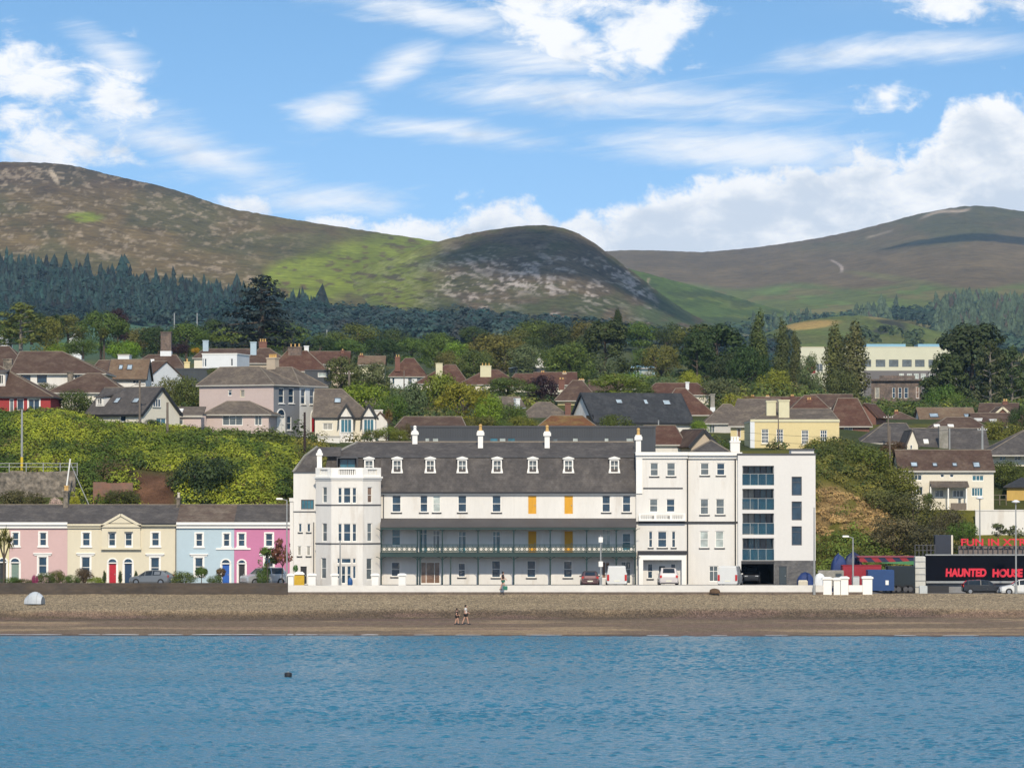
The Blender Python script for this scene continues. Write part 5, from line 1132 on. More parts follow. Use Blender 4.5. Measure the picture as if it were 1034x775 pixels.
mb.tube((L2, 6.4, zr), (e1, 6.4, zr), .1, n=6, m=1); mb.tube((L1, 1.44, zk), (L2, 6.4, zr), .13, n=6, m=2); mb.box(L1, e1, 1.36, 1.48, zk - .06, zk + .06, 3)
mb.build('mansard_roof', [SLATE, RIDGE, CONC, DGREY], h.root)
h.part('gutter', BLACK, [(384.4, 642, 496.4, 498, -.42, -.29)]); h.part('eaves_board', PAINT, [(384.4, 642, 498.2, 499.0, -.3, -.003)])
# dormers on the steep slope
def slope_y(z): return -.28 + (z - ze) / (zk - ze) * 1.78
for px in (372.6, 401, 434.5, 466.8, 502, 538, 574, 620.4):
    z0, z1 = h.p(px, 476.2, .6).z, h.p(px, 463.6, 1.0).z; yb = slope_y(z0) - .02 if px > 384 else 1.1; w = .47; x = h.p(px, 470, yb).x; fr = (Vector((x - w, yb, 0)), Vector((1, 0, 0)), Vector((0, -1, 0)))
    mb = MB(); yk = yb + 1.6; t = .13
    mb.box(x - w, x - w + t, yb, yk, z0, z1); mb.box(x + w - t, x + w, yb, yk, z0, z1); mb.box(x - w + t, x + w - t, yb, yk, z1 - .14, z1 + .02); mb.box(x - w - .08, x + w + .08, yb - .1, yb + .3, z0 - .12, z0)
    mb.box(x - w - .1, x + w + .1, yb - .12, yk, z1 + .0221, z1 + .12); tri(mb, Vector((x - w - .1, 0, z1 + .12)), Vector((x + w + .1, 0, z1 + .12)), Vector((x, 0, z1 + .3)), yb - .12, yk)
    for sg in (-1, 1): mb.hexa([(x + sg * w, yb - .05, z0 - .1), (x + sg * (w + .11), yb - .05, z0 - .1), (x + sg * (w + .11), yb + .1, z0 - .1), (x + sg * w, yb + .1, z0 - .1), (x + sg * w, yb - .05, z0 + .35), (x + sg * (w + .02), yb - .05, z0 + .35), (x + sg * (w + .02), yb + .1, z0 + .35), (x + sg * w, yb + .1, z0 + .35)])
    d = mb.build('dormer', PAINT, h.root); mb = MB(); mb.fbox(fr, t, 2 * w - t, -.2, -.12, z0, z0 + .08); mb.fbox(fr, t, 2 * w - t, -.2, -.12, (z0 + z1) / 2 - .04, (z0 + z1) / 2 + .03); mb.fbox(fr, w - .025, w + .025, -.19, -.13, z0, z1); mb.build('sash', PAINT, d)
    mb = MB(); mb.fbox(fr, t, 2 * w - t, -.24, -.205, z0, z1 - .14); mb.build('pane', G['grey'], d)
def turned_chimney(H, px, pt, pb, y, w=.5, pot=True):
    a = H.p(px, pt, y); b = H.p(px, pb, y); hh = a.z - b.z; mb = MB(); x = a.x; z = b.z - .8; k = w / 2
    mb.box(x - k, x + k, y - k, y + k, z, b.z + hh * .55); mb.box(x - k * 1.5, x + k * 1.5, y - k * 1.5, y + k * 1.5, b.z + hh * .55, b.z + hh * .68); mb.box(x - k * 1.2, x + k * 1.2, y - k * 1.2, y + k * 1.2, b.z + hh * .68, b.z + hh * .74)
    c = mb.build('chimney', PAINT, H.root); mb = MB(); q = hh * .26; mb.lathe([(k * .8, 0), (k * .62, q * .2), (k * .55, q * .6), (k * .75, q * .75), (k * .4, q)], (x, y, b.z + hh * .74), 10); mb.build('chimney_pot', POT if pot else PAINT, c)
turned_chimney(h, 419, 429.5, 450, 6.0, pot=False); turned_chimney(h, 485.2, 428, 453.5, 4.6); turned_chimney(h, 552.5, 429, 453.5, 4.6); turned_chimney(h, 644.6, 432, 459, 3.2)
# canted end tower
TP = [h.p(319.6, 590, .6), h.p(334.5, 590, -2.6), h.p(366.2, 590, -2.6), h.p(384.4, 590, -.9)]
pl = [Vector((TP[0].x, -1.0, 0)), Vector((TP[1].x, -2.6, 0)), Vector((TP[2].x, -2.6, 0)), Vector((TP[3].x, -1.0, 0))]
ztp = h.p(350, 482, -2.6).z
def fuv(O, N, px, py):
    inv = h.M.inverted(); o = inv @ Vector((0, 0, HC)); d = inv.to_3x3() @ ray(px, py); k = (O - o).dot(N) / d.dot(N); return o + d * k
mb = MB(); twins = []
for i, wl in ((0, [(325.5, 330, 491.5, 507.5), (325.2, 330, 528, 546.5), (324, 329.2, 563, 584)]), (1, []), (2, [(371.3, 376, 491.5, 507.5), (371, 375.8, 528, 546.5), (370.2, 376, 563.5, 585)])):
    O, E = pl[i], pl[i + 1]; U = (E - O).normalized(); N = Vector((U.y, -U.x, 0)); w = (E - O).length; fr = (O, U, N); hs = []
    if i == 1:
        wl = [(341.2, 345.4, 492, 508), (346.8, 354.2, 492, 508), (355.6, 360, 492, 508), (341.2, 345.4, 528.3, 546.6), (346.8, 354.2, 528.3, 546.6), (355.6, 360, 528.3, 546.6), (344.6, 354.6, 563.4, 568.6), (340.4, 343.4, 563.4, 568.6), (356, 359.4, 563.4, 568.6), (344.6, 349, 571, 589), (350.2, 354.6, 571, 589), (340.4, 343.4, 571, 584), (356, 359.4, 571, 584)]
    for a, b, c, d in wl:
        p, q = fuv(O, N, a, (c + d) / 2), fuv(O, N, b, (c + d) / 2); u0, u1 = (p - O).dot(U), (q - O).dot(U); z1, z0 = fuv(O, N, (a + b) / 2, c).z, fuv(O, N, (a + b) / 2, d).z; hs.append((u0, u1, z0, z1)); twins.append((fr, u0, u1, z0, z1, 'sash' if d - c > 12 and b - a > 3.6 else 'plain', 'dark' if i == 1 else 'brown' if i == 2 and c < 520 else 'grey'))
    mb.panel(fr, w, -1, ztp, hs)
mb.poly([(pl[0].x, 2.5, -1), (pl[0].x, -1, -1), (pl[0].x, -1, ztp), (pl[0].x, 2.5, ztp)]); mb.poly([(pl[3].x, -1, -1), (pl[3].x, 3, -1), (pl[3].x, 3, ztp), (pl[3].x, -1, ztp)]); mb.poly([(q.x, q.y, ztp - .3) for q in pl] + [(pl[3].x, 3, ztp - .3), (pl[0].x, 2.5, ztp - .3)])
mb.build('end_tower', WHITE, h.root)
for fr, u0, u1, z0, z1, k, g in twins: window(h.root, fr, u0, u1, z0, z1, k, pane=g, t=.06)
def band(name, py0, py1, out, m, inn=.02):
    z0, z1 = h.p(350, py1, -2.6).z, h.p(350, py0, -2.6).z; mb = MB()
    for i in range(3):
        O, E = pl[i], pl[i + 1]; U = (E - O).normalized(); N = Vector((U.y, -U.x, 0)); mb.fbox((O, U, N), -out * .42, (E - O).length + out * .42, -inn, out, z0, z1)
    return mb.build(name, m, h.root)
band('string_course', 509, 510.2, .06, DGREY); band('string_course', 548, 549.2, .06, DGREY); band('tower_cornice', 480.8, 482.6, .22, PAINT); band('tower_cornice', 482.8, 484.4, .1, PAINT)
z0, z1 = h.p(350, 480.8, -2.6).z, h.p(350, 472, -2.6).z
for i in range(3):
    O, E = pl[i], pl[i + 1]; U = (E - O).normalized(); N = Vector((U.y, -U.x, 0)); w = (E - O).length; fr = (O, U, N); mb = MB(); a, b = (.72, w - .72) if i == 1 else (.62, w - .5)
    mb.fbox(fr, 0, a, -.3, .04, z0, z1); mb.fbox(fr, b, w, -.3, .04, z0, z1); mb.fbox(fr, a, b, -.28, .05, z1 - .17, z1 + .02); mb.fbox(fr, a, b, -.28, .02, z0, z0 + .14)
    k = max(3, int((b - a) / .2))
    for q in range(k): u = a + (b - a) * (q + .5) / k; mb.fbox(fr, u - .055, u + .055, -.2, -.06, z0 + .14, z1 - .17)
    mb.build('balustrade', PAINT, h.root)
mb = MB(); a, b = h.p(322.6, 453, -.9), h.p(322.6, 483, -.9); k = .24; zz = b.z; H_ = a.z - b.z; mb.box(a.x - k, a.x + k, -1.05, -.5, zz, zz + H_ * .78); mb.box(a.x - k * 1.35, a.x + k * 1.35, -1.12, -.43, zz + H_ * .78, zz + H_ * .86); mb.lathe([(k * 1.1, 0), (k * .95, .2), (k * .5, .34), (.05, .42)], (a.x, -.78, zz + H_ * .86), 10); mb.build('corner_pier', PAINT, h.root)
h.part('roof_terrace_recess', DGREY, [(340, 361, 461.3, 462.4, .2, 1.8), (340, 341, 462.4, 473, .2, 1.8), (360, 361, 462.4, 473, .2, 1.8)])
h.win(342.8, 359, 463, 474, .9, 'cas2', frame='grey', pane='teal')
# set-back wing at the end of the hotel
W0, W1 = h.p(296.2, 590, 0).x, h.p(319.9, 590, 0).x; wz = h.p(308, 476.4, 0).z; fr = (Vector((W0, 0, 0)), Vector((1, 0, 0)), Vector((0, -1, 0))); hs = []; ws = []
for a, b, c, d, k, o in ((304, 317, 504.2, 514, 'cas4', dict(frame='grey', pane='teal')), (301.6, 304.8, 528.3, 537, 'plain', dict(sill='black')), (310, 313.6, 528.3, 537, 'plain', dict(sill='black')), (300.6, 304.2, 551, 561, 'plain', dict(pane='curtain', sill='black')), (309.6, 313.6, 551, 561, 'plain', dict(pane='curtain', sill='black')), (302.8, 310.2, 571.5, 589, 'door', dict(colour='black', panel=False))):
    p, q = h.p(a, d, 0), h.p(b, c, 0); hs.append((p.x - W0, q.x - W0, p.z, q.z)); ws.append((k, o))
mb = MB(); mb.panel(fr, W1 - W0, -1, wz, hs); mb.poly([(W0, 9, -1), (W0, 0, -1), (W0, 0, wz), (W0, 9, wz)]); mb.build('end_wing', WHITE, h.root)
for (a, b, c, d), (k, o) in zip(hs, ws): (door(h.root, fr, a, b, c, d, **o) if k == 'door' else window(h.root, fr, a, b, c, d, k, **o))
zt1, zt2 = h.p(310, 460.5, .9).z, h.p(318, 451, 3.5).z; xk, xt = h.p(307.5, 460.5, .9).x, h.p(320, 451, 3.5).x; xr = h.p(345, 451, 3.5).x; mb = MB()
mb.poly([(W0 - .05, -.1, wz), (W1, -.1, wz), (W1, .9, zt1), (xk, .9, zt1)]); mb.poly([(W0 - .05, 9, wz), (W0 - .05, -.1, wz), (xk, .9, zt1), (xk, 8, zt1)]); mb.poly([(xk, .9, zt1), (xr, .9, zt1), (xr, 3.5, zt2), (xt, 3.5, zt2)]); mb.poly([(xk, 8, zt1), (xk, .9, zt1), (xt, 3.5, zt2)])
mb.tube((W0 - .05, -.1, wz), (xk, .9, zt1), .13, n=6, m=1); mb.tube((xk, .9, zt1), (xt, 3.5, zt2), .13, n=6, m=1); mb.build('wing_roof', [SLATE, CONC], h.root)
h.part('gutter', DGREY, [(296, 320, 475.6, 476.8, -.16, -.02)]); h.part('string_course', DGREY, [(296.1, 319.6, 515.8, 516.8, -.06, -.003)]); h.part('chimney_breast', WHITE, [(292.6, 296.1, 506, 590, .2, 1.6), (292, 297.2, 502.5, 506, .1, 1.7)])
h.part('downpipe', DGREY, [(316.2, 317.2, 527, 590, -.14, -.003)]); h.part('downpipe', DGREY, [(386.6, 387.7, 497, 526, -.14, -.003)])
# veranda: roof, balcony deck, iron posts and railings
VF = -2.2
mb = MB(); a0, a1 = h.p(384.5, 523.5, -.003).x, h.p(642, 523.5, -.003).x; zt, zl = h.p(500, 523.0, -.003).z, h.p(500, 531.2, VF).z
mb.hexa([(a0, -.003, zt - .1), (a0, VF - .15, zl - .1), (a1, VF - .15, zl - .1), (a1, -.003, zt - .1), (a0, -.003, zt), (a0, VF - .15, zl), (a1, VF - .15, zl), (a1, -.003, zt)]); mb.build('veranda_roof', mat('lead_roof', (.062, .056, .055), .7, .2, .6, .15, 4), h.root)
h.part('veranda_fascia', DGREEN, [(384.6, 641.6, 531.2, 534.4, VF - .1, VF + .05)])
mb = MB(); zd = h.p(500, 557.4, VF).z; zd0 = h.p(500, 562.0, VF).z; mb.box(a0, a1, VF - .12, -.003, zd - .06, zd); mb.box(a0, a1, VF - .1, VF + .06, zd0, zd - .06); mb.build('balcony_deck', DGREEN, h.root)
posts = [384.9, 421.6, 424.2, 446.7, 482.8, 518.8, 555.6, 592.4, 622.3, 641.2]
for px in posts:
    x = h.p(px, 560, VF).x; mb = MB(); r = .055
    mb.tube((x, VF, 0), (x, VF, zd0), r * 1.2, r * 1.2, 8); mb.tube((x, VF, zd), (x, VF, zl - .1), r, r, 8); z_ = zl - .2
    for sg in (-1, 1):      # curved iron brackets under the eaves and under the deck
        for zz_ in (z_, zd0):
            pts = [(x + sg * .5 * (1 - math.cos(q * math.pi / 10)), VF, zz_ - .5 + .5 * math.sin(q * math.pi / 10)) for q in range(6)]
            for p, q in zip(pts, pts[1:]): mb.tube(p, q, .03, .03, 5, cap=False)
    mb.build('veranda_post', DGREEN, h.root)
h.part('veranda_post', DGREEN, [(454.5, 455.7, 561, 590, VF + .0, VF + .1)])
for p, q in zip(posts, posts[1:]):
    if q - p < 5: continue
    x0, x1 = h.p(p, 555, VF).x + .06, h.p(q, 555, VF).x - .06; mb = MB(); zt_ = zd + .78; mb.box(x0, x1, VF - .04, VF + .04, zt_ - .07, zt_); mb.box(x0, x1, VF - .02, VF + .02, zd + .06, zd + .1); mb.box(x0, x1, VF - .02, VF + .02, zt_ - .2, zt_ - .17)
    n = max(2, round((x1 - x0) / .5)); w = (x1 - x0) / n
    for k in range(n):
        c = x0 + w * (k + .5); zc = zd + .31; R_ = .19
        pts = [(c + R_ * math.cos(j * math.pi / 5), VF, zc + R_ * math.sin(j * math.pi / 5)) for j in range(11)]
        for a, b in zip(pts, pts[1:]): mb.tube(a, b, .05, .05, 4, cap=False)
        for sx in (-1, 1):
            for sz in (-1, 1): mb.tube((c + sx * .13, VF, zc + sz * .13), (c + sx * w / 2, VF, zc + sz * .24), .045, .045, 4, cap=False)
        mb.tube((c - w / 2, VF, zd + .08), (c - w / 2, VF, zt_ - .03), .018, .018, 4, cap=False)
    mb.build('balcony_railing', mat('iron_verdigris', (.014, .04, .035), .6, .2, 2, .2, 5), h.root)

# ---- tall town house with porch
DY = 386.6
def sw(a, b, c, d, k='sash', **o): return (a, b, c, d, k, o)
w4 = [sw(656.4, 664.8, 467, 480.6, sill='black', pane='grey'), sw(673.2, 682, 467, 480.6, sill='black', pane='grey'), sw(655.8, 664.4, 503.4, 517, pane='grey'), sw(672.8, 681.6, 503.4, 517, pane='dark'), sw(655, 659, 536, 552.6, sill='black'), sw(664, 673.4, 536, 552.6, sill='black'), sw(678.2, 682.2, 536, 552.6, sill='black'),
      sw(653.8, 659.2, 568.6, 584, sill='black'), sw(665, 672, 571.2, 589.8, 'door', colour='slategrey', fan=.25), sw(677, 682.4, 568.6, 584)]
h = house('town_house', 'tall white seafront house with a columned porch and stone balustrade', DY, 642.4, 694.2, row(3.2, DY), 457.5, 12, 'flat', None, WHITE, SLATE, wins=w4, cat='house', found=1)
h.part('cornice', PAINT, [(641.8, 694.8, 456.2, 459.5, -.4, .3), (642.2, 694.4, 459.6, 462.6, -.18, -.003)]); h.part('string_course', DGREY, [(649.5, 689.5, 492, 493.2, -.08, -.003)])
h.part('corner_strip', PAINT, [(642.4, 648.6, 462.6, 498, -.14, -.003)]); h.part('string_course', BLACK, [(642.2, 694.3, 526.2, 528.2, -.14, -.003)])
mb = MB()
h.bx(mb, 645, 692, 517.8, 519.4, -.55, -.35); h.bx(mb, 645, 692, 523.8, 525.8, -.6, -.003)
for k in range(26):
    if k % 9 < 7: h.bx(mb, 646.2 + k * 1.78, 647.1 + k * 1.78, 519.4, 523.8, -.5, -.4)
for a in (645, 660.6, 676.4, 690): h.bx(mb, a, a + 2.2, 518.4, 523.8, -.56, -.34)
mb.build('balustrade', PAINT, h.root)
h.part('porch_roof', BLACK, [(644.2, 693.6, 556, 559.6, -1.5, -.003)]); h.part('porch_beam', PAINT, [(645, 692.8, 559.8, 565, -1.4, -1.05)])
for a in (645, 688.4): h.part('porch_column', PAINT, [(a, a + 4.4, 565, 590, -1.4, -1.0)])
h.part('downpipe', BLACK, [(693.7, 694.9, 463, 589, -.16, -.02)])
# ---- plain town house beside it
w5 = [sw(a, b, 467.2, 479.8, sill='black', pane=p) for a, b, p in ((707.2, 716, 'grey'), (723.6, 732, 'dark'))] + [sw(a, b, 503.4, 519.4, sill='black', pane=p) for a, b, p in ((707, 715.6, 'grey'), (722.8, 731.6, 'grey'))] + [sw(a, b, 535.8, 552.8, sill='black', pane='pale') for a, b in ((706.7, 715.4), (722.3, 731))] + [sw(716, 725.2, 571, 587, 'cas2t', pane='grey')]
h = house('town_house', 'plain tall white house next to the dark balconied flats', DY + .3, 694.3, 745.2, row(3.2, DY + .3), 457.5, 12, 'flat', None, WHITE, SLATE, wins=w5, cat='house', found=1,
          chims=[(742, 440.5, 458, 9.5, 7, dict(m=PAINT, pots=3, pot=PAINT, deep=1.2))])
h.part('cornice', PAINT, [(695.0, 749.5, 456.4, 459.6, -.5, .3), (695, 748, 459.7, 462.8, -.22, -.003)]); h.part('corner_strip', PAINT, [(743.2, 745.1, 462.8, 590, -.1, -.003)]); h.part('string_course', BLACK, [(694.6, 748, 526.2, 528.2, -.14, -.003)]); h.part('downpipe', BLACK, [(742.0, 743.2, 463, 575, -.16, -.02)])
mb = MB(); x0, x1, xa = h.p(697, 456, 2).x, h.p(737, 456, 2).x, h.p(718, 444.5, 5).x; z0, z1 = h.Hw + .16, h.p(718, 444.5, 5).z
mb.poly([(x0, 1.5, z0), (x1, 1.5, z0), (xa, 5, z1)]); mb.poly([(x1, 1.5, z0), (x1, 9, z0), (xa, 5, z1)]); mb.poly([(x0, 9, z0), (x0, 1.5, z0), (xa, 5, z1)]); mb.poly([(x1, 9, z0), (x0, 9, z0), (xa, 5, z1)])
mb.tube((x0, 1.5, z0), (xa, 5, z1), .1, n=6, m=1); mb.tube((x1, 1.5, z0), (xa, 5, z1), .1, n=6, m=1); mb.build('attic_roof', [SLATE, RIDGE], h.root)
# ---- modern flats
AY = 386.2
h = house('apartment_block', 'modern white flats with a stack of four glass balconies over a garage', AY, 745.3, 823.6, row(3.2, AY), 459, 14, 'flat', None, WHITE2, CONC, cat='flats', found=1, fascia='grey',
          wins=[sw(799.4, 809.6, 481, 500, 'trans', frame='grey', pane='dark', rec=.2), sw(799.4, 809.6, 506, 525, 'trans', frame='grey', pane='dark', rec=.2), sw(799.4, 809.6, 531, 550.3, 'trans', frame='grey', pane='dark', rec=.2)])
# cut the balcony shaft and garage: rebuild the front wall with those openings
bpy.data.objects.remove(h.wall)
mb = MB(); fr = h.fr['f']; a = h.W / 2; hs = []
ROWS = [(470, 489.6), (493.2, 514.4), (518, 539.4), (543, 565.4)]
for c, d in ROWS: p, q = h.p(749.6, d, 0), h.p(781.6, c, 0); hs.append((p.x + a, q.x + a, p.z, q.z))
p, q = h.p(748.4, 592, 0), h.p(781.6, 569, 0); gar = (p.x + a, q.x + a, 0.0, q.z)
wq = []
for c, d in ((481, 500), (506, 525), (531, 550.3)): p, q = h.p(799.4, d, 0), h.p(809.6, c, 0); wq.append((p.x + a, q.x + a, p.z, q.z))
mb.panel(fr, h.W, 0, h.Hw, [x + (1.9,) for x in hs] + [gar] + wq, rec=.22)
mb.panel(h.fr['r'], h.D, -1, h.Hw); mb.panel(h.fr['l'], h.D, -1, h.Hw); mb.poly([(a, h.D, -1), (-a, h.D, -1), (-a, h.D, h.Hw), (a, h.D, h.Hw)]); h.wall = mb.build('wall', WHITE2, h.root)
BGL = bpy.data.materials.new('balcony_glass'); BGL.use_nodes = True; _p = BGL.node_tree.nodes['Principled BSDF']; _p.inputs['Base Color'].default_value = (.015, .07, .115, 1); _p.inputs['Roughness'].default_value = .05; _p.inputs['Alpha'].default_value = .6
for k, (u0, u1, z0, z1) in enumerate(hs):
    mb = MB(); mb.fbox(fr, u0 + .01, u1 - .01, -1.7, -.24, z0 - .1, z0 - .004); mb.fbox(fr, u0 + .002, u0 + .08, -1.7, -.23, z0, z1); mb.fbox(fr, u1 - .08, u1 - .002, -1.7, -.23, z0, z1); mb.fbox(fr, u0 + .08, u1 - .08, -1.7, -.23, z1 - .02, z1 + .05); b = mb.build('balcony', MGREY, h.root)
    mb = MB()
    for q in range(1, 4): u = u0 + (u1 - u0) * q / 4; mb.fbox(fr, u - .025, u + .025, -.1, -.04, z0, z0 + 1.08)
    mb.fbox(fr, u0, u1, -.1, -.04, z0 + 1.08, z0 + 1.13); mb.build('balcony_rail', MGREY, b)
    mb = MB(); mb.fbox(fr, u0, u1, -.085, -.07, z0 + .06, z0 + 1.07); mb.build('glass_screen', BGL, b)
    mb = MB(); n = 5
    for q in range(n + 1): u = u0 + .08 + (u1 - u0 - .16) * q / n; mb.fbox(fr, u - .035, u + .035, -1.72, -1.6, z0, z1)
    mb.build('glazing_frame', DGREY, h.root).parent = b
    for q in range(n):
        if k in (1, 2) and q in (0, 1): pass
        mb = MB(); mb.fbox(fr, u0 + .12 + (u1 - u0 - .16) * q / n, u0 + .04 + (u1 - u0 - .16) * (q + 1) / n, -1.70, -1.66, z0, z1); mb.build('glazing', G['teal' if (q + k) % 3 else 'dark'] if not (k in (1, 2) and q in (0, 1)) else G['curtain'], b)
for (u0, u1, z0, z1) in wq: pass
u0, u1, z0, z1 = gar; mb = MB(); mb.fbox(fr, u0, u1, -9, -8.9, z0, z1); mb.fbox(fr, u0 - .1, u0, -9, -.23, z0, z1); mb.fbox(fr, u1, u1 + .1, -9, -.23, z0, z1); mb.fbox(fr, u0, u1, -9, -.23, z1, z1 + .1); mb.build('garage_interior', mat('garage_dark', (.05, .042, .038), .9), h.root)
h.part('garage_lintel', BLACK, [(748.5, 781.8, 565.8, 568.9, -.06, .2)])
mb = MB(); h.bx(mb, 781.8, 786, 565.6, 589.8, -.07, -.003); h.bx(mb, 794.8, 823.7, 565.6, 589.8, -.07, -.003); h.bx(mb, 786, 794.8, 565.6, 571.6, -.07, -.003); mb.build('stone_base', mat('stone_cladding', (.085, .083, .086), .85, .2, .8, .4, 2.5, (1, 1, 2.2), bump=.03, bscale=4, alt=(.13, .125, .12)), h.root)
h.win(786.2, 794.6, 571.8, 589.4, -.075, 'door', colour='slategrey', panel=False, rec=.03, frame='grey')
h.part('rooftop_hut', WHITE2, [(799, 822, 454, 458.9, 3, 6)]); h.part('rooftop_hut_roof', DGREY, [(798, 823, 452.8, 453.9, 2.8, 6.2)])
h.part('downpipe', MGREY, [(823.7, 824.4, 470, 589, -.05, .1)]) if False else None

# ---- dark clad block behind the hotel roof
h = house('zinc_clad_block', 'long low dark zinc clad block rising behind the hotel roof', 408.5, 415, 662, 478, 431, 9, 'flat', None, mat('zinc', (.045, .05, .058), .5, .15, .6, .1, 5, (3, 3, .1)), SLATE_D, cat='building', fascia='grey', found=10,
          wins=[sw(a, b, 441.5, 448.5, 'plain', frame='grey', pane=p, rec=.08) for a, b, p in ((429, 434, 'pale'), (436.5, 443, 'pale'), (494.5, 503, 'teal'), (504, 511, 'pale'), (512.4, 520.6, 'teal'), (558, 563.5, 'grey'), (578, 584, 'pale'), (610, 615, 'pale'), (632, 640, 'pale'))])
mb = MB()
for k in range(100): px = 415.5 + k * 2.46; h.bx(mb, px, px + .35, 431.6, 441, -.06, -.003)
mb.build('standing_seams', mat('zinc_seam', (.03, .033, .04), .5), h.root)
# ------------------------------------------------------------------ the town on the slope behind
REDW = mat('render_red', (.30, .035, .035), .85, .08, .4, .06, 4); PINKG = mat('render_pink_grey', (.52, .42, .385), .85, .07, .3, .05, 3); GREYB = mat('render_blue_grey', (.20, .21, .225), .85, .06, .3, .05, 3)
YELH = mat('render_soft_yellow', (.64, .53, .28), .85, .06, .3, .05, 3); YELP = mat('render_pale_yellow', (.60, .56, .38), .85, .06, .3, .05, 3); SLATS = mat('dark_cladding', (.04, .048, .055), .7, .25, .5, .2, 3, (3, 3, .1)); TANW = mat('render_tan', (.44, .36, .27), .85, .08, .4, .06, 4)
CREAMW = mat('render_cream_white', (.68, .63, .52), .85, .06, .4, .05, 4); GREYW = mat('render_grey_white', (.50, .48, .45), .85, .08, .4, .06, 4); OLDST = mat('old_stone', (.17, .125, .10), .95, .3, .5, .4, 3, bump=.06, bscale=3, alt=(.10, .08, .07)); YSHED = mat('shed_boards', (.50, .33, .09), .8, .15, .6, .15, 5, (4, 4, .2))
def w(a, b, c, d, k='cas2', **o): return (a, b, c, d, k, o)
D_ = dict
RB_ = house('red_bungalow', 'red walled bungalow with brown hipped roof above the scrub bank', 436, -40, 51, 419, 399.3, 10, 'hip', 369, REDW, TILE_B, wins=[w(28.6, 40, 402.5, 414.6, 'cas2', sur=.1), w(17, 24, 402.5, 414, 'plain'), w(9.5, 14, 402.5, 416, 'plain', pane='grey')], hip0=-20, hip1=-1, fascia='black', cat='house')
dormer(RB_, 1.5, 389, 8, 12)
house('white_villa', 'white villa under a wide brown hipped roof, two big dark windows', 520, 13, 104, 393, 376, 12, 'hip', 354.8, WHITE, TILE_B, cat='house', hip0=20, hip1=63, ov=.5,
      wins=[w(21.2, 30.8, 378, 386.5, 'plain', frame='black'), w(37.4, 47.2, 378, 386.5, 'plain', frame='black'), w(75, 84, 378, 386, 'cas3'), w(88, 95, 378, 384, 'cas2')], chims=[(71, 375.5, 392, 5.2, -.6, D_(m=STONE, pots=0))])
house('villa', 'brown hipped villa roof rising at the picture edge behind the red bungalow', 532, -48, 26, 388, 370, 14, 'hip', 349.5, WHITE, TILE_B, cat='house', hip0=-30, hip1=9.5, chims=[(8, 362, 374, 9, -.5, D_(m=STONE, pots=0))])
house('bungalow', 'low bungalow with broad brown hipped roof and cream eaves, in front of the white villa', 478, 49, 126, 404, 395.5, 10, 'hip', 377, CREAMW, TILE_B, cat='house', hip0=88, hip1=102)
house('bungalow', 'bungalow with tan tiled roof and twin skylights behind the slate gabled house', 545, 110, 147, 388, 382, 9, 'gx', 364, WHITE, TILE_T, cat='house', wins=[w(134, 143, 382.6, 387.5, 'cas3')], sky=[(122, 371, 4.2, 4.5), (131, 371, 5.5, 5)], barge=True, fascia='black')
house('bungalow', 'dark brown hipped roof between the tan roof and the white villa', 560, 88, 122, 386, 380, 9, 'hip', 363.5, WHITE, TILE_B, cat='house', hip0=100, hip1=118)
GHX = house('gabled_house', 'cream house with grey slate roof, small dormer and a gable facing the sea', 440, 86, 146, 431, 417, 6.6, 'gx', 392.6, CREAMW, SLATE, rz=R(-33), ov=.3, cat='house', barge=True, fascia='black',
      wins=[w(153.5, 161.5, 402.5, 411, 'cas3', face='r'), w(158, 168, 422, 430.5, 'cas2', face='r', pane='teal'), w(92, 97, 419.5, 427, 'cas2'), w(121, 127, 419.5, 426, 'plain')], sky=[(118.5, 404.6, 6.5, 4.5), (137.5, 404.5, 8, 4)])
dormer(GHX, 101.5, 409.5, 11, 8.5)
house('lean_to_annex', 'low pink annex with mono pitch grey roof and white skylight', 446, 172.5, 203, 431.5, 420.5, 5, 'mono', 411.5, PINKG, TILE_G, cat='annex', wins=[w(174, 178, 423, 429, 'cas2'), w(178.6, 185, 423, 429, 'plain', pane='grey')], sky=[(181, 414.6, 8, 2.6, 'white')], ov=.2)

a = house('terraced_villa', 'big pink villa end with a blue grey front facing the lane', 458, 199.5, 277.5, 437, 387.5, 5.6, 'hip', 370.5, PINKG, TILE_G, rz=R(-29), cat='house', hip0=222, hip1=262, ov=.3, rwall=GREYB,
      wins=[w(230, 234, 393.5, 399.5, 'trans'), w(242.5, 247, 393.5, 401, 'plain', frame='cream', pane='curtain'), w(281.5, 287, 391.5, 407, 'sash', face='r', sill='white'), w(291.5, 297, 391.5, 407, 'sash', face='r', sill='white'), w(280, 287, 420, 438, 'door', face='r', colour='white', fan=.5, fanarch=True), w(290, 294.5, 420, 434, 'sash', face='r', sill='white')])
q = a.M @ Vector((0, a.D, 0)); pxm = CX + q.x / q.y * F; s_ = q.y / F; hw = a.W * math.cos(R(29)) / 2 / s_
b = house('terraced_villa', 'narrow white house front with a red door, joined to the blue grey one', q.y, pxm - hw, pxm + hw, row(a.M.translation.z, q.y), row(a.M.translation.z + a.Hw, q.y), 5.6, 'hip', 371, COLDW, TILE_G, rz=R(-29), cat='house', ov=.3,
      wins=[w(304, 308.5, 392, 408, 'sash', face='r', sill='white'), w(312.8, 317.3, 392, 408, 'sash', face='r', sill='white'), w(314.5, 319, 419.5, 436, 'door', face='r', colour='red', fan=.5, fanarch=True)],
      chims=[(275.5, 357.5, 371, 10, 2.8, D_(m=TANW, pots=4))])
house('bay_extension', 'single storey pink bay with hipped roof and wide white window', 452, 207.5, 271.5, 440, 417, 4.5, 'hip', 405, PINKG, TILE_G, cat='annex', hip0=229, hip1=252, ov=.4, rz=R(-8),
      wins=[w(224.5, 245, 418.6, 429.5, 'cas3t', pane='grey'), w(257, 264.5, 418.5, 429.5, 'cas2t', pane='grey')])
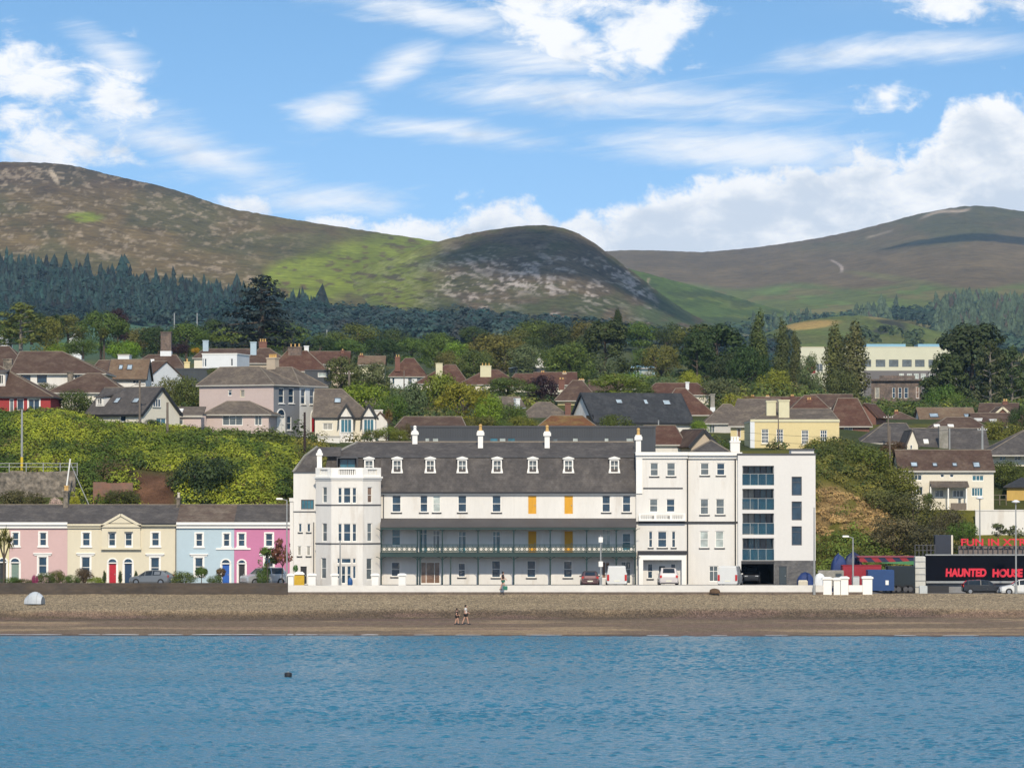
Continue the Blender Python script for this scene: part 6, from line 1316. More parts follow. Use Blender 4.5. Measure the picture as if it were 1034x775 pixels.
house('gabled_bungalow', 'bungalow with two small black edged gables over bay windows', 456, 318, 374, 446, 420.5, 9, 'hip', 392.5, CREAMW, TILE_G, cat='house', hip0=318, hip1=345, ov=.25, fascia='black', wins=[w(326, 336, 427, 434, 'cas2', pane='curtain')], sky=[(341, 404.5, 7, 5)])
GB = bpy.data.objects['gabled_bungalow']
for x0, x1, ap in ((342.6, 356.5, 409.8), (365.8, 379, 410)):
    s_ = 454.5 / F; c = at((x0 + x1) / 2, 446, 454.5) - GB.location; wv = (x1 - x0) * s_ / 2; z1 = at(0, 421.5, 454.5).z - GB.location.z; z2 = at(0, ap, 454.5).z - GB.location.z
    mb = MB(); mb.box(c.x - wv, c.x + wv, c.y, c.y + 3, -3, z1, 0); tri(mb, Vector((c.x - wv, 0, z1)), Vector((c.x + wv, 0, z1)), Vector((c.x, 0, z2)), c.y, c.y + 4.5, 0); g = mb.build('gable', WHITE, GB)
    mb = MB()
    for sg in (-1, 1):
        p0, p1 = Vector((c.x + sg * (wv + .25), c.y - .25, z1 - .22)), Vector((c.x, c.y - .25, z2 + .1)); up = Vector((0, 0, .2)); bk = Vector((0, 4.7, 0))
        mb.hexa([p0, p1, p1 + bk, p0 + bk, p0 + up, p1 + up, p1 + bk + up, p0 + bk + up], 0); mb.hexa([p0 - Vector((0, .04, .1)), p1 - Vector((0, .04, .1)), p1 - Vector((0, .004, .1)), p0 - Vector((0, .004, .1)), p0 + up * 1.1 - Vector((0, .04, 0)), p1 + up * 1.1 - Vector((0, .04, 0)), p1 + up * 1.1 - Vector((0, .004, 0)), p0 + up * 1.1 - Vector((0, .004, 0))], 1)
    mb.box(c.x - wv, c.x + wv, c.y - .14, c.y - .003, z1 - .12, z1 + .12, 1); mb.build('gable_roof', [TILE_G, BLACK], g)
    fr = (Vector((c.x - wv + .1, c.y, 0)), Vector((1, 0, 0)), Vector((0, -1, 0))); window(GB, (fr[0] + Vector((0, -.14, 0)), fr[1], fr[2]), .05, 2 * wv - .25, z1 - 1.75, z1 - .15, 'cas3', pane='teal')
house('garden_wall', 'white stepped garden wall below the red front door', 450, 321, 343, 456, 441, .5, 'flat', None, WHITE, CONC, cat='wall', found=1)
house('gable_end', 'white gable end with a squat chimney beside the palm stump', 462, 377, 391, 446, 425, 7, 'gy', 417, WHITE, TILE_B, cat='house', chims=[(382.5, 413.5, 425, 7.5, .6, D_(m=WHITE, pots=0))], ov=.15)
house('long_bungalow', 'long low brown roof just above the dark clad block', 470, 398, 470, 447, 434, 9, 'hip', 420.5, WHITE, TILE_B, cat='house', hip0=408, hip1=466, ov=.3)
# farther up, from one side of the picture to the other
house('old_barn', 'brown tiled roof with a massive old stone chimney above the flat white house', 640, 128, 186, 380, 372.5, 11, 'hip', 358, CREAMW, TILE_B, cat='house', hip0=150, hip1=178, chims=[(168, 335, 362, 10.5, 6, D_(m=OLDST, pots=0, lower=(354.5, COLDW), deep=2.0)), (189, 362, 374, 5.5, -1.0, D_(m=YELH, pots=1))], sky=[(151.5, 365, 8, 4.6, 'white')])
house('dark_clad_extension', 'flat roofed extension clad in dark upright boards behind the slate gable', 575, 152, 226, 396, 372.5, 7, 'flat', None, SLATS, CONC, cat='extension', fascia='grey', ov=.3)
house('flat_roofed_house', 'white flat roofed modern house with two pairs of slim windows', 610, 204, 239.5, 378, 357.5, 8, 'flat', None, COLDW, CONC, rz=R(-10), cat='house', fascia='white', wins=[w(203.5, 205.5, 362, 370, 'plain'), w(206.5, 208.5, 362, 370, 'plain'), w(233, 235.2, 362, 369.5, 'plain')])
house('white_box_extension', 'small white box extension on the ridge over the tan roof', 600, 119, 130.5, 370, 358.5, 4, 'flat', None, COLDW, CONC, cat='extension')
house('bungalow', 'white gable wall with little windows under a dark roof beside the tan roof', 560, 138, 152, 398, 380, 7, 'gx', 366, COLDW, TILE_B, rz=R(-35), cat='house', ov=.2, wins=[w(147, 149, 385, 389, 'plain', face='r')])
house('house', 'brown hipped roof with pale blue dormer vent above the white flat roofed house', 700, 196, 262, 372, 361, 10, 'hip', 352, CREAMW, TILE_B, cat='house', hip0=206, hip1=256, chims=[(207.8, 343.5, 356, 5.6, 4, D_(m=mat('zinc_blue', (.35, .45, .52), .6, .1, 1, .05, 4), pots=0))])
house('house', 'brown hip with a blue vent box and brick chimney under the great cedar', 690, 246, 292, 378, 366, 10, 'hip', 351.5, TANW, TILE_B, cat='house', hip0=262, hip1=272, chims=[(256, 345, 357, 6, 3, D_(m=mat('zinc_blue', (.35, .45, .52), .6, .1, 1, .05, 4), pots=0)), (265.5, 342, 354, 8, 6, D_(m=BRICK, pots=3, pot=POT))])
house('house', 'brown hipped roof carrying the tallest stone chimney and a cream stack', 650, 272, 330, 384, 374, 11, 'hip', 354, CREAMW, TILE_R, cat='house', hip0=290, hip1=310, chims=[(298, 347, 366, 13.5, 5, D_(m=OLDST, pots=3, pot=POT, lower=(365, YELP), deep=1.8)), (309.5, 349, 357, 4.5, 6, D_(m=COLDW, pots=0))])
house('long_roofed_house', 'long red brown roof behind the olive trees, pale dormer at its end', 720, 312, 352, 377, 367, 9, 'gx', 355.5, TANW, TILE_R, cat='house', chims=[(346, 352, 358, 3.5, 4, D_(m=BRICK, pots=1))])
house('flat_garage', 'low blue grey flat roofed garage below the long red brown roof', 600, 308, 333, 389, 374, 6, 'flat', None, mat('zinc', (.045, .05, .058)), CONC, cat='garage', wins=[w(321, 330, 376, 380.5, 'plain', pane='pale')], fascia='grey')
house('house', 'tan gabled house half hidden behind grey green trees', 820, 362, 388, 378, 368, 9, 'gx', 360, YELP, TILE_T, cat='house', chims=[(365, 356.5, 364, 4, 4, D_(m=BRICK, pots=2))], wins=[w(380, 384, 369, 375, 'cas2')])
house('villa', 'white villa with red brown hipped roof and one brick chimney', 900, 394, 430.5, 398, 379, 10, 'hip', 361.5, COLDW, TILE_R, cat='house', hip0=409, hip1=418, chims=[(401.5, 358, 371, 5.2, 1.0, D_(m=BRICK, pots=2))], wins=[w(396, 398.5, 381, 388, 'plain'), w(412, 416, 381, 388, 'cas2'), w(421, 425, 381, 388, 'cas2')], ov=.5)
house('villa', 'red brown hipped roof with a square cream chimney at its end', 850, 420, 472, 397, 386.5, 11, 'hip', 368, CREAMW, TILE_R, cat='house', hip0=450, hip1=460, chims=[(443.5, 366.5, 377, 6.8, 1.5, D_(m=YELP, pots=0))])
house('villa', 'red brown hipped roof with a broad cream chimney in its middle', 830, 464, 524, 399, 387.5, 11, 'hip', 373, CREAMW, TILE_R, cat='house', hip0=490, hip1=503, chims=[(490.5, 366.5, 378, 11, 3, D_(m=YELP, pots=3, pot=POT))])
house('villa', 'plain red brown roof tailing off behind the dark purple tree', 800, 510, 552, 398, 390, 10, 'hip', 377, CREAMW, TILE_R, cat='house', hip0=520, hip1=540)
house('yellow_villa', 'soft yellow house with brown hipped roof and a row of ridge chimneys', 640, 563, 601.5, 424, 403, 10, 'hip', 384, YELH, TILE_B, cat='house', hip0=578, hip1=588, ov=.6, chims=[(567, 381, 388, 6, 8, D_(m=BRICK, pots=2)), (587, 382, 387, 6, 8, D_(m=TANW, pots=3))])
house('house', 'brown roof joined behind the soft yellow house', 660, 596, 625, 415, 400, 9, 'gx', 384.5, YELP, TILE_B, cat='house')
house('grey_roofed_bungalow', 'grey roofed bungalow with a slim white chimney and one skylight', 600, 502, 536, 436, 424, 9, 'gx', 401.5, WHITE, TILE_G, rz=R(24), cat='house', chims=[(522, 402, 416, 4.6, 1.5, D_(m=COLDW, pots=0))], sky=[(530, 414, 5, 4)])
house('grey_roofed_bungalow', 'grey hipped bungalow roof with brown brick chimney before the yellow house', 560, 521, 582, 438, 425.5, 10, 'hip', 406, WHITE, TILE_G, cat='house', hip0=542, hip1=556, chims=[(573.5, 406.5, 421, 6, 1.0, D_(m=BRICK, pots=0))])
house('orange_roofed_house', 'mossy orange brown roof with a tiny white dormer over the dark clad block', 490, 540, 606, 444, 434, 9, 'hip', 419.5, WHITE, roof_mat('tile_mossy_orange', (.15, .07, .035), (.19, .12, .05)), cat='house', hip0=556, hip1=588)
house('slate_roofed_house', 'long white house under smooth dark slate with three skylights', 500, 600, 699, 441, 425, 8.5, 'gx', 397.5, WHITE, SLATE_D, rz=R(20), cat='house', ov=.4, fascia='black', barge=True, ridge=False,
      wins=[w(601.5, 605.5, 406.5, 416, 'plain', face='l', frame='black', pane='brown'), w(593, 601, 419, 430, 'plain', face='l', frame='black', pane='brown'), w(660, 664, 428.5, 436, 'plain'), w(640, 645, 428.5, 436, 'plain', pane='pale')], sky=[(625, 405.5, 7, 4), (652, 406, 4.5, 4.5), (673, 406.5, 8, 4.5)])
house('house', 'brown hipped roof close behind the tall porch house', 432, 644, 690, 462, 448, 10, 'hip', 429.5, WHITE, TILE_R, cat='house', hip0=650, hip1=682)
house('gabled_house', 'small dark edged gable in front of the brown hip behind the town houses', 428, 698, 724, 465, 449, 9, 'gy', 434.5, TANW, TILE_B, cat='house', rz=R(12), fascia='black', barge=True, ov=.3)
house('house', 'large dark red hipped roof with white eaves beside a tall chimney', 570, 668, 719, 428, 417.5, 11, 'hip', 392, WHITE, TILE_R, cat='house', hip0=682, hip1=692, chims=[(719.5, 397.5, 419, 4.2, 1.0, D_(m=CONC, pots=0, lower=(411, COLDW)))], ov=.5)
house('bungalow', 'grey white bungalow with pyramid roof and skylight', 500, 713, 757, 443, 426.5, 9, 'hip', 408, GREYW, TILE_G, cat='house', hip0=730, hip1=738, chims=[(749.5, 407.5, 416, 4, 6, D_(m=COLDW, pots=0))], sky=[(744, 413.5, 5, 5)], wins=[w(716, 722, 429, 437, 'cas2', pane='grey')])
house('house', 'grey brown sloping roof and narrow yellow side wall next to the big yellow house', 470, 738, 778, 455, 429, 11, 'gx', 404, YELH, TILE_G, cat='house', rz=R(-14), wins=[w(744, 748, 432, 442, 'plain', frame='white', pane='brown')])
h = house('yellow_house', 'big pale yellow house with four tall georgian windows and twin cream chimneys', 445, 758, 847.5, 460, 425, 12, 'hip', 412.5, YELH, TILE_G, cat='house', hip0=783, hip1=838, ov=.05, fascia='cream',
      wins=[w(769, 776, 433, 447.5, 'geo', sill='cream'), w(784, 791, 433, 447.5, 'geo', sill='cream'), w(809.4, 816.4, 434, 448.5, 'geo', sill='cream'), w(828.2, 835.2, 434, 448.5, 'geo', sill='cream')], chims=[(778.5, 404.5, 417, 9.4, 3, D_(m=YELP, pots=0)), (791.5, 403.5, 419, 10.6, 2, D_(m=YELP, pots=0))])
h.part('quoin', COLDW, [(757.6, 762, 425.5, 459, -.06, .3)]); h.part('parapet', YELP, [(757.8, 847.7, 423.2, 425.6, -.1, .25)])
house('brick_house', 'red brick house end with brown roof and a white window, behind the big yellow house', 520, 838, 878, 448, 429, 10, 'hip', 402, BRICK, TILE_R, cat='house', hip0=846, hip1=866, wins=[w(852, 861, 430.5, 439, 'cas2t', pane='dark')], ov=.4)
house('brick_house', 'red brown triangular roof with a tall red brick chimney', 570, 796, 840, 424, 416, 9, 'hip', 399, BRICK, TILE_R, cat='house', hip0=812, hip1=824, chims=[(817, 401, 410, 5, 3, D_(m=BRICK, pots=2))])
house('house', 'brown roof with a white chimney between the poplars and the yellow house', 600, 822, 862, 420, 411, 9, 'gx', 399, WHITE, TILE_B, cat='house', chims=[(829, 406.5, 413, 8, 1.0, D_(m=COLDW, pots=3)), (850, 404.5, 412, 8, 1.5, D_(m=COLDW, pots=2))])
house('house', 'brown gabled roof with pale ridge below the old grey mansion', 560, 862, 884, 432, 420, 9, 'gy', 408, BRICK, TILE_R, cat='house', rz=R(-15))
house('slate_bungalow', 'wide slate hipped bungalow with cream wall above the scrub', 474, 872, 922, 462, 446, 11, 'hip', 427, YELP, SLATE, cat='house', hip0=893, hip1=915, ov=.6, wins=[w(880, 886, 449, 455, 'cas2', pane='grey')])
house('gabled_house', 'narrow cream gable poking out of the slate roofs', 462, 916, 927, 462, 449, 9, 'gy', 435, CREAMW, SLATE, cat='house', ov=.12, wins=[w(919, 921, 449, 453, 'plain')])
house('slate_roofed_house', 'long slate roof with one skylight and a tall stone chimney', 470, 924, 998, 466, 456, 10, 'gx', 433.5, CREAMW, SLATE, cat='house', chims=[(952.5, 430, 458, 9, .4, D_(m=CONC, pots=0))], sky=[(935, 446, 5, 4, 'white')])
house('tan_roofed_house', 'tan tiled roof with a dark solar panel behind the slate roofs', 600, 930, 985, 432, 425, 10, 'gx', 412.5, WHITE, TILE_T, cat='house', sky=[(943, 419.5, 9, 6), (976, 420, 5, 5)])
house('house', 'brown roof with two white rooflights just over the long slate roof', 540, 938, 1000, 440, 434.5, 10, 'hip', 421, WHITE, TILE_B, cat='house', hip0=956, hip1=980, sky=[(946, 430, 6, 2.2, 'white'), (960, 430, 6, 2.2, 'white')])
house('brick_house', 'red brick gabled house with a brick chimney under the pines', 640, 989, 1026, 428, 417.5, 9, 'gx', 408, BRICK, TILE_B, cat='house', rz=R(-10), chims=[(1015, 402.5, 412, 5, 4, D_(m=BRICK, pots=2))])
house('brick_house', 'small red brick gable with pale barge boards facing the sea', 620, 1003, 1022, 428, 419.5, 9, 'gy', 411.5, BRICK, TILE_B, cat='house', barge=True, fascia='cream')
house('house', 'brown roof with two white chimneys below the brick gables', 580, 984, 1022, 432, 427, 9, 'gx', 418, WHITE, TILE_B, cat='house', chims=[(987.5, 422, 430, 7.5, 1.0, D_(m=COLDW, pots=0)), (1002.5, 423, 432, 6.5, .5, D_(m=COLDW, pots=0))])
house('bungalow', 'cream bungalow with grey hipped roof above the yellow shed', 455, 1003, 1075, 474, 455.5, 10, 'hip', 431, CREAMW, SLATE, cat='house', hip0=1040, hip1=1050, ov=1.3, wins=[w(1009, 1016, 458, 465, 'cas2', pane='teal'), w(1024, 1031, 458, 465, 'cas2', pane='grey')])
h = house('cottage', 'pale two storey cottage with long brown roof, skylights and an open porch', 430, 908, 1003.5, 514, 474.5, 7.5, 'gx', 455.5, CREAMW, TILE_B, cat='house', og=.15, ov=.25,
      wins=[w(919, 931, 479, 485, 'cas3'), w(922, 932, 491, 500, 'cas3'), w(949.5, 953.5, 478.5, 482, 'plain'), w(959, 963, 478.5, 482, 'plain'), w(981.5, 993.5, 479.5, 485.5, 'cas3', pane='teal'), w(981, 992.5, 492, 501, 'cas4', pane='teal'), w(944, 953, 494.5, 502, 'cas2', pane='grey'), w(962, 973, 494.5, 502, 'cas3', pane='grey'), w(967, 971, 502.5, 509, 'plain', pane='grey')], sky=[(923, 469.2, 7, 4.4), (944, 469.4, 5, 3.4), (964, 469.4, 5, 3.4), (986, 469.6, 7, 5)])
mb = MB(); a, b = h.p(938.6, 485.4, -.003), h.p(977, 485.4, -.003); z2 = h.p(957, 490.8, -1.4).z; mb.hexa([(a.x, -1.6, z2 - .12), (b.x, -1.6, z2 - .12), (b.x, -.003, a.z - .12), (a.x, -.003, a.z - .12), (a.x, -1.6, z2), (b.x, -1.6, z2), (b.x, -.003, a.z), (a.x, -.003, a.z)]); mb.build('porch_roof', TILE_G, h.root)
for px in (939.8, 957.6, 976): h.part('porch_post', PAINT, [(px - .6, px + .6, 491.2, 514, -1.45, -1.3)])
h.part('porch_beam', PAINT, [(939, 977, 491.2, 492.6, -1.29, -1.2)]); h.part('deck_rail', WOOD, [(960, 976, 507.6, 514.5, -1.6, -1.5)])
house('garden_shed', 'yellow boarded shed with dark roof beside the pale cottage', 440, 1017, 1046, 510, 490, 4, 'hip', 481.5, YSHED, SLATE_D, cat='shed', ov=.4, fascia='black', ridge=False, rz=R(-8))
house('terrace_row', 'long row of brown roofed houses with many ridge chimneys behind the yellow house', 640, 752, 842, 424, 411, 9, 'gx', 401.5, TANW, TILE_R, cat='houses', chims=[(760, 398.5, 404, 3.5, 4.5, D_(m=BRICK, pots=2)), (775, 398.5, 404, 3.5, 4.5, D_(m=TANW, pots=2)), (800, 398, 404, 3.5, 4.5, D_(m=BRICK, pots=2)), (828, 398.5, 404, 3.5, 4.5, D_(m=BRICK, pots=2))])
house('house', 'red brown roof with a little white chimney behind the three skylights', 640, 650, 716, 408, 398, 9, 'hip', 386.5, CREAMW, TILE_R, cat='house', chims=[(694, 385.5, 392, 3.5, 2, D_(m=COLDW, pots=0))], hip0=662, hip1=704)
house('house', 'brown hipped roof with brick chimney on the ridge behind the yellow villa', 700, 604, 648, 402, 392, 9, 'hip', 380, CREAMW, TILE_B, cat='house', chims=[(622, 377.5, 384, 4, 4, D_(m=BRICK, pots=2))])
house('house', 'brown roof between copper leaved tree and red brown villas, two chimneys', 760, 540, 582, 398, 388, 9, 'gx', 376.5, CREAMW, TILE_R, cat='house', chims=[(548, 374, 381, 4, 4, D_(m=BRICK, pots=2)), (570, 374.5, 381, 4, 4, D_(m=TANW, pots=2))])
house('house', 'low brown roof with a cream wall under the old broad cedar', 600, 890, 934, 436, 427.5, 9, 'hip', 416, CREAMW, TILE_B, cat='house', chims=[(905, 413.5, 420, 4, 4, D_(m=BRICK, pots=2))])
house('house', 'red brown roof rising behind the yellow shed and cream bungalow', 540, 1018, 1066, 440, 430, 10, 'hip', 416, CREAMW, TILE_R, cat='house')
house('house', 'grey brown roof of a bungalow tucked behind the bright green round tree', 560, 350, 396, 424, 414, 9, 'hip', 400, CREAMW, TILE_G, cat='house') 
# the large buildings on the hill
h = house('school_building', 'long pale yellow school block with a row of big windows', 1100, 808, 966, 412, 350.5, 24, 'flat', None, mat('panel_pale_yellow', (.56, .55, .42), .8, .06, .3, .04, 3), CONC, cat='school', found=8, fascia='cream',
      wins=[w(a, a + 9.6, 363, 370.3, 'cas2t', pane='grey', frame='grey') for a in (870, 884.3, 897.6, 911, 924, 937.5, 950)] + [w(824, 831, 367, 375, 'cas2', pane='grey')])
for a in (908, 916, 923, 930, 938): h.win(a, a + 4.6, 377, 384, -.34, 'cas2', pane='pale', rec=.05)
h.part('lower_storey', mat('panel_grey', (.14, .13, .13), .8, .1, .3, .05, 3), [(872, 966.1, 374, 411, -.25, -.003)]); h.part('red_panel', REDW, [(815, 823.5, 366.5, 376.5, -.2, -.003)])
h.part('glass_roof', mat('roof_blue', (.22, .40, .50), .3, .1, .3, .05, 3), [(875, 914.5, 347.2, 350.6, 3, 14)]); h.part('glass_roof', mat('roof_blue', (.22, .40, .50)), [(927, 957, 347.2, 350.6, 3, 14)])
h = house('old_mansion', 'derelict grey stone mansion with a heavy flat cornice', 860, 880, 930, 420, 384, 16, 'flat', None, OLDST, CONC, cat='house', rz=R(-6), fascia='grey', wins=[w(883.5, 888, 391, 402, 'plain', frame='cream', pane='curtain'), w(884, 888.5, 405, 415, 'plain', frame='cream', pane='curtain'), w(901, 904, 391, 402, 'sash', pane='dark'), w(907, 910.5, 391, 402, 'sash', pane='dark'), w(913, 917, 391, 402, 'sash', pane='dark'), w(925, 928, 390, 402, 'sash', pane='brown')])
h.part('cornice', OLDST, [(879, 931.5, 382.4, 384.4, -.7, -.1)]); h.part('parapet', OLDST, [(888, 924, 379, 382.3, 1, 1.6)])
house('glass_pavilion', 'blue glass and steel roof showing among the trees on the ridge', 900, 628, 662, 382, 372, 9, 'mono', 369.5, mat('pavilion_wall', (.20, .30, .33), .4), mat('roof_blue', (.22, .40, .50)), cat='building', wins=[w(634, 646, 374, 380, 'cas4', pane='teal'), w(648, 658, 374.5, 380, 'cas3', pane='pale')], rz=R(8))
house('modern_house', 'low dark modern house with a pale blue flat roof among the trees', 880, 520, 566, 380, 371, 8, 'flat', None, SLATS, CONC, cat='house', fascia='white', rz=R(10))
house('distant_house', 'distant house with one white chimney above the tree line', 1150, 531, 549, 366, 359, 9, 'hip', 352.5, WHITE, TILE_R, cat='house', chims=[(543.5, 354.0, 360, 4.4, 1, D_(m=COLDW, pots=0))])
house('distant_house', 'distant white gable glimpsed through the trees by the green field', 1250, 70, 82, 350, 341, 9, 'gy', 336, COLDW, TILE_B, cat='house')
house('distant_house', 'white house wall glimpsed behind the brownish pine', 980, -14, 8, 356, 333, 9, 'gx', 326, COLDW, TILE_B, cat='house')
# loose walls and fences of the slope
def wall_run(name, label, pxs, Y, pt, pb, th, m, cat='wall', cap=None):
    a, b = at(pxs[0], pb, Y), at(pxs[1], pb, Y); h = at(0, pt, Y).z - a.z; L = b.x - a.x; mb = MB(); n = max(1, int(L / 1.2)); rng = random.Random(int(pxs[0]))
    for k in range(n): mb.box(L * k / n, L * (k + 1) / n, 0, th, -1.5, h + (rng.uniform(-.12, .12) if cap is None else 0))
    if cap: mb.box(-.05, L + .05, -.06, th + .06, h + .003, h + .12, 1)
    return tag(mb.build(name, [m, cap or m], None, a), label, cat)
wall_run('rubble_wall', 'rough stone retaining wall above the pale pink house', (-30, 76), 401, 475.5, 507, .8, STONE)
wall_run('retaining_wall', 'white retaining wall behind the red fairground letters', (985, 1062), 424.6, 515.5, 541, .4, WHITE, cap=WHITE)
wall_run('brick_wall', 'low old brick wall with a tiled top among the brambles', (94, 134), 400, 486.5, 499, .4, mat('brick_pale', (.22, .11, .075), .9, .2, .5, .3, 7, alt=(.16, .10, .07)))
wall_run('garden_wall', 'low garden wall under the cream slate roofed house', (86, 142), 436.5, 428.5, 433, .3, STONE)
def fence(label, pxs, Y, pt, pb, m, rails=2, step=1.6, name='wire_fence'):
    a, b = at(pxs[0], pb, Y), at(pxs[1], pb, Y); h = at(0, pt, Y).z - a.z; L = b.x - a.x; o = empty(name, a, 0, label, 'fence'); n = int(L / step)
    for k in range(n + 1): mb = MB(); mb.box(L * k / n - .04, L * k / n + .04, -.04, .04, -.4, h); mb.build('post', m, o)
    for k in range(rails): z = h * (1 - k * .38) - .06; mb = MB(); mb.box(0, L, -.055, -.042, z - .03, z + .03); mb.build('rail', m, o)
fence('thin grey wire fence along the top of the rubble wall', (-25, 78), 402.5, 467, 476, MGREY)
fence('wooden rail fence above the patch of bare earth', (138, 172), 409, 469, 478.5, WOOD)
fence('grey garden fence beside the pale cottage', (1003, 1016), 437, 499, 511, WOOD, 2, .5)
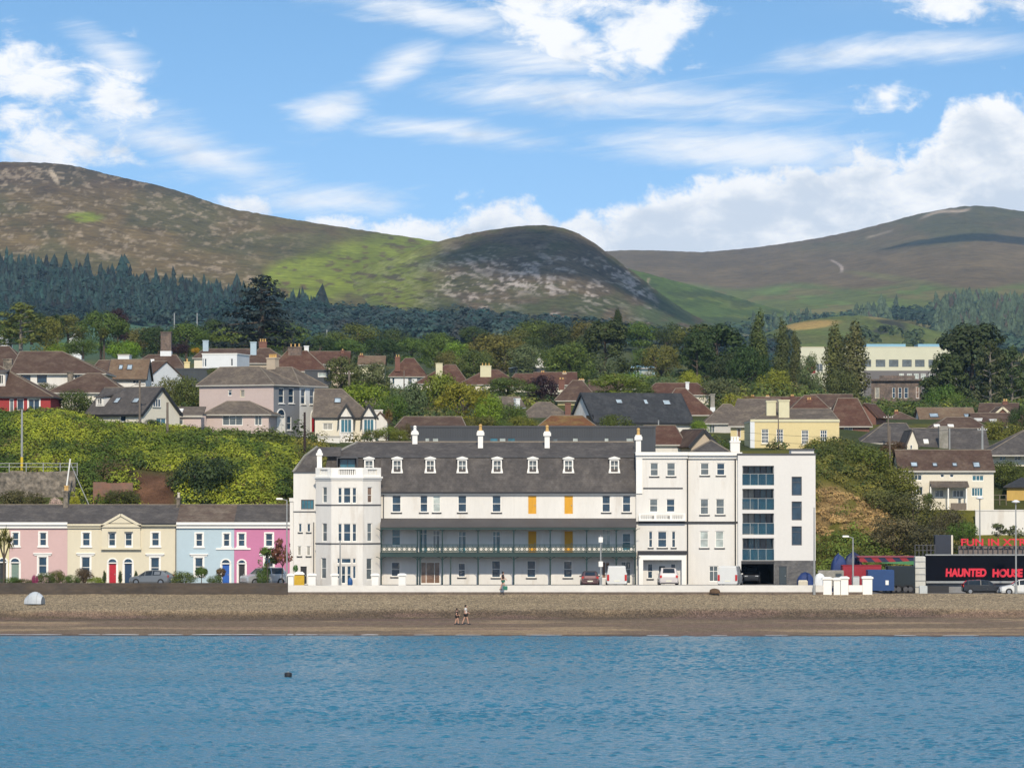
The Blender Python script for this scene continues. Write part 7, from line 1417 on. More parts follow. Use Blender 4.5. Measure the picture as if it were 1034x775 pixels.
# ------------------------------------------------------------------ trees and shrubs one can tell apart
OLV = (.070, .072, .020); DKG = (.022, .036, .012); MID = (.045, .070, .016); BRT = (.085, .125, .016); YEL = (.135, .140, .018); GRY = (.060, .075, .040); BRN = (.075, .060, .022); PUR = (.026, .012, .014); BLU = (.014, .024, .018)
TR = [  # kind, px, top, base, width, distance, colour, label
 ('pine', 21, 306, 362, 46, 800, OLV, 'tall brownish pine in front of a white house wall'),
 ('broad', 46, 320, 360, 36, 830, OLV, 'olive green tree beside the tall brownish pine'),
 ('cordyline', 58, 317, 352, 20, 860, DKG, 'dark spiky tree standing before the green field'),
 ('wide', 102, 314, 358, 52, 840, MID, 'dark round tree rising above the brown villa roofs'),
 ('broad', 119, 311, 345, 24, 880, PUR, 'dark purple crown poking above the round tree'),
 ('cordyline', 105, 331, 360, 24, 790, OLV, 'yellowish palm like tree in front of the dark round tree'),
 ('bush', 84, 341, 360, 34, 780, MID, 'green bushy tree behind the ridge of the white villa'),
 ('bush', 126, 344, 364, 36, 760, BRT, 'bright green bush beside the small white box extension'),
 ('bush', 62, 346, 360, 26, 785, BRT, 'light green shrub between the spiky tree and the villa ridge'),
 ('wide', 188, 326, 362, 52, 850, MID, 'mid green tree behind the massive stone chimney'),
 ('broad', 160, 330, 362, 40, 880, DKG, 'dark green tree between the round tree and the stone chimney'),
 ('bush', 180, 346, 358, 26, 700, PUR, 'low purple leaved shrub beside the massive stone chimney'),
 ('bush', 197, 351, 357, 10, 690, (.30, .16, .012), 'small orange shrub on the skyline of the roofs'),
 ('wide', 236, 331, 362, 54, 820, (.075, .088, .022), 'pale olive dome shaped tree beside the great cedar'),
 ('cedar', 264, 279, 362, 84, 800, BLU, 'great dark cedar towering over the town roofs'),
 ('wide', 322, 341, 366, 44, 900, DKG, 'dark tree just beyond the great cedar'), ('wide', 352, 343, 368, 44, 930, MID, 'dark green tree over the long red brown roof'),
 ('wide', 384, 342, 368, 42, 960, DKG, 'dark tree above the tan gabled house'), ('wide', 416, 341, 368, 42, 980, MID, 'dark green tree behind the white villa'),
 ('broad', 441, 339, 374, 34, 900, MID, 'upright green tree between two red brown villas'), ('broad', 462, 345, 374, 30, 890, BRT, 'lighter green tree next to the big olive dome'),
 ('wide', 500, 337, 380, 72, 905, OLV, 'big olive dome shaped tree above the red brown villas'), ('broad', 528, 348, 382, 36, 880, GRY, 'grey green tree at the edge of the olive dome'),
 ('broad', 566, 352, 384, 34, 900, YEL, 'yellow green tree beside the wide dark cypress'),
 ('dome', 611, 324, 384, 66, 860, (.030, .036, .014), 'wide dark cypress in the middle of the ridge'), ('poplar', 624, 312, 346, 11, 880, DKG, 'thin dark spire growing out of the wide cypress'),
 ('broad', 582, 340, 382, 38, 890, (.04, .045, .016), 'dark tree leaning on the wide cypress'),
 ('bush', 606, 362, 388, 50, 820, GRY, 'pale green shrubbery tree under the wide cypress'), ('bush', 586, 366, 390, 36, 815, MID, 'green bush beneath the yellow green tree'),
 ('wide', 668, 348, 392, 40, 880, OLV, 'olive tree beyond the blue glass roof'), ('broad', 650, 352, 385, 28, 920, MID, 'green tree behind the blue glass roof'),
 ('bush', 640, 376, 396, 52, 760, BRT, 'light green tree mass in front of the blue glass roof'),
 ('dome', 724, 328, 402, 78, 820, DKG, 'huge dark tree left of the tall poplar'.replace('left of', 'crowding')), ('dome', 704, 336, 396, 44, 800, DKG, 'dark layered tree leaning out of the huge dark tree'),
 ('bush', 698, 374, 396, 24, 700, YEL, 'neat yellow green dome before the huge dark tree'), ('bush', 668, 380, 398, 30, 720, GRY, 'grey green bush beside the neat yellow dome'),
 ('broad', 728, 382, 414, 36, 640, GRY, 'grey green tree above the pyramid roofed bungalow'), ('bush', 741, 397, 416, 24, 600, YEL, 'yellowish bush beside the bungalow chimney'),
 ('bush', 756, 399, 414, 16, 610, (.12, .085, .02), 'small rusty bush between bungalow and poplars'),
 ('poplar', 766, 316, 402, 22, 780, (.045, .055, .022), 'tallest poplar beside the huge dark tree'), ('poplar', 790, 324, 404, 18, 770, (.042, .052, .022), 'slim poplar between two others'), ('poplar', 803, 336, 404, 13, 775, (.045, .055, .022), 'thinnest poplar of the middle three'),
 ('wide', 756, 350, 408, 46, 740, DKG, 'dark tree filling the gap under the tallest poplar'), ('bush', 782, 372, 407, 38, 680, (.100, .105, .016), 'bright yellow green dome below the poplars'),
 ('broad', 818, 358, 408, 26, 720, GRY, 'grey green tree between the poplars and the school'), ('broad', 740, 356, 404, 44, 760, (.02, .03, .012), 'very dark tree behind the grey green tree'),
 ('poplar', 844, 329, 420, 26, 760, (.062, .066, .026), 'stout poplar before the school, its tip the lower one'), ('poplar', 862, 327, 420, 28, 750, (.058, .062, .026), 'stout poplar before the school, next to the old mansion'), ('bush', 853, 372, 420, 40, 740, (.05, .055, .022), 'dense bush at the foot of the two stout poplars'),
 ('dome', 982, 328, 428, 98, 760, (.022, .032, .014), 'broad old cedar beside the school, its tip the highest'), ('dome', 955, 356, 420, 48, 750, (.03, .04, .016), 'dark spreading crown beside the school end wall'),
 ('pine', 1000, 345, 428, 34, 720, (.03, .042, .018), 'bare trunked pine among the dark cedars'), ('pine', 1022, 350, 428, 36, 730, (.028, .04, .018), 'tall pine at the picture edge over the brick gables'), ('wide', 1016, 366, 430, 50, 760, DKG, 'dark tree mass behind the brick gables'),
 ('bush', 950, 388, 424, 36, 700, MID, 'round green tree below the broad old cedar'), ('bush', 970, 396, 424, 28, 690, (.05, .08, .018), 'small green bush beside the round green tree'),
 ('bush', 918, 404, 430, 50, 640, (.055, .075, .018), 'wide green shrub below the old grey mansion'), ('bush', 894, 410, 430, 26, 620, MID, 'green shrub at the corner of the old grey mansion'),
 ('bush', 1012, 424, 450, 46, 500, (.105, .095, .016), 'yellow brown bush above the cream bungalow roof'), ('bush', 1032, 410, 440, 24, 520, DKG, 'dark green tree at the picture edge above the yellow bush'),
 ('bush', 72, 393, 422, 40, 446, (.038, .052, .015), 'dark green bush between red bungalow and slate gabled house'), ('bush', 46, 386, 400, 26, 500, (.045, .05, .016), 'clipped hedge bush below the two dark villa windows'), ('bush', 84, 417, 428, 24, 437, DKG, 'low dark hedge bush by the cream house garden'), ('bush', 154, 423, 432, 18, 437, DKG, 'dark square hedge at the foot of the seaward gable'),
 ('bush', 168, 381, 416, 36, 500, (.062, .068, .022), 'olive bush behind the cream gable'), ('bush', 190, 379, 418, 34, 495, (.055, .062, .02), 'olive tree beside the big pink villa'), ('bush', 222, 371, 380, 26, 560, OLV, 'grey green shrub on top of the dark clad extension'),
 ('broad', 344, 360, 400, 42, 600, (.055, .06, .026), 'olive tree behind the two small gables'), ('broad', 374, 366, 404, 44, 640, GRY, 'grey green tree beside the wooden light pole'), ('bush', 372, 386, 424, 56, 520, BRT, 'bright green round tree above the white gable end'), ('bush', 396, 398, 428, 34, 510, MID, 'green tree with its foot hidden by the bright one'),
 ('broad', 412, 386, 432, 38, 530, GRY, 'grey green tree over the long brown roof'), ('wide', 446, 377, 430, 54, 560, (.085, .10, .016), 'sunlit green tree before the red brown villas'), ('wide', 468, 386, 434, 56, 540, (.105, .105, .015), 'large yellow green tree over the dark clad block'), ('bush', 494, 398, 434, 30, 535, BRT, 'narrow bright tree beside the grey roofed bungalow'),
 ('bush', 484, 420, 438, 40, 480, (.085, .075, .018), 'low yellow brown bushes behind the clad block chimney'), ('bush', 508, 424, 438, 22, 478, MID, 'small green bush by the grey roofed bungalow'),
 ('wide', 513, 381, 408, 58, 640, MID, 'dark green tree before the plain red brown roof'), ('broad', 548, 379, 412, 32, 650, PUR, 'dark purple copper leaved tree'), ('bush', 528, 420, 436, 34, 500, (.09, .09, .018), 'yellowish shrub beside the mossy orange roof'), ('bush', 600, 402, 420, 16, 560, YEL, 'yellow green shrub at the white slate roofed gable'),
 ('bush', 514, 407, 436, 34, 545, (.05, .07, .016), 'dark green bush between grey roofed bungalow and big yellow green tree'), ('bush', 540, 412, 430, 24, 585, (.08, .085, .02), 'olive shrub beside the hipped bungalow with brown brick chimney'),
 ('bush', 622, 418, 440, 32, 478, (.045, .055, .016), 'round green bush against the long slate roofed house'), ('wide', 622, 377, 402, 58, 620, (.075, .09, .018), 'light green tree rising behind the dark slate roof'), ('bush', 645, 384, 402, 34, 640, MID, 'green tree behind the three skylights'), ('bush', 706, 424, 440, 20, 490, BRT, 'bright garden shrub between slate house and bungalow'),
 ('bush', 736, 447, 458, 14, 440, MID, 'small shrub beside the white roof chimney'),
 ('bush', 390, 430, 444, 26, 452, (.085, .10, .018), 'mounded yellow green shrub before the white gable end'), ('bush', 374, 433, 445, 18, 451, (.075, .085, .02), 'smaller mounded shrub by the bay window'), ('bush', 404, 433, 446, 20, 450, (.09, .10, .02), 'spreading yellow green shrub near the palm stump'), ('bush', 410, 427, 446, 14, 456, BRN, 'brown withered shrub by the long brown roof'),
 ('cordyline', 392.5, 412, 446, 12, 452, (.12, .085, .03), 'brown shaggy palm stump by the white gable end'),
 ('bush', 212, 460, 515, 76, 404, (.020, .034, .014), 'big dark glossy bush behind the light blue house'), ('bush', 185, 470, 512, 40, 405, (.05, .062, .018), 'olive bush leaning on the big dark glossy bush'),
 ('bush', 262, 432, 474, 66, 432, (.050, .058, .018), 'big dark yellow bush on the bank below the pink villa'), ('bush', 226, 434, 470, 50, 434, (.070, .075, .020), 'yellow green bush under the pink bay window'), ('bush', 296, 440, 474, 36, 436, (.04, .05, .016), 'dark bush above the roof of the hotel wing'),
 ('bush', 112, 464, 502, 52, 406, (.07, .055, .022), 'brownish bush above the low brick wall'), ('bush', 90, 474, 504, 30, 404, (.05, .06, .018), 'green bush at the end of the rubble wall'), ('bush', 57, 502, 516, 14, 398, (.42, .34, .26), 'pale blossoming shrub over the terrace roofs'), ('bush', 76, 500, 513, 10, 397, (.24, .22, .02), 'small yellow flowering shrub by the terrace chimney'), ('bush', 120, 494, 512, 40, 399, (.035, .042, .014), 'dark bramble bush under the low brick wall'), ('bush', 20, 494, 516, 50, 398, (.06, .055, .02), 'brown green bramble bush below the rubble wall'),
 ('bush', 842, 452, 482, 40, 432, (.05, .066, .016), 'green bush touching the top corner of the flats'), ('bush', 872, 448, 486, 58, 434, (.055, .066, .018), 'big green bush on the crest of the dry bank'), ('bush', 905, 470, 505, 50, 428, (.075, .075, .018), 'yellow green bush spilling past the pale cottage'),
 ('bush', 888, 492, 528, 46, 418, (.085, .078, .020), 'yellowish bush in the middle of the dry bank'), ('bush', 922, 496, 540, 60, 414, (.072, .070, .020), 'large olive bush below the cottage porch'), ('bush', 955, 514, 548, 40, 410, (.05, .048, .022), 'dark brown bush below the cottage deck'), ('bush', 902, 520, 562, 50, 404, (.075, .070, .028), 'grey olive bush above the blue shed'), ('bush', 940, 530, 560, 50, 402, (.062, .055, .024), 'olive brown bush behind the dark tower box'), ('bush', 972, 526, 548, 34, 408, (.055, .08, .018), 'green bush beside the white retaining wall'),
 ('bush', 902, 445, 458, 22, 452, (.085, .05, .022), 'reddish brown cabbage palm bush before the slate bungalow'), ('bush', 1016, 465, 492, 40, 446, (.045, .062, .016), 'clipped green hedge between cottage and cream bungalow'), ('bush', 1036, 472, 500, 30, 448, (.05, .065, .018), 'hedge bush at the picture edge behind the yellow shed'), ('bush', 937, 497, 508, 10, 427, MID, 'small green shrub at the cottage porch'),
 ('sapling', 1008, 528, 553, 20, 404, GRY, 'pale flowering shrub before the white retaining wall'), ('sapling', 1026, 530, 553, 18, 404, GRY, 'second pale flowering shrub, by the picture edge'),
 ('cordyline', 4, 533, 592, 26, 379.5, OLV, 'cabbage palm in front of the terrace, at the picture edge'),
 ('bush', 10, 582, 591, 20, 380, MID, 'low hedge bush under the cabbage palm'), ('bush', 26, 584, 591, 22, 380, (.05, .055, .02), 'low garden bush before the sage green door'), ('bush', 47, 577, 591, 18, 381, (.05, .065, .02), 'rounded bush below the pale pink window'), ('bush', 57, 575, 591, 16, 382, (.06, .065, .022), 'taller rounded bush between the pink and cream houses'), ('bush', 35, 580, 591, 7, 379, (.20, .03, .08), 'small magenta flowering shrub'),
 ('bush', 72, 580, 591, 16, 380, MID, 'leafy garden bush at the cream house corner'), ('bush', 84, 573, 591, 20, 381, (.075, .045, .022), 'bronze leaved shrub under the cream house window'), ('bush', 97, 582, 591, 18, 380, BRT, 'light green garden shrub beside the red door'),
 ('poplar', 105.3, 576, 589.5, 4.2, 385.5, DKG, 'dark clipped cypress cone before the red door'), ('poplar', 121.5, 576, 589.5, 4.2, 385.5, DKG, 'dark clipped cypress cone between the two doors'), ('poplar', 137.4, 576, 589.5, 4.2, 385.5, DKG, 'dark clipped cypress cone beside the navy door'),
 ('bush', 184, 576, 591, 24, 380, (.055, .072, .018), 'mounded bush at the start of the light blue house'), ('ball', 203.4, 572, 591, 13, 381, (.045, .07, .016), 'clipped ball tree before the light blue house'), ('bush', 217, 580, 591, 16, 380, MID, 'green shrub beside the clipped ball tree'), ('ball', 223, 573, 590, 9, 382, (.085, .055, .022), 'small bronze ball shrub beside the blue door'),
 ('sapling', 270, 552, 591, 24, 378.5, (.05, .075, .018), 'young green tree before the bright pink house'), ('sapling', 285, 543, 591, 20, 378, (.12, .045, .022), 'thin red leaved sapling by the lamp post'), ('bush', 266, 570, 591, 14, 379, MID, 'dense green shrub beside the silver jeep'),
 ('ball', 298.4, 570, 584, 5, 384, (.04, .09, .03), 'round leaf ball by the hotel wing door'),
]
def warm(c): return c if c[1] < c[0] or c[2] > c[0] else (c[0] * 1.28, c[1] * 1.27, c[2] * .92)
for t in TR: tree(*t[:6], warm(t[6]), t[7])
# unnamed garden greenery filling the lanes between the houses
rng = random.Random(31); LBL = ['small dark garden tree between rooftops', 'small olive garden tree between rooftops', 'small green garden tree between rooftops']
cols = [(.03, .042, .014), (.065, .066, .02), (.05, .07, .018)]
spots = [(18, 398, 480), (108, 390, 520), (60, 372, 640), (150, 376, 620), (196, 366, 660), (250, 384, 600), (330, 384, 620), (352, 374, 700), (322, 362, 760), (432, 388, 720), (456, 372, 880), (480, 380, 860), (538, 392, 740), (556, 386, 760), (556, 372, 860), (534, 366, 930), (510, 372, 900), (578, 380, 800), (612, 392, 700), (650, 396, 640), (660, 410, 560), (688, 388, 720), (706, 400, 620), (716, 408, 600), (760, 398, 640), (772, 404, 600), (806, 398, 680), (838, 404, 660), (880, 416, 640), (900, 422, 590), (924, 428, 560), (958, 426, 620), (980, 416, 660), (1012, 404, 700), (872, 430, 560), (866, 440, 500), (1000, 440, 520), (690, 424, 520), (700, 440, 480), (730, 442, 470), (640, 440, 470), (604, 430, 520), (560, 414, 620), (578, 428, 560), (540, 412, 640), (470, 414, 600), (428, 412, 600), (345, 394, 640), (300, 376, 720), (232, 372, 720), (276, 366, 780), (214, 352, 900), (146, 352, 900), (12, 344, 900), (30, 338, 940), (70, 338, 960), (290, 352, 950), (560, 350, 1050), (590, 346, 1050), (646, 346, 1050), (676, 344, 1050), (700, 350, 1000), (540, 346, 1100), (480, 346, 1100), (520, 352, 1050), (440, 352, 1050), (400, 352, 1080), (360, 350, 1080), (330, 350, 1080)]
for k, (px, pb, Y) in enumerate(spots):
    if Y < 800: continue
    c = k % 3; hpx = rng.uniform(6, 9.5) * F / Y
    tree('broad' if k % 2 else 'bush', px + rng.uniform(-2, 2), pb + 4 - hpx * .8, pb + 6, hpx * rng.uniform(1.0, 1.5), Y, warm(cols[c]), LBL[c], name='garden_tree', cat='tree', group='small garden trees, ' + ('dark', 'olive', 'green')[c])

# low shrubbery and hedges filling the gardens between the houses: one mass nobody could count
def shrubbery():
    rs = np.random.RandomState(77); V = []; T = []; n_ok = 0
    for _ in range(8000):
        u = rs.uniform(-30, 1065); Y = 438 * (1050 / 438) ** rs.rand(); X = (u - CX) / F * Y; z = gz(X, Y); h = rs.uniform(1.2, 3.6) * (1 + (Y - 440) / 1500); rx = rs.uniform(1.0, 2.4) * (1 + (Y - 440) / 1200); s = Y / F
        a, b, top, bot = u - rx / s, u + rx / s, row(z + h, Y), row(z, Y); ok = True
        for px0, px1, pe, pb, Yh, Dh in HOUSES:
            if b < px0 or a > px1: continue
            if Y > Yh - rx * .6 and Y < Yh + Dh + 1: ok = False; break
            if Y < Yh and top < pe + .45 * (pb - pe): ok = False; break
        if not ok: continue
        k = rs.uniform(.7, 1.35); q = rs.rand(); c = (.034, .052, .014) if q < .4 else (.07, .09, .018) if q < .7 else (.085, .078, .024) if q < .92 else (.11, .12, .02)
        leafy_np(rs, (X, Y, z - .3), rx, h, 96, .15 + (Y - 440) / 3000, V, None, T, tuple(v * k for v in c), .4); n_ok += 1
    v = np.concatenate(V); tag(link('garden_shrubbery', np_mesh('garden_shrubbery', v, np.arange(len(v)).reshape(-1, 4), LEAF_T, np.concatenate(T))), kind='stuff')
shrubbery()
# ------------------------------------------------------------------ promenade walls, fairground, vehicles, people, posts
def wall_box(name, label, px0, px1, Y, pt, pb, th, m, cap=True, cat='wall'):
    a, b = at(px0, pb, Y), at(px1, pb, Y); h = at(0, pt, Y).z - a.z; L = b.x - a.x; mb = MB(); mb.box(0, L, 0, th, -1.2, h - (.1 if cap else 0))
    if cap: mb.box(0, L, -.004, th + .004, h - .1, h, 0)
    return tag(mb.build(name, m, None, a), label, cat)
wall_box('sea_wall', 'long dark stone sea wall below the coloured terrace', -330, 290.5, 373.85, 588.3, 598.5, .6, mat('sea_wall_stone', (.075, .058, .044), .95, .3, .6, .3, 3, (.4, 1, 1), bump=.04, bscale=4, alt=(.06, .05, .042)))
wall_box('promenade_wall', 'long low white promenade wall in front of the hotel', 290.8, 833, 373.85, 590.6, 597.6, .4, mat('wall_whitewash', (.62, .60, .56), .85, .1, .5, .06, 4, (.4, 1, 1)))
wall_box('wall_footing', 'dark weathered footing under the white promenade wall', 290.8, 880, 373.75, 597.4, 600.5, .09, mat('footing', (.13, .10, .08), .95, .3, .8, .3, 4), cap=False)
def pillar(px, w, pt, pb, Y, label):
    b = at(px, pb, Y); h = at(px, pt, Y).z - b.z; w = w * Y / F / 2; o = empty('gate_pillar', b, 0, label, 'pillar', 'white gate pillars on the promenade'); mb = MB(); mb.cbox(-w, w, 0, 2 * w, -.3, h - .24, .02); mb.build('shaft', PAINT, o)
    mb = MB(); mb.box(-w - .1, w + .1, -.1, 2 * w + .1, h - .238, h - .1); mb.hexa([(-w - .1, -.1, h - .1), (w + .1, -.1, h - .1), (w + .1, 2 * w + .1, h - .1), (-w - .1, 2 * w + .1, h - .1), (-w + .1, .1, h), (w - .1, .1, h), (w - .1, 2 * w - .1, h), (-w + .1, 2 * w - .1, h)]); mb.build('cap', PAINT, o)
for px, w_, l in ((293.5, 5.5, 'white gate pillar between lamp post and yellow tank'), (315, 7.6, 'white gate pillar in front of the hotel wing downpipe'), (338, 6.4, 'white gate pillar before the tower entrance door'), (378.8, 7, 'white gate pillar at the end of the hotel tower'), (406, 7.2, 'white gate pillar before the first veranda window')): pillar(px, w_, 578.6, 591.5, 375.6, l)
for px, w_, pt, l in ((835.6, 8.5, 582.2, 'white seafront pillar beside the blue covered boat'), (845.2, 6.5, 582.8, 'white seafront pillar, thin one in the second place'), (852.8, 7.6, 581.6, 'white seafront pillar with the widest cap'), (876.0, 9.6, 581.4, 'stout white seafront pillar beside the blue box')): pillar(px, w_, pt, 598.5, 373.7, l)
wall_box('low_wall', 'low white wall linking the last two seafront pillars', 856.8, 871, 373.8, 590.5, 598.5, .4, PAINT)
# fairground
FY = 385.0
def board_text(s, parent, x, y, z, size, m, ext=.03, shear=0.0, spacing=1.0, width=None, name='lettering', off=.012):
    c = bpy.data.curves.new(name, 'FONT'); c.body = s; c.size = size; c.extrude = ext; c.offset = off; c.shear = shear; c.space_character = spacing
    t = bpy.data.objects.new('t', c); COL.objects.link(t); bpy.context.view_layer.update(); dg = bpy.context.evaluated_depsgraph_get(); me = bpy.data.meshes.new_from_object(t.evaluated_get(dg)); bpy.data.objects.remove(t)
    xs = [v.co.x for v in me.vertices]; w0, w1 = min(xs), max(xs); k = width / (w1 - w0) if width else 1
    for v in me.vertices: v.co.x = (v.co.x - w0) * k
    me.materials.clear(); me.materials.append(m); o = link(name, me, parent, (x, y, z)); o.rotation_euler = (R(90), 0, 0); return o
SIGNR = mat('sign_red', (.62, .012, .035), .5, .05, 1, .03, 5); NAVY = mat('hoarding_navy', (.004, .005, .009), .9, .2, .4, .1, 4, spec=.1)
b = at(935, 600, FY); s_ = FY / F; hh = empty('ride_hoarding', b, 0, 'long black ghost ride front with red spiky lettering HAUNTED HOUSE', 'fairground ride'); Z = lambda py: (600 - py) * s_
Lh = (1090 - 935) * s_
mb = MB(); mb.box(0, Lh, 0, 2.5, Z(586.4), Z(560.6)); mb.build('front_board', NAVY, hh)
mb = MB(); mb.box(-.05, Lh, -.1, .3, Z(560.6) + .003, Z(559.6) + .02); mb.build('top_rail', MGREY, hh); mb = MB(); mb.box(0, Lh, .4, 2.4, Z(600), Z(586.4) - .003); mb.build('plinth', mat('plinth_grey', (.20, .20, .205), .8), hh); mb = MB(); mb.box(0, Lh, -.06, .05, Z(588.4), Z(586.3)); mb.build('lower_rail', MGREY, hh)
board_text('HAUNTED', hh, (954.8 - 935) * s_, -.03, Z(581.4), 1.02, SIGNR, .03, .06, 1.0, (996 - 954.8) * s_, off=.055); board_text('HOUSE', hh, (1002 - 935) * s_, -.03, Z(581.8), 1.02, SIGNR, .03, .04, 1.0, (1032.6 - 1002) * s_, off=.055)
mb = MB(); mb.box(0, 2.2, -.3, .35, Z(600), Z(591)); mb.build('steps_box', BLACK, hh)
o = empty('funhouse_sign', at(968, 560, 389), 0, 'row of big red letters on a barred rail above the ghost ride', 'sign'); s2 = 389 / F; hb = (560 - 551) * s2
mb = MB(); L2 = 120 * s2
mb.box(0, L2, -.03, .03, hb - .06, hb + .02); mb.box(0, L2, -.03, .03, 0, .08)
for k in range(25): x = L2 * k / 24; mb.box(x - .035, x + .035, -.028, .028, .082, hb - .062)
mb.build('barred_rail', DGREY, o); mb = MB(); mb.box(0, L2, .4, .5, -.4, hb); mb.build('back_panel', mat('ride_panel', (.16, .13, .12), .8, .4, .9, .2, 3), o)
board_text('FUN IN XTRA', o, (970.5 - 968) * s2, -.02, hb + .05, .95, SIGNR, .07, .0, 1.0, 74 * s2, off=.02)
def simple(name, label, cat, px0, px1, pt, pb, Y, D, m, fn=None, rz=0):
    a = at((px0 + px1) / 2, pb, Y); W_ = (px1 - px0) * Y / F; h = at(0, pt, Y).z - a.z; o = empty(name, a, rz, label, cat); mb = MB(); mb.cbox(-W_ / 2, W_ / 2, 0, D, 0, h, .05); mb.build('body', m, o)
    if fn: fn(o, W_, h, D)
    return o
def ribs(m, n=10):
    def f(o, W_, h, D):
        mb = MB()
        for k in range(n): x = -W_ / 2 + W_ * (k + .5) / n; mb.box(x - W_ / n * .28, x + W_ / n * .28, -.045, -.002, .12, h - .12)
        mb.build('corrugation', m, o); mb = MB(); mb.box(-W_ / 2 - .02, W_ / 2 + .02, -.06, .1, h, h + .06); mb.build('top_rail', m, o)
    return f
RED = mat('container_red', (.27, .008, .022), .6, .12, .5, .1, 4); BLU2 = mat('container_blue', (.008, .045, .15), .6, .12, .5, .1, 4); TEALB = mat('truck_dark_teal', (.010, .018, .024), .8, .15, .5, .1, 4); TARP = mat('tarp_blue', (.008, .03, .13), .7, .25, 1.2, .15, 4)
simple('shipping_container', 'red corrugated container behind the white seafront pillars', 'container', 851, 890, 570.5, 595, 384.5, 2.4, RED, ribs(RED, 14))
simple('blue_kiosk', 'small blue box kiosk with a white emblem', 'kiosk', 876.5, 903, 575.2, 596, 381, 2.2, BLU2, lambda o, W_, h, D: (lambda mb: (mb.box(.42, .72, -.02, -.002, h * .28, h * .5), mb.build('emblem', PAINT, o)))(MB()))
def trailer(o, W_, h, D):
    for x in (-W_ * .3, -W_ * .12, W_ * .15, W_ * .32): mb = MB(); mb.tube((x, -.05, -.05), (x, .3, -.05), .42, .42, 16); wl = mb.build('wheel', TYRE, o); mb = MB(); mb.tube((x, -.07, -.05), (x, -.052, -.05), .24, .22, 12); mb.build('rim', DGREY, wl)
simple('ride_trailer', 'dark teal fairground trailer on wheels under the coloured awning', 'trailer', 897, 924, 571.5, 594, 383, 2.4, TEALB, trailer)
AWN = bpy.data.materials.new('awning_stripes'); AWN.use_nodes = True; n_ = NT(AWN.node_tree); P_ = n_.node('ShaderNodeBsdfPrincipled'); o_ = n_.node('ShaderNodeOutputMaterial'); n_.t.links.new(P_.outputs[0], o_.inputs[0]); x_, y_, z_ = n_.sep(n_.node('ShaderNodeTexCoord').outputs['Object'])
k_ = n_.m('GREATER_THAN', n_.m('FRACT', n_.m('MULTIPLY', n_.m('ADD', x_, z_), .72)), .5); n_.t.links.new(n_.mix(k_, (.006, .01, .05, 1), (.26, .01, .02, 1)), P_.inputs['Base Color'])
o = empty('ride_awning', at(893, 598, 387.5), 0, 'low ride roof edged with red and navy stripes and a green band', 'fairground ride'); s3 = 387.5 / F; Zq = lambda py: (598 - py) * s3; Xq = lambda px: (px - 893) * s3
mb = MB(); mb.box(Xq(868), Xq(924), 0, 2.6, Zq(567.2), Zq(562.4)); mb.build('striped_fascia', AWN, o); mb = MB(); mb.box(Xq(866), Xq(924.5), -.1, 2.8, Zq(562.4) + .003, Zq(561.3)); mb.build('roof_edge', mat('awning_pink', (.25, .05, .07), .6), o)
mb = MB(); a, b_ = Xq(890), Xq(923.5); mb.hexa([(a, -.12, Zq(568.2)), (b_, -.12, Zq(570)), (b_, -.02, Zq(570)), (a, -.02, Zq(568.2)), (a, -.12, Zq(567.6)), (b_, -.12, Zq(566)), (b_, -.02, Zq(566)), (a, -.02, Zq(567.6))]); mb.build('green_band', mat('awning_green', (.05, .20, .075), .6), o)
for px in (869, 895, 922): mb = MB(); mb.box(Xq(px) - .06, Xq(px) + .06, .2, .32, 0, Zq(567.3)); mb.build('post', DGREY, o)
def tarp(name, label, px0, px1, pt, pb, Y, m, seed):
    a = at((px0 + px1) / 2, pb, Y); W_ = (px1 - px0) * Y / F / 2; h = at(0, pt, Y).z - a.z; V = []; Fc = []; nu, nv = 28, 10
    for j in range(nv + 1):
        for i in range(nu):
            t = 2 * math.pi * i / nu; v = j / nv; r = (1 - v ** 3.2) ** .5 if v < 1 else 0; e = 1 + .18 * (float(fbm(math.cos(t) * 1.5 + seed, math.sin(t) * 1.5 + v * 2, seed, 3)[()]) - .5) * 2
            V.append((W_ * math.copysign(abs(math.cos(t)) ** .6, math.cos(t)) * r * e, W_ * .7 * math.copysign(abs(math.sin(t)) ** .6, math.sin(t)) * r * e, h * v * (.92 + .16 * float(fbm(math.cos(t) * 2 + seed, math.sin(t) * 2, seed + 2, 2)[()]))))
    for j in range(nv):
        for i in range(nu): k = (i + 1) % nu; Fc.append((j * nu + i, j * nu + k, j * nu + nu + k, j * nu + nu + i))
    return tag(link(name, np_mesh(name, V, Fc, m), None, a), label, name.replace('_', ' '))
tarp('tarpaulin_heap', 'bright blue tarpaulin heap behind the seafront pillars', 838, 856, 559.5, 597, 389, TARP, 3); tarp('tarpaulin_heap', 'tall navy tarpaulin heap beside the striped ride roof', 850, 872, 557, 597, 391, mat('tarp_navy', (.010, .02, .07), .6, .25, 1.2, .15, 4), 5); tarp('covered_boat', 'boat under a blue and pale cover beside the flats', 805, 821.5, 577.5, 592, 379, TARP, 8); tarp('covered_trailer', 'pale cover over a small trailer beside the boat', 821.5, 834, 578.5, 592, 380, COLDW, 11)
mb = MB(); mb.cbox(-.45, .45, 0, .6, 0, .62, .1); tag(mb.build('cream_crate', mat('crate_cream', (.55, .49, .38), .8, .1, 1, .1, 4), None, at(811, 592, 377.6)), 'cream crate standing against the blue covered boat', 'crate')
simple('ticket_tower', 'dark blue box tower behind the ghost ride', 'fairground ride', 944.5, 960.5, 540, 562, 391, 1.6, mat('tower_navy', (.018, .024, .04), .6, .1, .5, .1, 4), lambda o, W_, h, D: (lambda mb: (mb.box(W_ / 2 + .003, W_ / 2 + .17, -.04, .2, 0, h), mb.build('edge_strip', CREAMW, o)))(MB()))
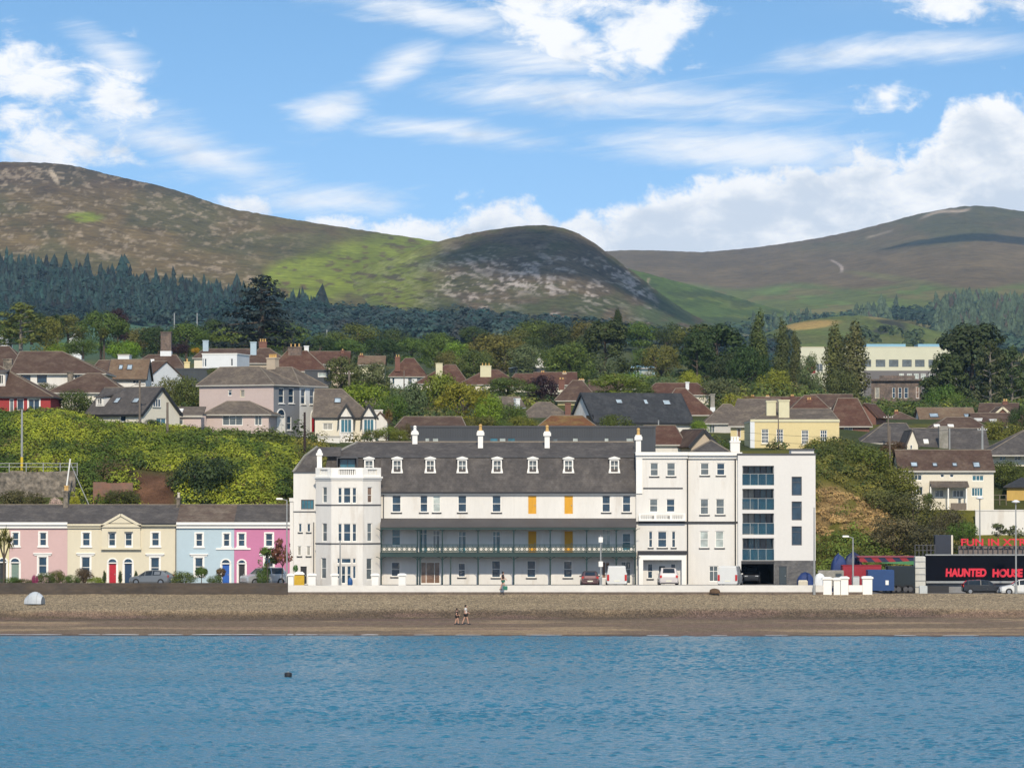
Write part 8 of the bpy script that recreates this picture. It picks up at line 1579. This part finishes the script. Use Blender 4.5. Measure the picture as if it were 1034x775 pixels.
def scaff(o, W_, h, D):
    mb = MB()
    for k in range(6): mb = MB(); mb.box(-W_ / 2 - .02, W_ / 2 + .02, -.05, -.002, h * k / 6 + .1, h * k / 6 + .16); mb.build('slat', MGREY, o)
    pass
simple('pay_booth', 'narrow pale booth front between trailer and ghost ride', 'kiosk', 924.3, 934.6, 561.5, 600, 383.5, 1.5, mat('booth_white', (.50, .49, .44), .7, .1, .8, .1, 4), scaff)
simple('electric_cabinet', 'pale grey cabinet at the foot of the pay booth', 'cabinet', 928.5, 936.5, 591.2, 600, 381.5, .6, mat('cabinet_grey', (.42, .44, .43), .6), lambda o, W_, h, D: (lambda mb: (mb.box(-W_ / 2 + .05, W_ / 2 - .05, -.02, -.002, .08, h - .1), mb.build('door', mat('cabinet_door', (.47, .49, .48), .6), o)))(MB()))
simple('meter_box', 'grey service box behind the linking white wall', 'cabinet', 861, 868, 581.5, 594, 377, .6, MGREY, lambda o, W_, h, D: (lambda mb: (mb.box(-W_ / 2 + .05, W_ / 2 - .05, -.02, -.002, .08, h - .1), mb.build('door', mat('cabinet_door', (.47, .49, .48), .6), o)))(MB()))
simple('barrier_wall', 'low grey block wall behind the first seafront pillar', 'wall', 826, 852, 575.5, 593, 383, .3, CONC)
fence('barred yard fence below the brown bushes', (924, 944), 390.5, 549.5, 563, DGREY, 2, .35, 'railing_fence')
# vehicles
zp = 3.2
car(153, 590, 383.5, 'hatch', paint('grey', (.17, .18, .19)), R(180 - 18), 'grey hatchback parked before the cream double house', z=zp)
car(266, 590, 381.5, 'suv', paint('silver', (.42, .43, .44)), R(180 + 32), 'silver jeep parked before the bright pink house', z=zp)
car(251, 591, 377.5, 'suv', paint('white', (.62, .62, .60), 0), R(-128), 'white jeep facing the sea by the pink doorway', z=zp, k=.92) if False else None
car(595.5, 591, 379, 'hatch', paint('wine', (.10, .045, .045)), R(90), 'dark wine hatchback parked nose to the hotel', z=zp)
car(622.3, 591, 380, 'van', paint('white', (.62, .62, .60), 0), R(90), 'white van parked beside the dark wine hatchback', z=zp, name='parked_van', cat='van', rear_glass=False)
car(674.5, 591, 379.5, 'suv', paint('pale', (.55, .50, .48), 0), R(90), 'pale pinkish people carrier before the porch house', z=zp, name='parked_car')
car(737.5, 591, 379.5, 'van', paint('white', (.62, .62, .60), 0), R(80), 'white van parked before the plain town house', z=zp, name='parked_van', cat='van', rear_glass=False)
car(757.5, 590, 388.8, 'suv', paint('black', (.008, .009, .011)), R(-90), 'dark car standing in the garage of the flats', z=3.2, k=.95)
car(993.5, 600.5, 379.5, 'estate', paint('black', (.008, .009, .011)), R(0), 'black estate car parked under the ghost ride', z=2.45, k=.92)
car(1033, 600.5, 377.5, 'estate', paint('white', (.62, .62, .60), 0), R(180), 'white car cut off by the picture edge', z=2.45)
# yellow tank and blue barrel, stones, tent, buoy
o = empty('yellow_tank', at(302, 590.5, 378.6), 0, 'yellow tank with white lid behind the promenade wall', 'tank'); mb = MB(); mb.cbox(-.48, .48, 0, .8, 0, 1.0, .12); mb.build('body', mat('tank_yellow', (.55, .34, .015), .6, .15, 2, .1, 5), o); mb = MB(); mb.cbox(-.5, .5, -.05, .85, 1.0, 1.28, .2); mb.build('lid', PAINT, o)
o = empty('blue_barrel', at(353.5, 590.8, 376), 0, 'blue barrel standing before the hotel tower', 'barrel'); mb = MB(); mb.lathe([(.2, 0), (.24, .1), (.25, .35), (.22, .55)], n=14); mb.build('body', mat('barrel_blue', (.012, .07, .22), .5), o); mb = MB(); mb.lathe([(.18, 0), (.15, .12), (.06, .2)], (0, 0, .55), 12); mb.build('lid', mat('barrel_lid', (.02, .10, .26), .5), o)
tarp('weed_heap', 'small brown heap of seaweed against the white wall', 716.5, 727, 593.8, 598.6, 373.2, mat('weed_brown', (.09, .055, .03), .95, .3, 2, .3, 6), 14)
o = empty('beach_tent', at(35, 607.3, beach_z(0, 366) * 0 + 364.5), R(-18), 'small grey dome tent pitched on the shingle', 'tent'); o.location.z = beach_z(o.location.x, 364.5) - .05
V = []; Fc = []; nu, nv = 20, 8
for j in range(nv + 1):
    for i in range(nu + 1): t = math.pi * i / nu; v = j / nv; V.append((-.85 + 1.7 * v, -.62 * math.cos(t) * (.75 + .25 * math.sin(math.pi * v)), 1.12 * math.sin(t) ** .8 * math.sin(math.pi * (.17 + .62 * v))))
for j in range(nv):
    for i in range(nu): a = j * (nu + 1) + i; Fc.append((a, a + 1, a + nu + 2, a + nu + 1))
link('canopy', np_mesh('canopy', V, Fc, mat('tent_grey', (.42, .45, .48), .6, .1, 2, .05, 5), smooth=True), o)
mb = MB(); V2 = V[-(nu + 1):]; mb.poly([(x + .003, y * .96, z * .96) for x, y, z in V2]); mb.build('door_flap', mat('tent_door', (.17, .19, .21), .6), o)
for j in (2, 6):
    mb = MB(); r_ = V[j * (nu + 1):(j + 1) * (nu + 1)]
    for p, q in zip(r_, r_[1:]): mb.tube((p[0], p[1] * 1.01, p[2] * 1.01), (q[0], q[1] * 1.01, q[2] * 1.01), .018, .018, 5, cap=False)
    mb.build('pole', MGREY, o)
B = at(291, 683.2, HC * F / (683.2 - HZ)); o = empty('mooring_buoy', (B.x, B.y, -.04), 0, 'small black buoy floating alone on the water', 'buoy'); o.scale = (1.25,) * 3; mb = MB(); mb.lathe([(.10, 0), (.19, .06), (.205, .15), (.20, .27), (.15, .31)], n=16); mb.build('float', BLACK, o); mb = MB(); mb.lathe([(.03, 0), (.03, .05), (.012, .07)], (0, 0, .31), 8); mb.build('eye', MGREY, o)
# people
TBLK = mat('cloth_black', (.015, .015, .016), .9, .1, 3, .1, 10); TWHT = mat('cloth_white', (.60, .58, .55), .9, .1, 3, .1, 10); TGRN = mat('cloth_green', (.03, .16, .11), .9, .1, 3, .1, 10)
def on_beach(px, pb):
    Y = 352.0
    for _ in range(30):
        x = (px - CX) / F * Y; z = beach_z(x, Y); Y = Y + ((HC - z) * F / (pb - HZ) - Y) * .5
    return Vector(((px - CX) / F * Y, Y, beach_z((px - CX) / F * Y, Y)))
person(on_beach(461.6, 630), R(95), 'person in black top and shorts walking on the wet sand', TBLK, TBLK, .18, h=1.42)
person(on_beach(470.4, 630), R(100), 'person in pale top and black shorts walking on the sand', TWHT, TBLK, .26, h=1.74)
p = person(Vector(at(508, 595.4, 372.6)), R(80), 'person in black carrying a green bag past the white wall', TBLK, TGRN, .25, h=1.72, arm_bend=.2)
mb = MB(); mb.cbox(-.2, .2, -.09, .09, 0, .34, .04); b_ = at(510.2, 595.0, 372.4); o = empty('carrier_bag', b_, R(10), 'green carrier bag held by the person at the white wall', 'bag'); mb.build('bag_body', TGRN, o); mb = MB()
pts = [(-.1 + .2 * k / 6, 0, .34 + .16 * math.sin(math.pi * k / 6)) for k in range(7)]
for q, r_ in zip(pts, pts[1:]): mb.tube(q, r_, .012, .012, 5, cap=False)
mb.build('handle', TGRN, o)
# posts and wires
utility_pole(22, 413, 480, 404, 'grey utility pole with a yellow foot above the rubble wall', MGREY, .13, False, mat('band_yellow', (.62, .45, .03), .7))
utility_pole(141, 384, 432, 436, 'pale wooden pole in front of the slate roofed gable', WOOD, .13); utility_pole(169, 406, 452, 428, 'brown wooden pole at the corner of the cream gable', WOOD, .16, False); utility_pole(307.6, 416, 466, 428, 'dark stained post below the red front door', WOOD_D, .15, False)
utility_pole(352.5, 374, 412, 520, 'wooden lamp pole beside the bright green tree', WOOD, .2); utility_pole(408, 374, 394, 800, 'slim pole before the white villa', WOOD, .14, False); utility_pole(897, 418, 452, 470, 'wooden pole between the slate bungalow roofs', WOOD, .12); utility_pole(959, 432, 462, 452, 'thin pole beside the tall stone chimney', MGREY, .10, False); utility_pole(992, 430, 462, 452, 'grey pole with crossarm next to the cream bungalow', MGREY, .15)
utility_pole(898.6, 430, 482, 440, 'bare brown pole standing in the bush by the cottage', WOOD, .12, False); utility_pole(786, 420, 458, 442, 'thin pole in front of the big yellow house', WOOD, .08, False); utility_pole(665, 424, 440, 480, 'thin pale pole rising behind the clad block', MGREY, .1, False)
for px, Y, l in ((176, 1700, 'far pylon post at the edge of the green field'), (199, 1700, 'far pylon post before the conifer wood'), (330, 1500, 'far pylon post before the broadleaf wood')): utility_pole(px, 316 if px < 300 else 333, 338 if px < 300 else 352, Y, l, MGREY, .3, False)
a = at(65, 508, 398); bar_thing('leaning_post', 'pale mast leaning over the terrace roof', 'post', a, at(71, 463, 398), .09, PAINT); bar_thing('guy_strut', 'thin strut propping the pale leaning mast', 'post', at(90, 510, 397.6), at(71.3, 468, 398), .05, MGREY)
cable(at(141, 386, 436), at(22, 415, 404), 'overhead wire from the grey pole to the gable', .8); cable(at(897, 421, 470), at(992, 433, 452), 'overhead wire crossing the long slate roof', .7); cable(at(750, 436, 443), at(897, 441, 440), 'upper wire across the big yellow house', .25); cable(at(750, 443.5, 443), at(898, 449, 440), 'lower wire across the big yellow house', .25); cable(at(897, 424, 470), at(959, 434, 452), 'overhead wire above the slate bungalow', .5)
cable(at(176, 318, 1700), at(-40, 312, 1700), 'far wire over the green field', 3, .06); cable(at(199, 318, 1700), at(330, 336, 1500), 'far wire between two pylon posts', 3, .06); cable(at(330, 336, 1500), at(520, 352, 1500), 'far wire in front of the broadleaf wood', 3, .06)
lamp_post(289.6, 503.5, 591.5, 376.5, 'tall grey street lamp between the pink house and the hotel', 'arm'); lamp_post(343.4, 545, 593, 375.2, 'thin bare flagpole before the hotel tower', 'plain'); lamp_post(606.6, 540, 592, 376.5, 'grey sign post with small plates before the hotel', 'plain'); lamp_post(822.2, 512, 600, 373.4, 'thin pole at the corner of the flats', 'plain'); lamp_post(861.4, 541.4, 592, 378, 'street lamp with a short white arm by the red container', 'arm'); lamp_post(989.5, 501.5, 562, 400, 'lamp with a white disc top beside the retaining wall', 'disc'); lamp_post(1026, 505, 600, 376.5, 'tall lamp with a white disc top before the ghost ride', 'disc')
o = [x for x in bpy.data.objects if x.get('label', '').startswith('grey sign post')][0]
for z in (1.9, 4.2): mb = MB(); mb.box(-.2, .2, -.08, -.06, z, z + .5); mb.build('sign_plate', PAINT, o)
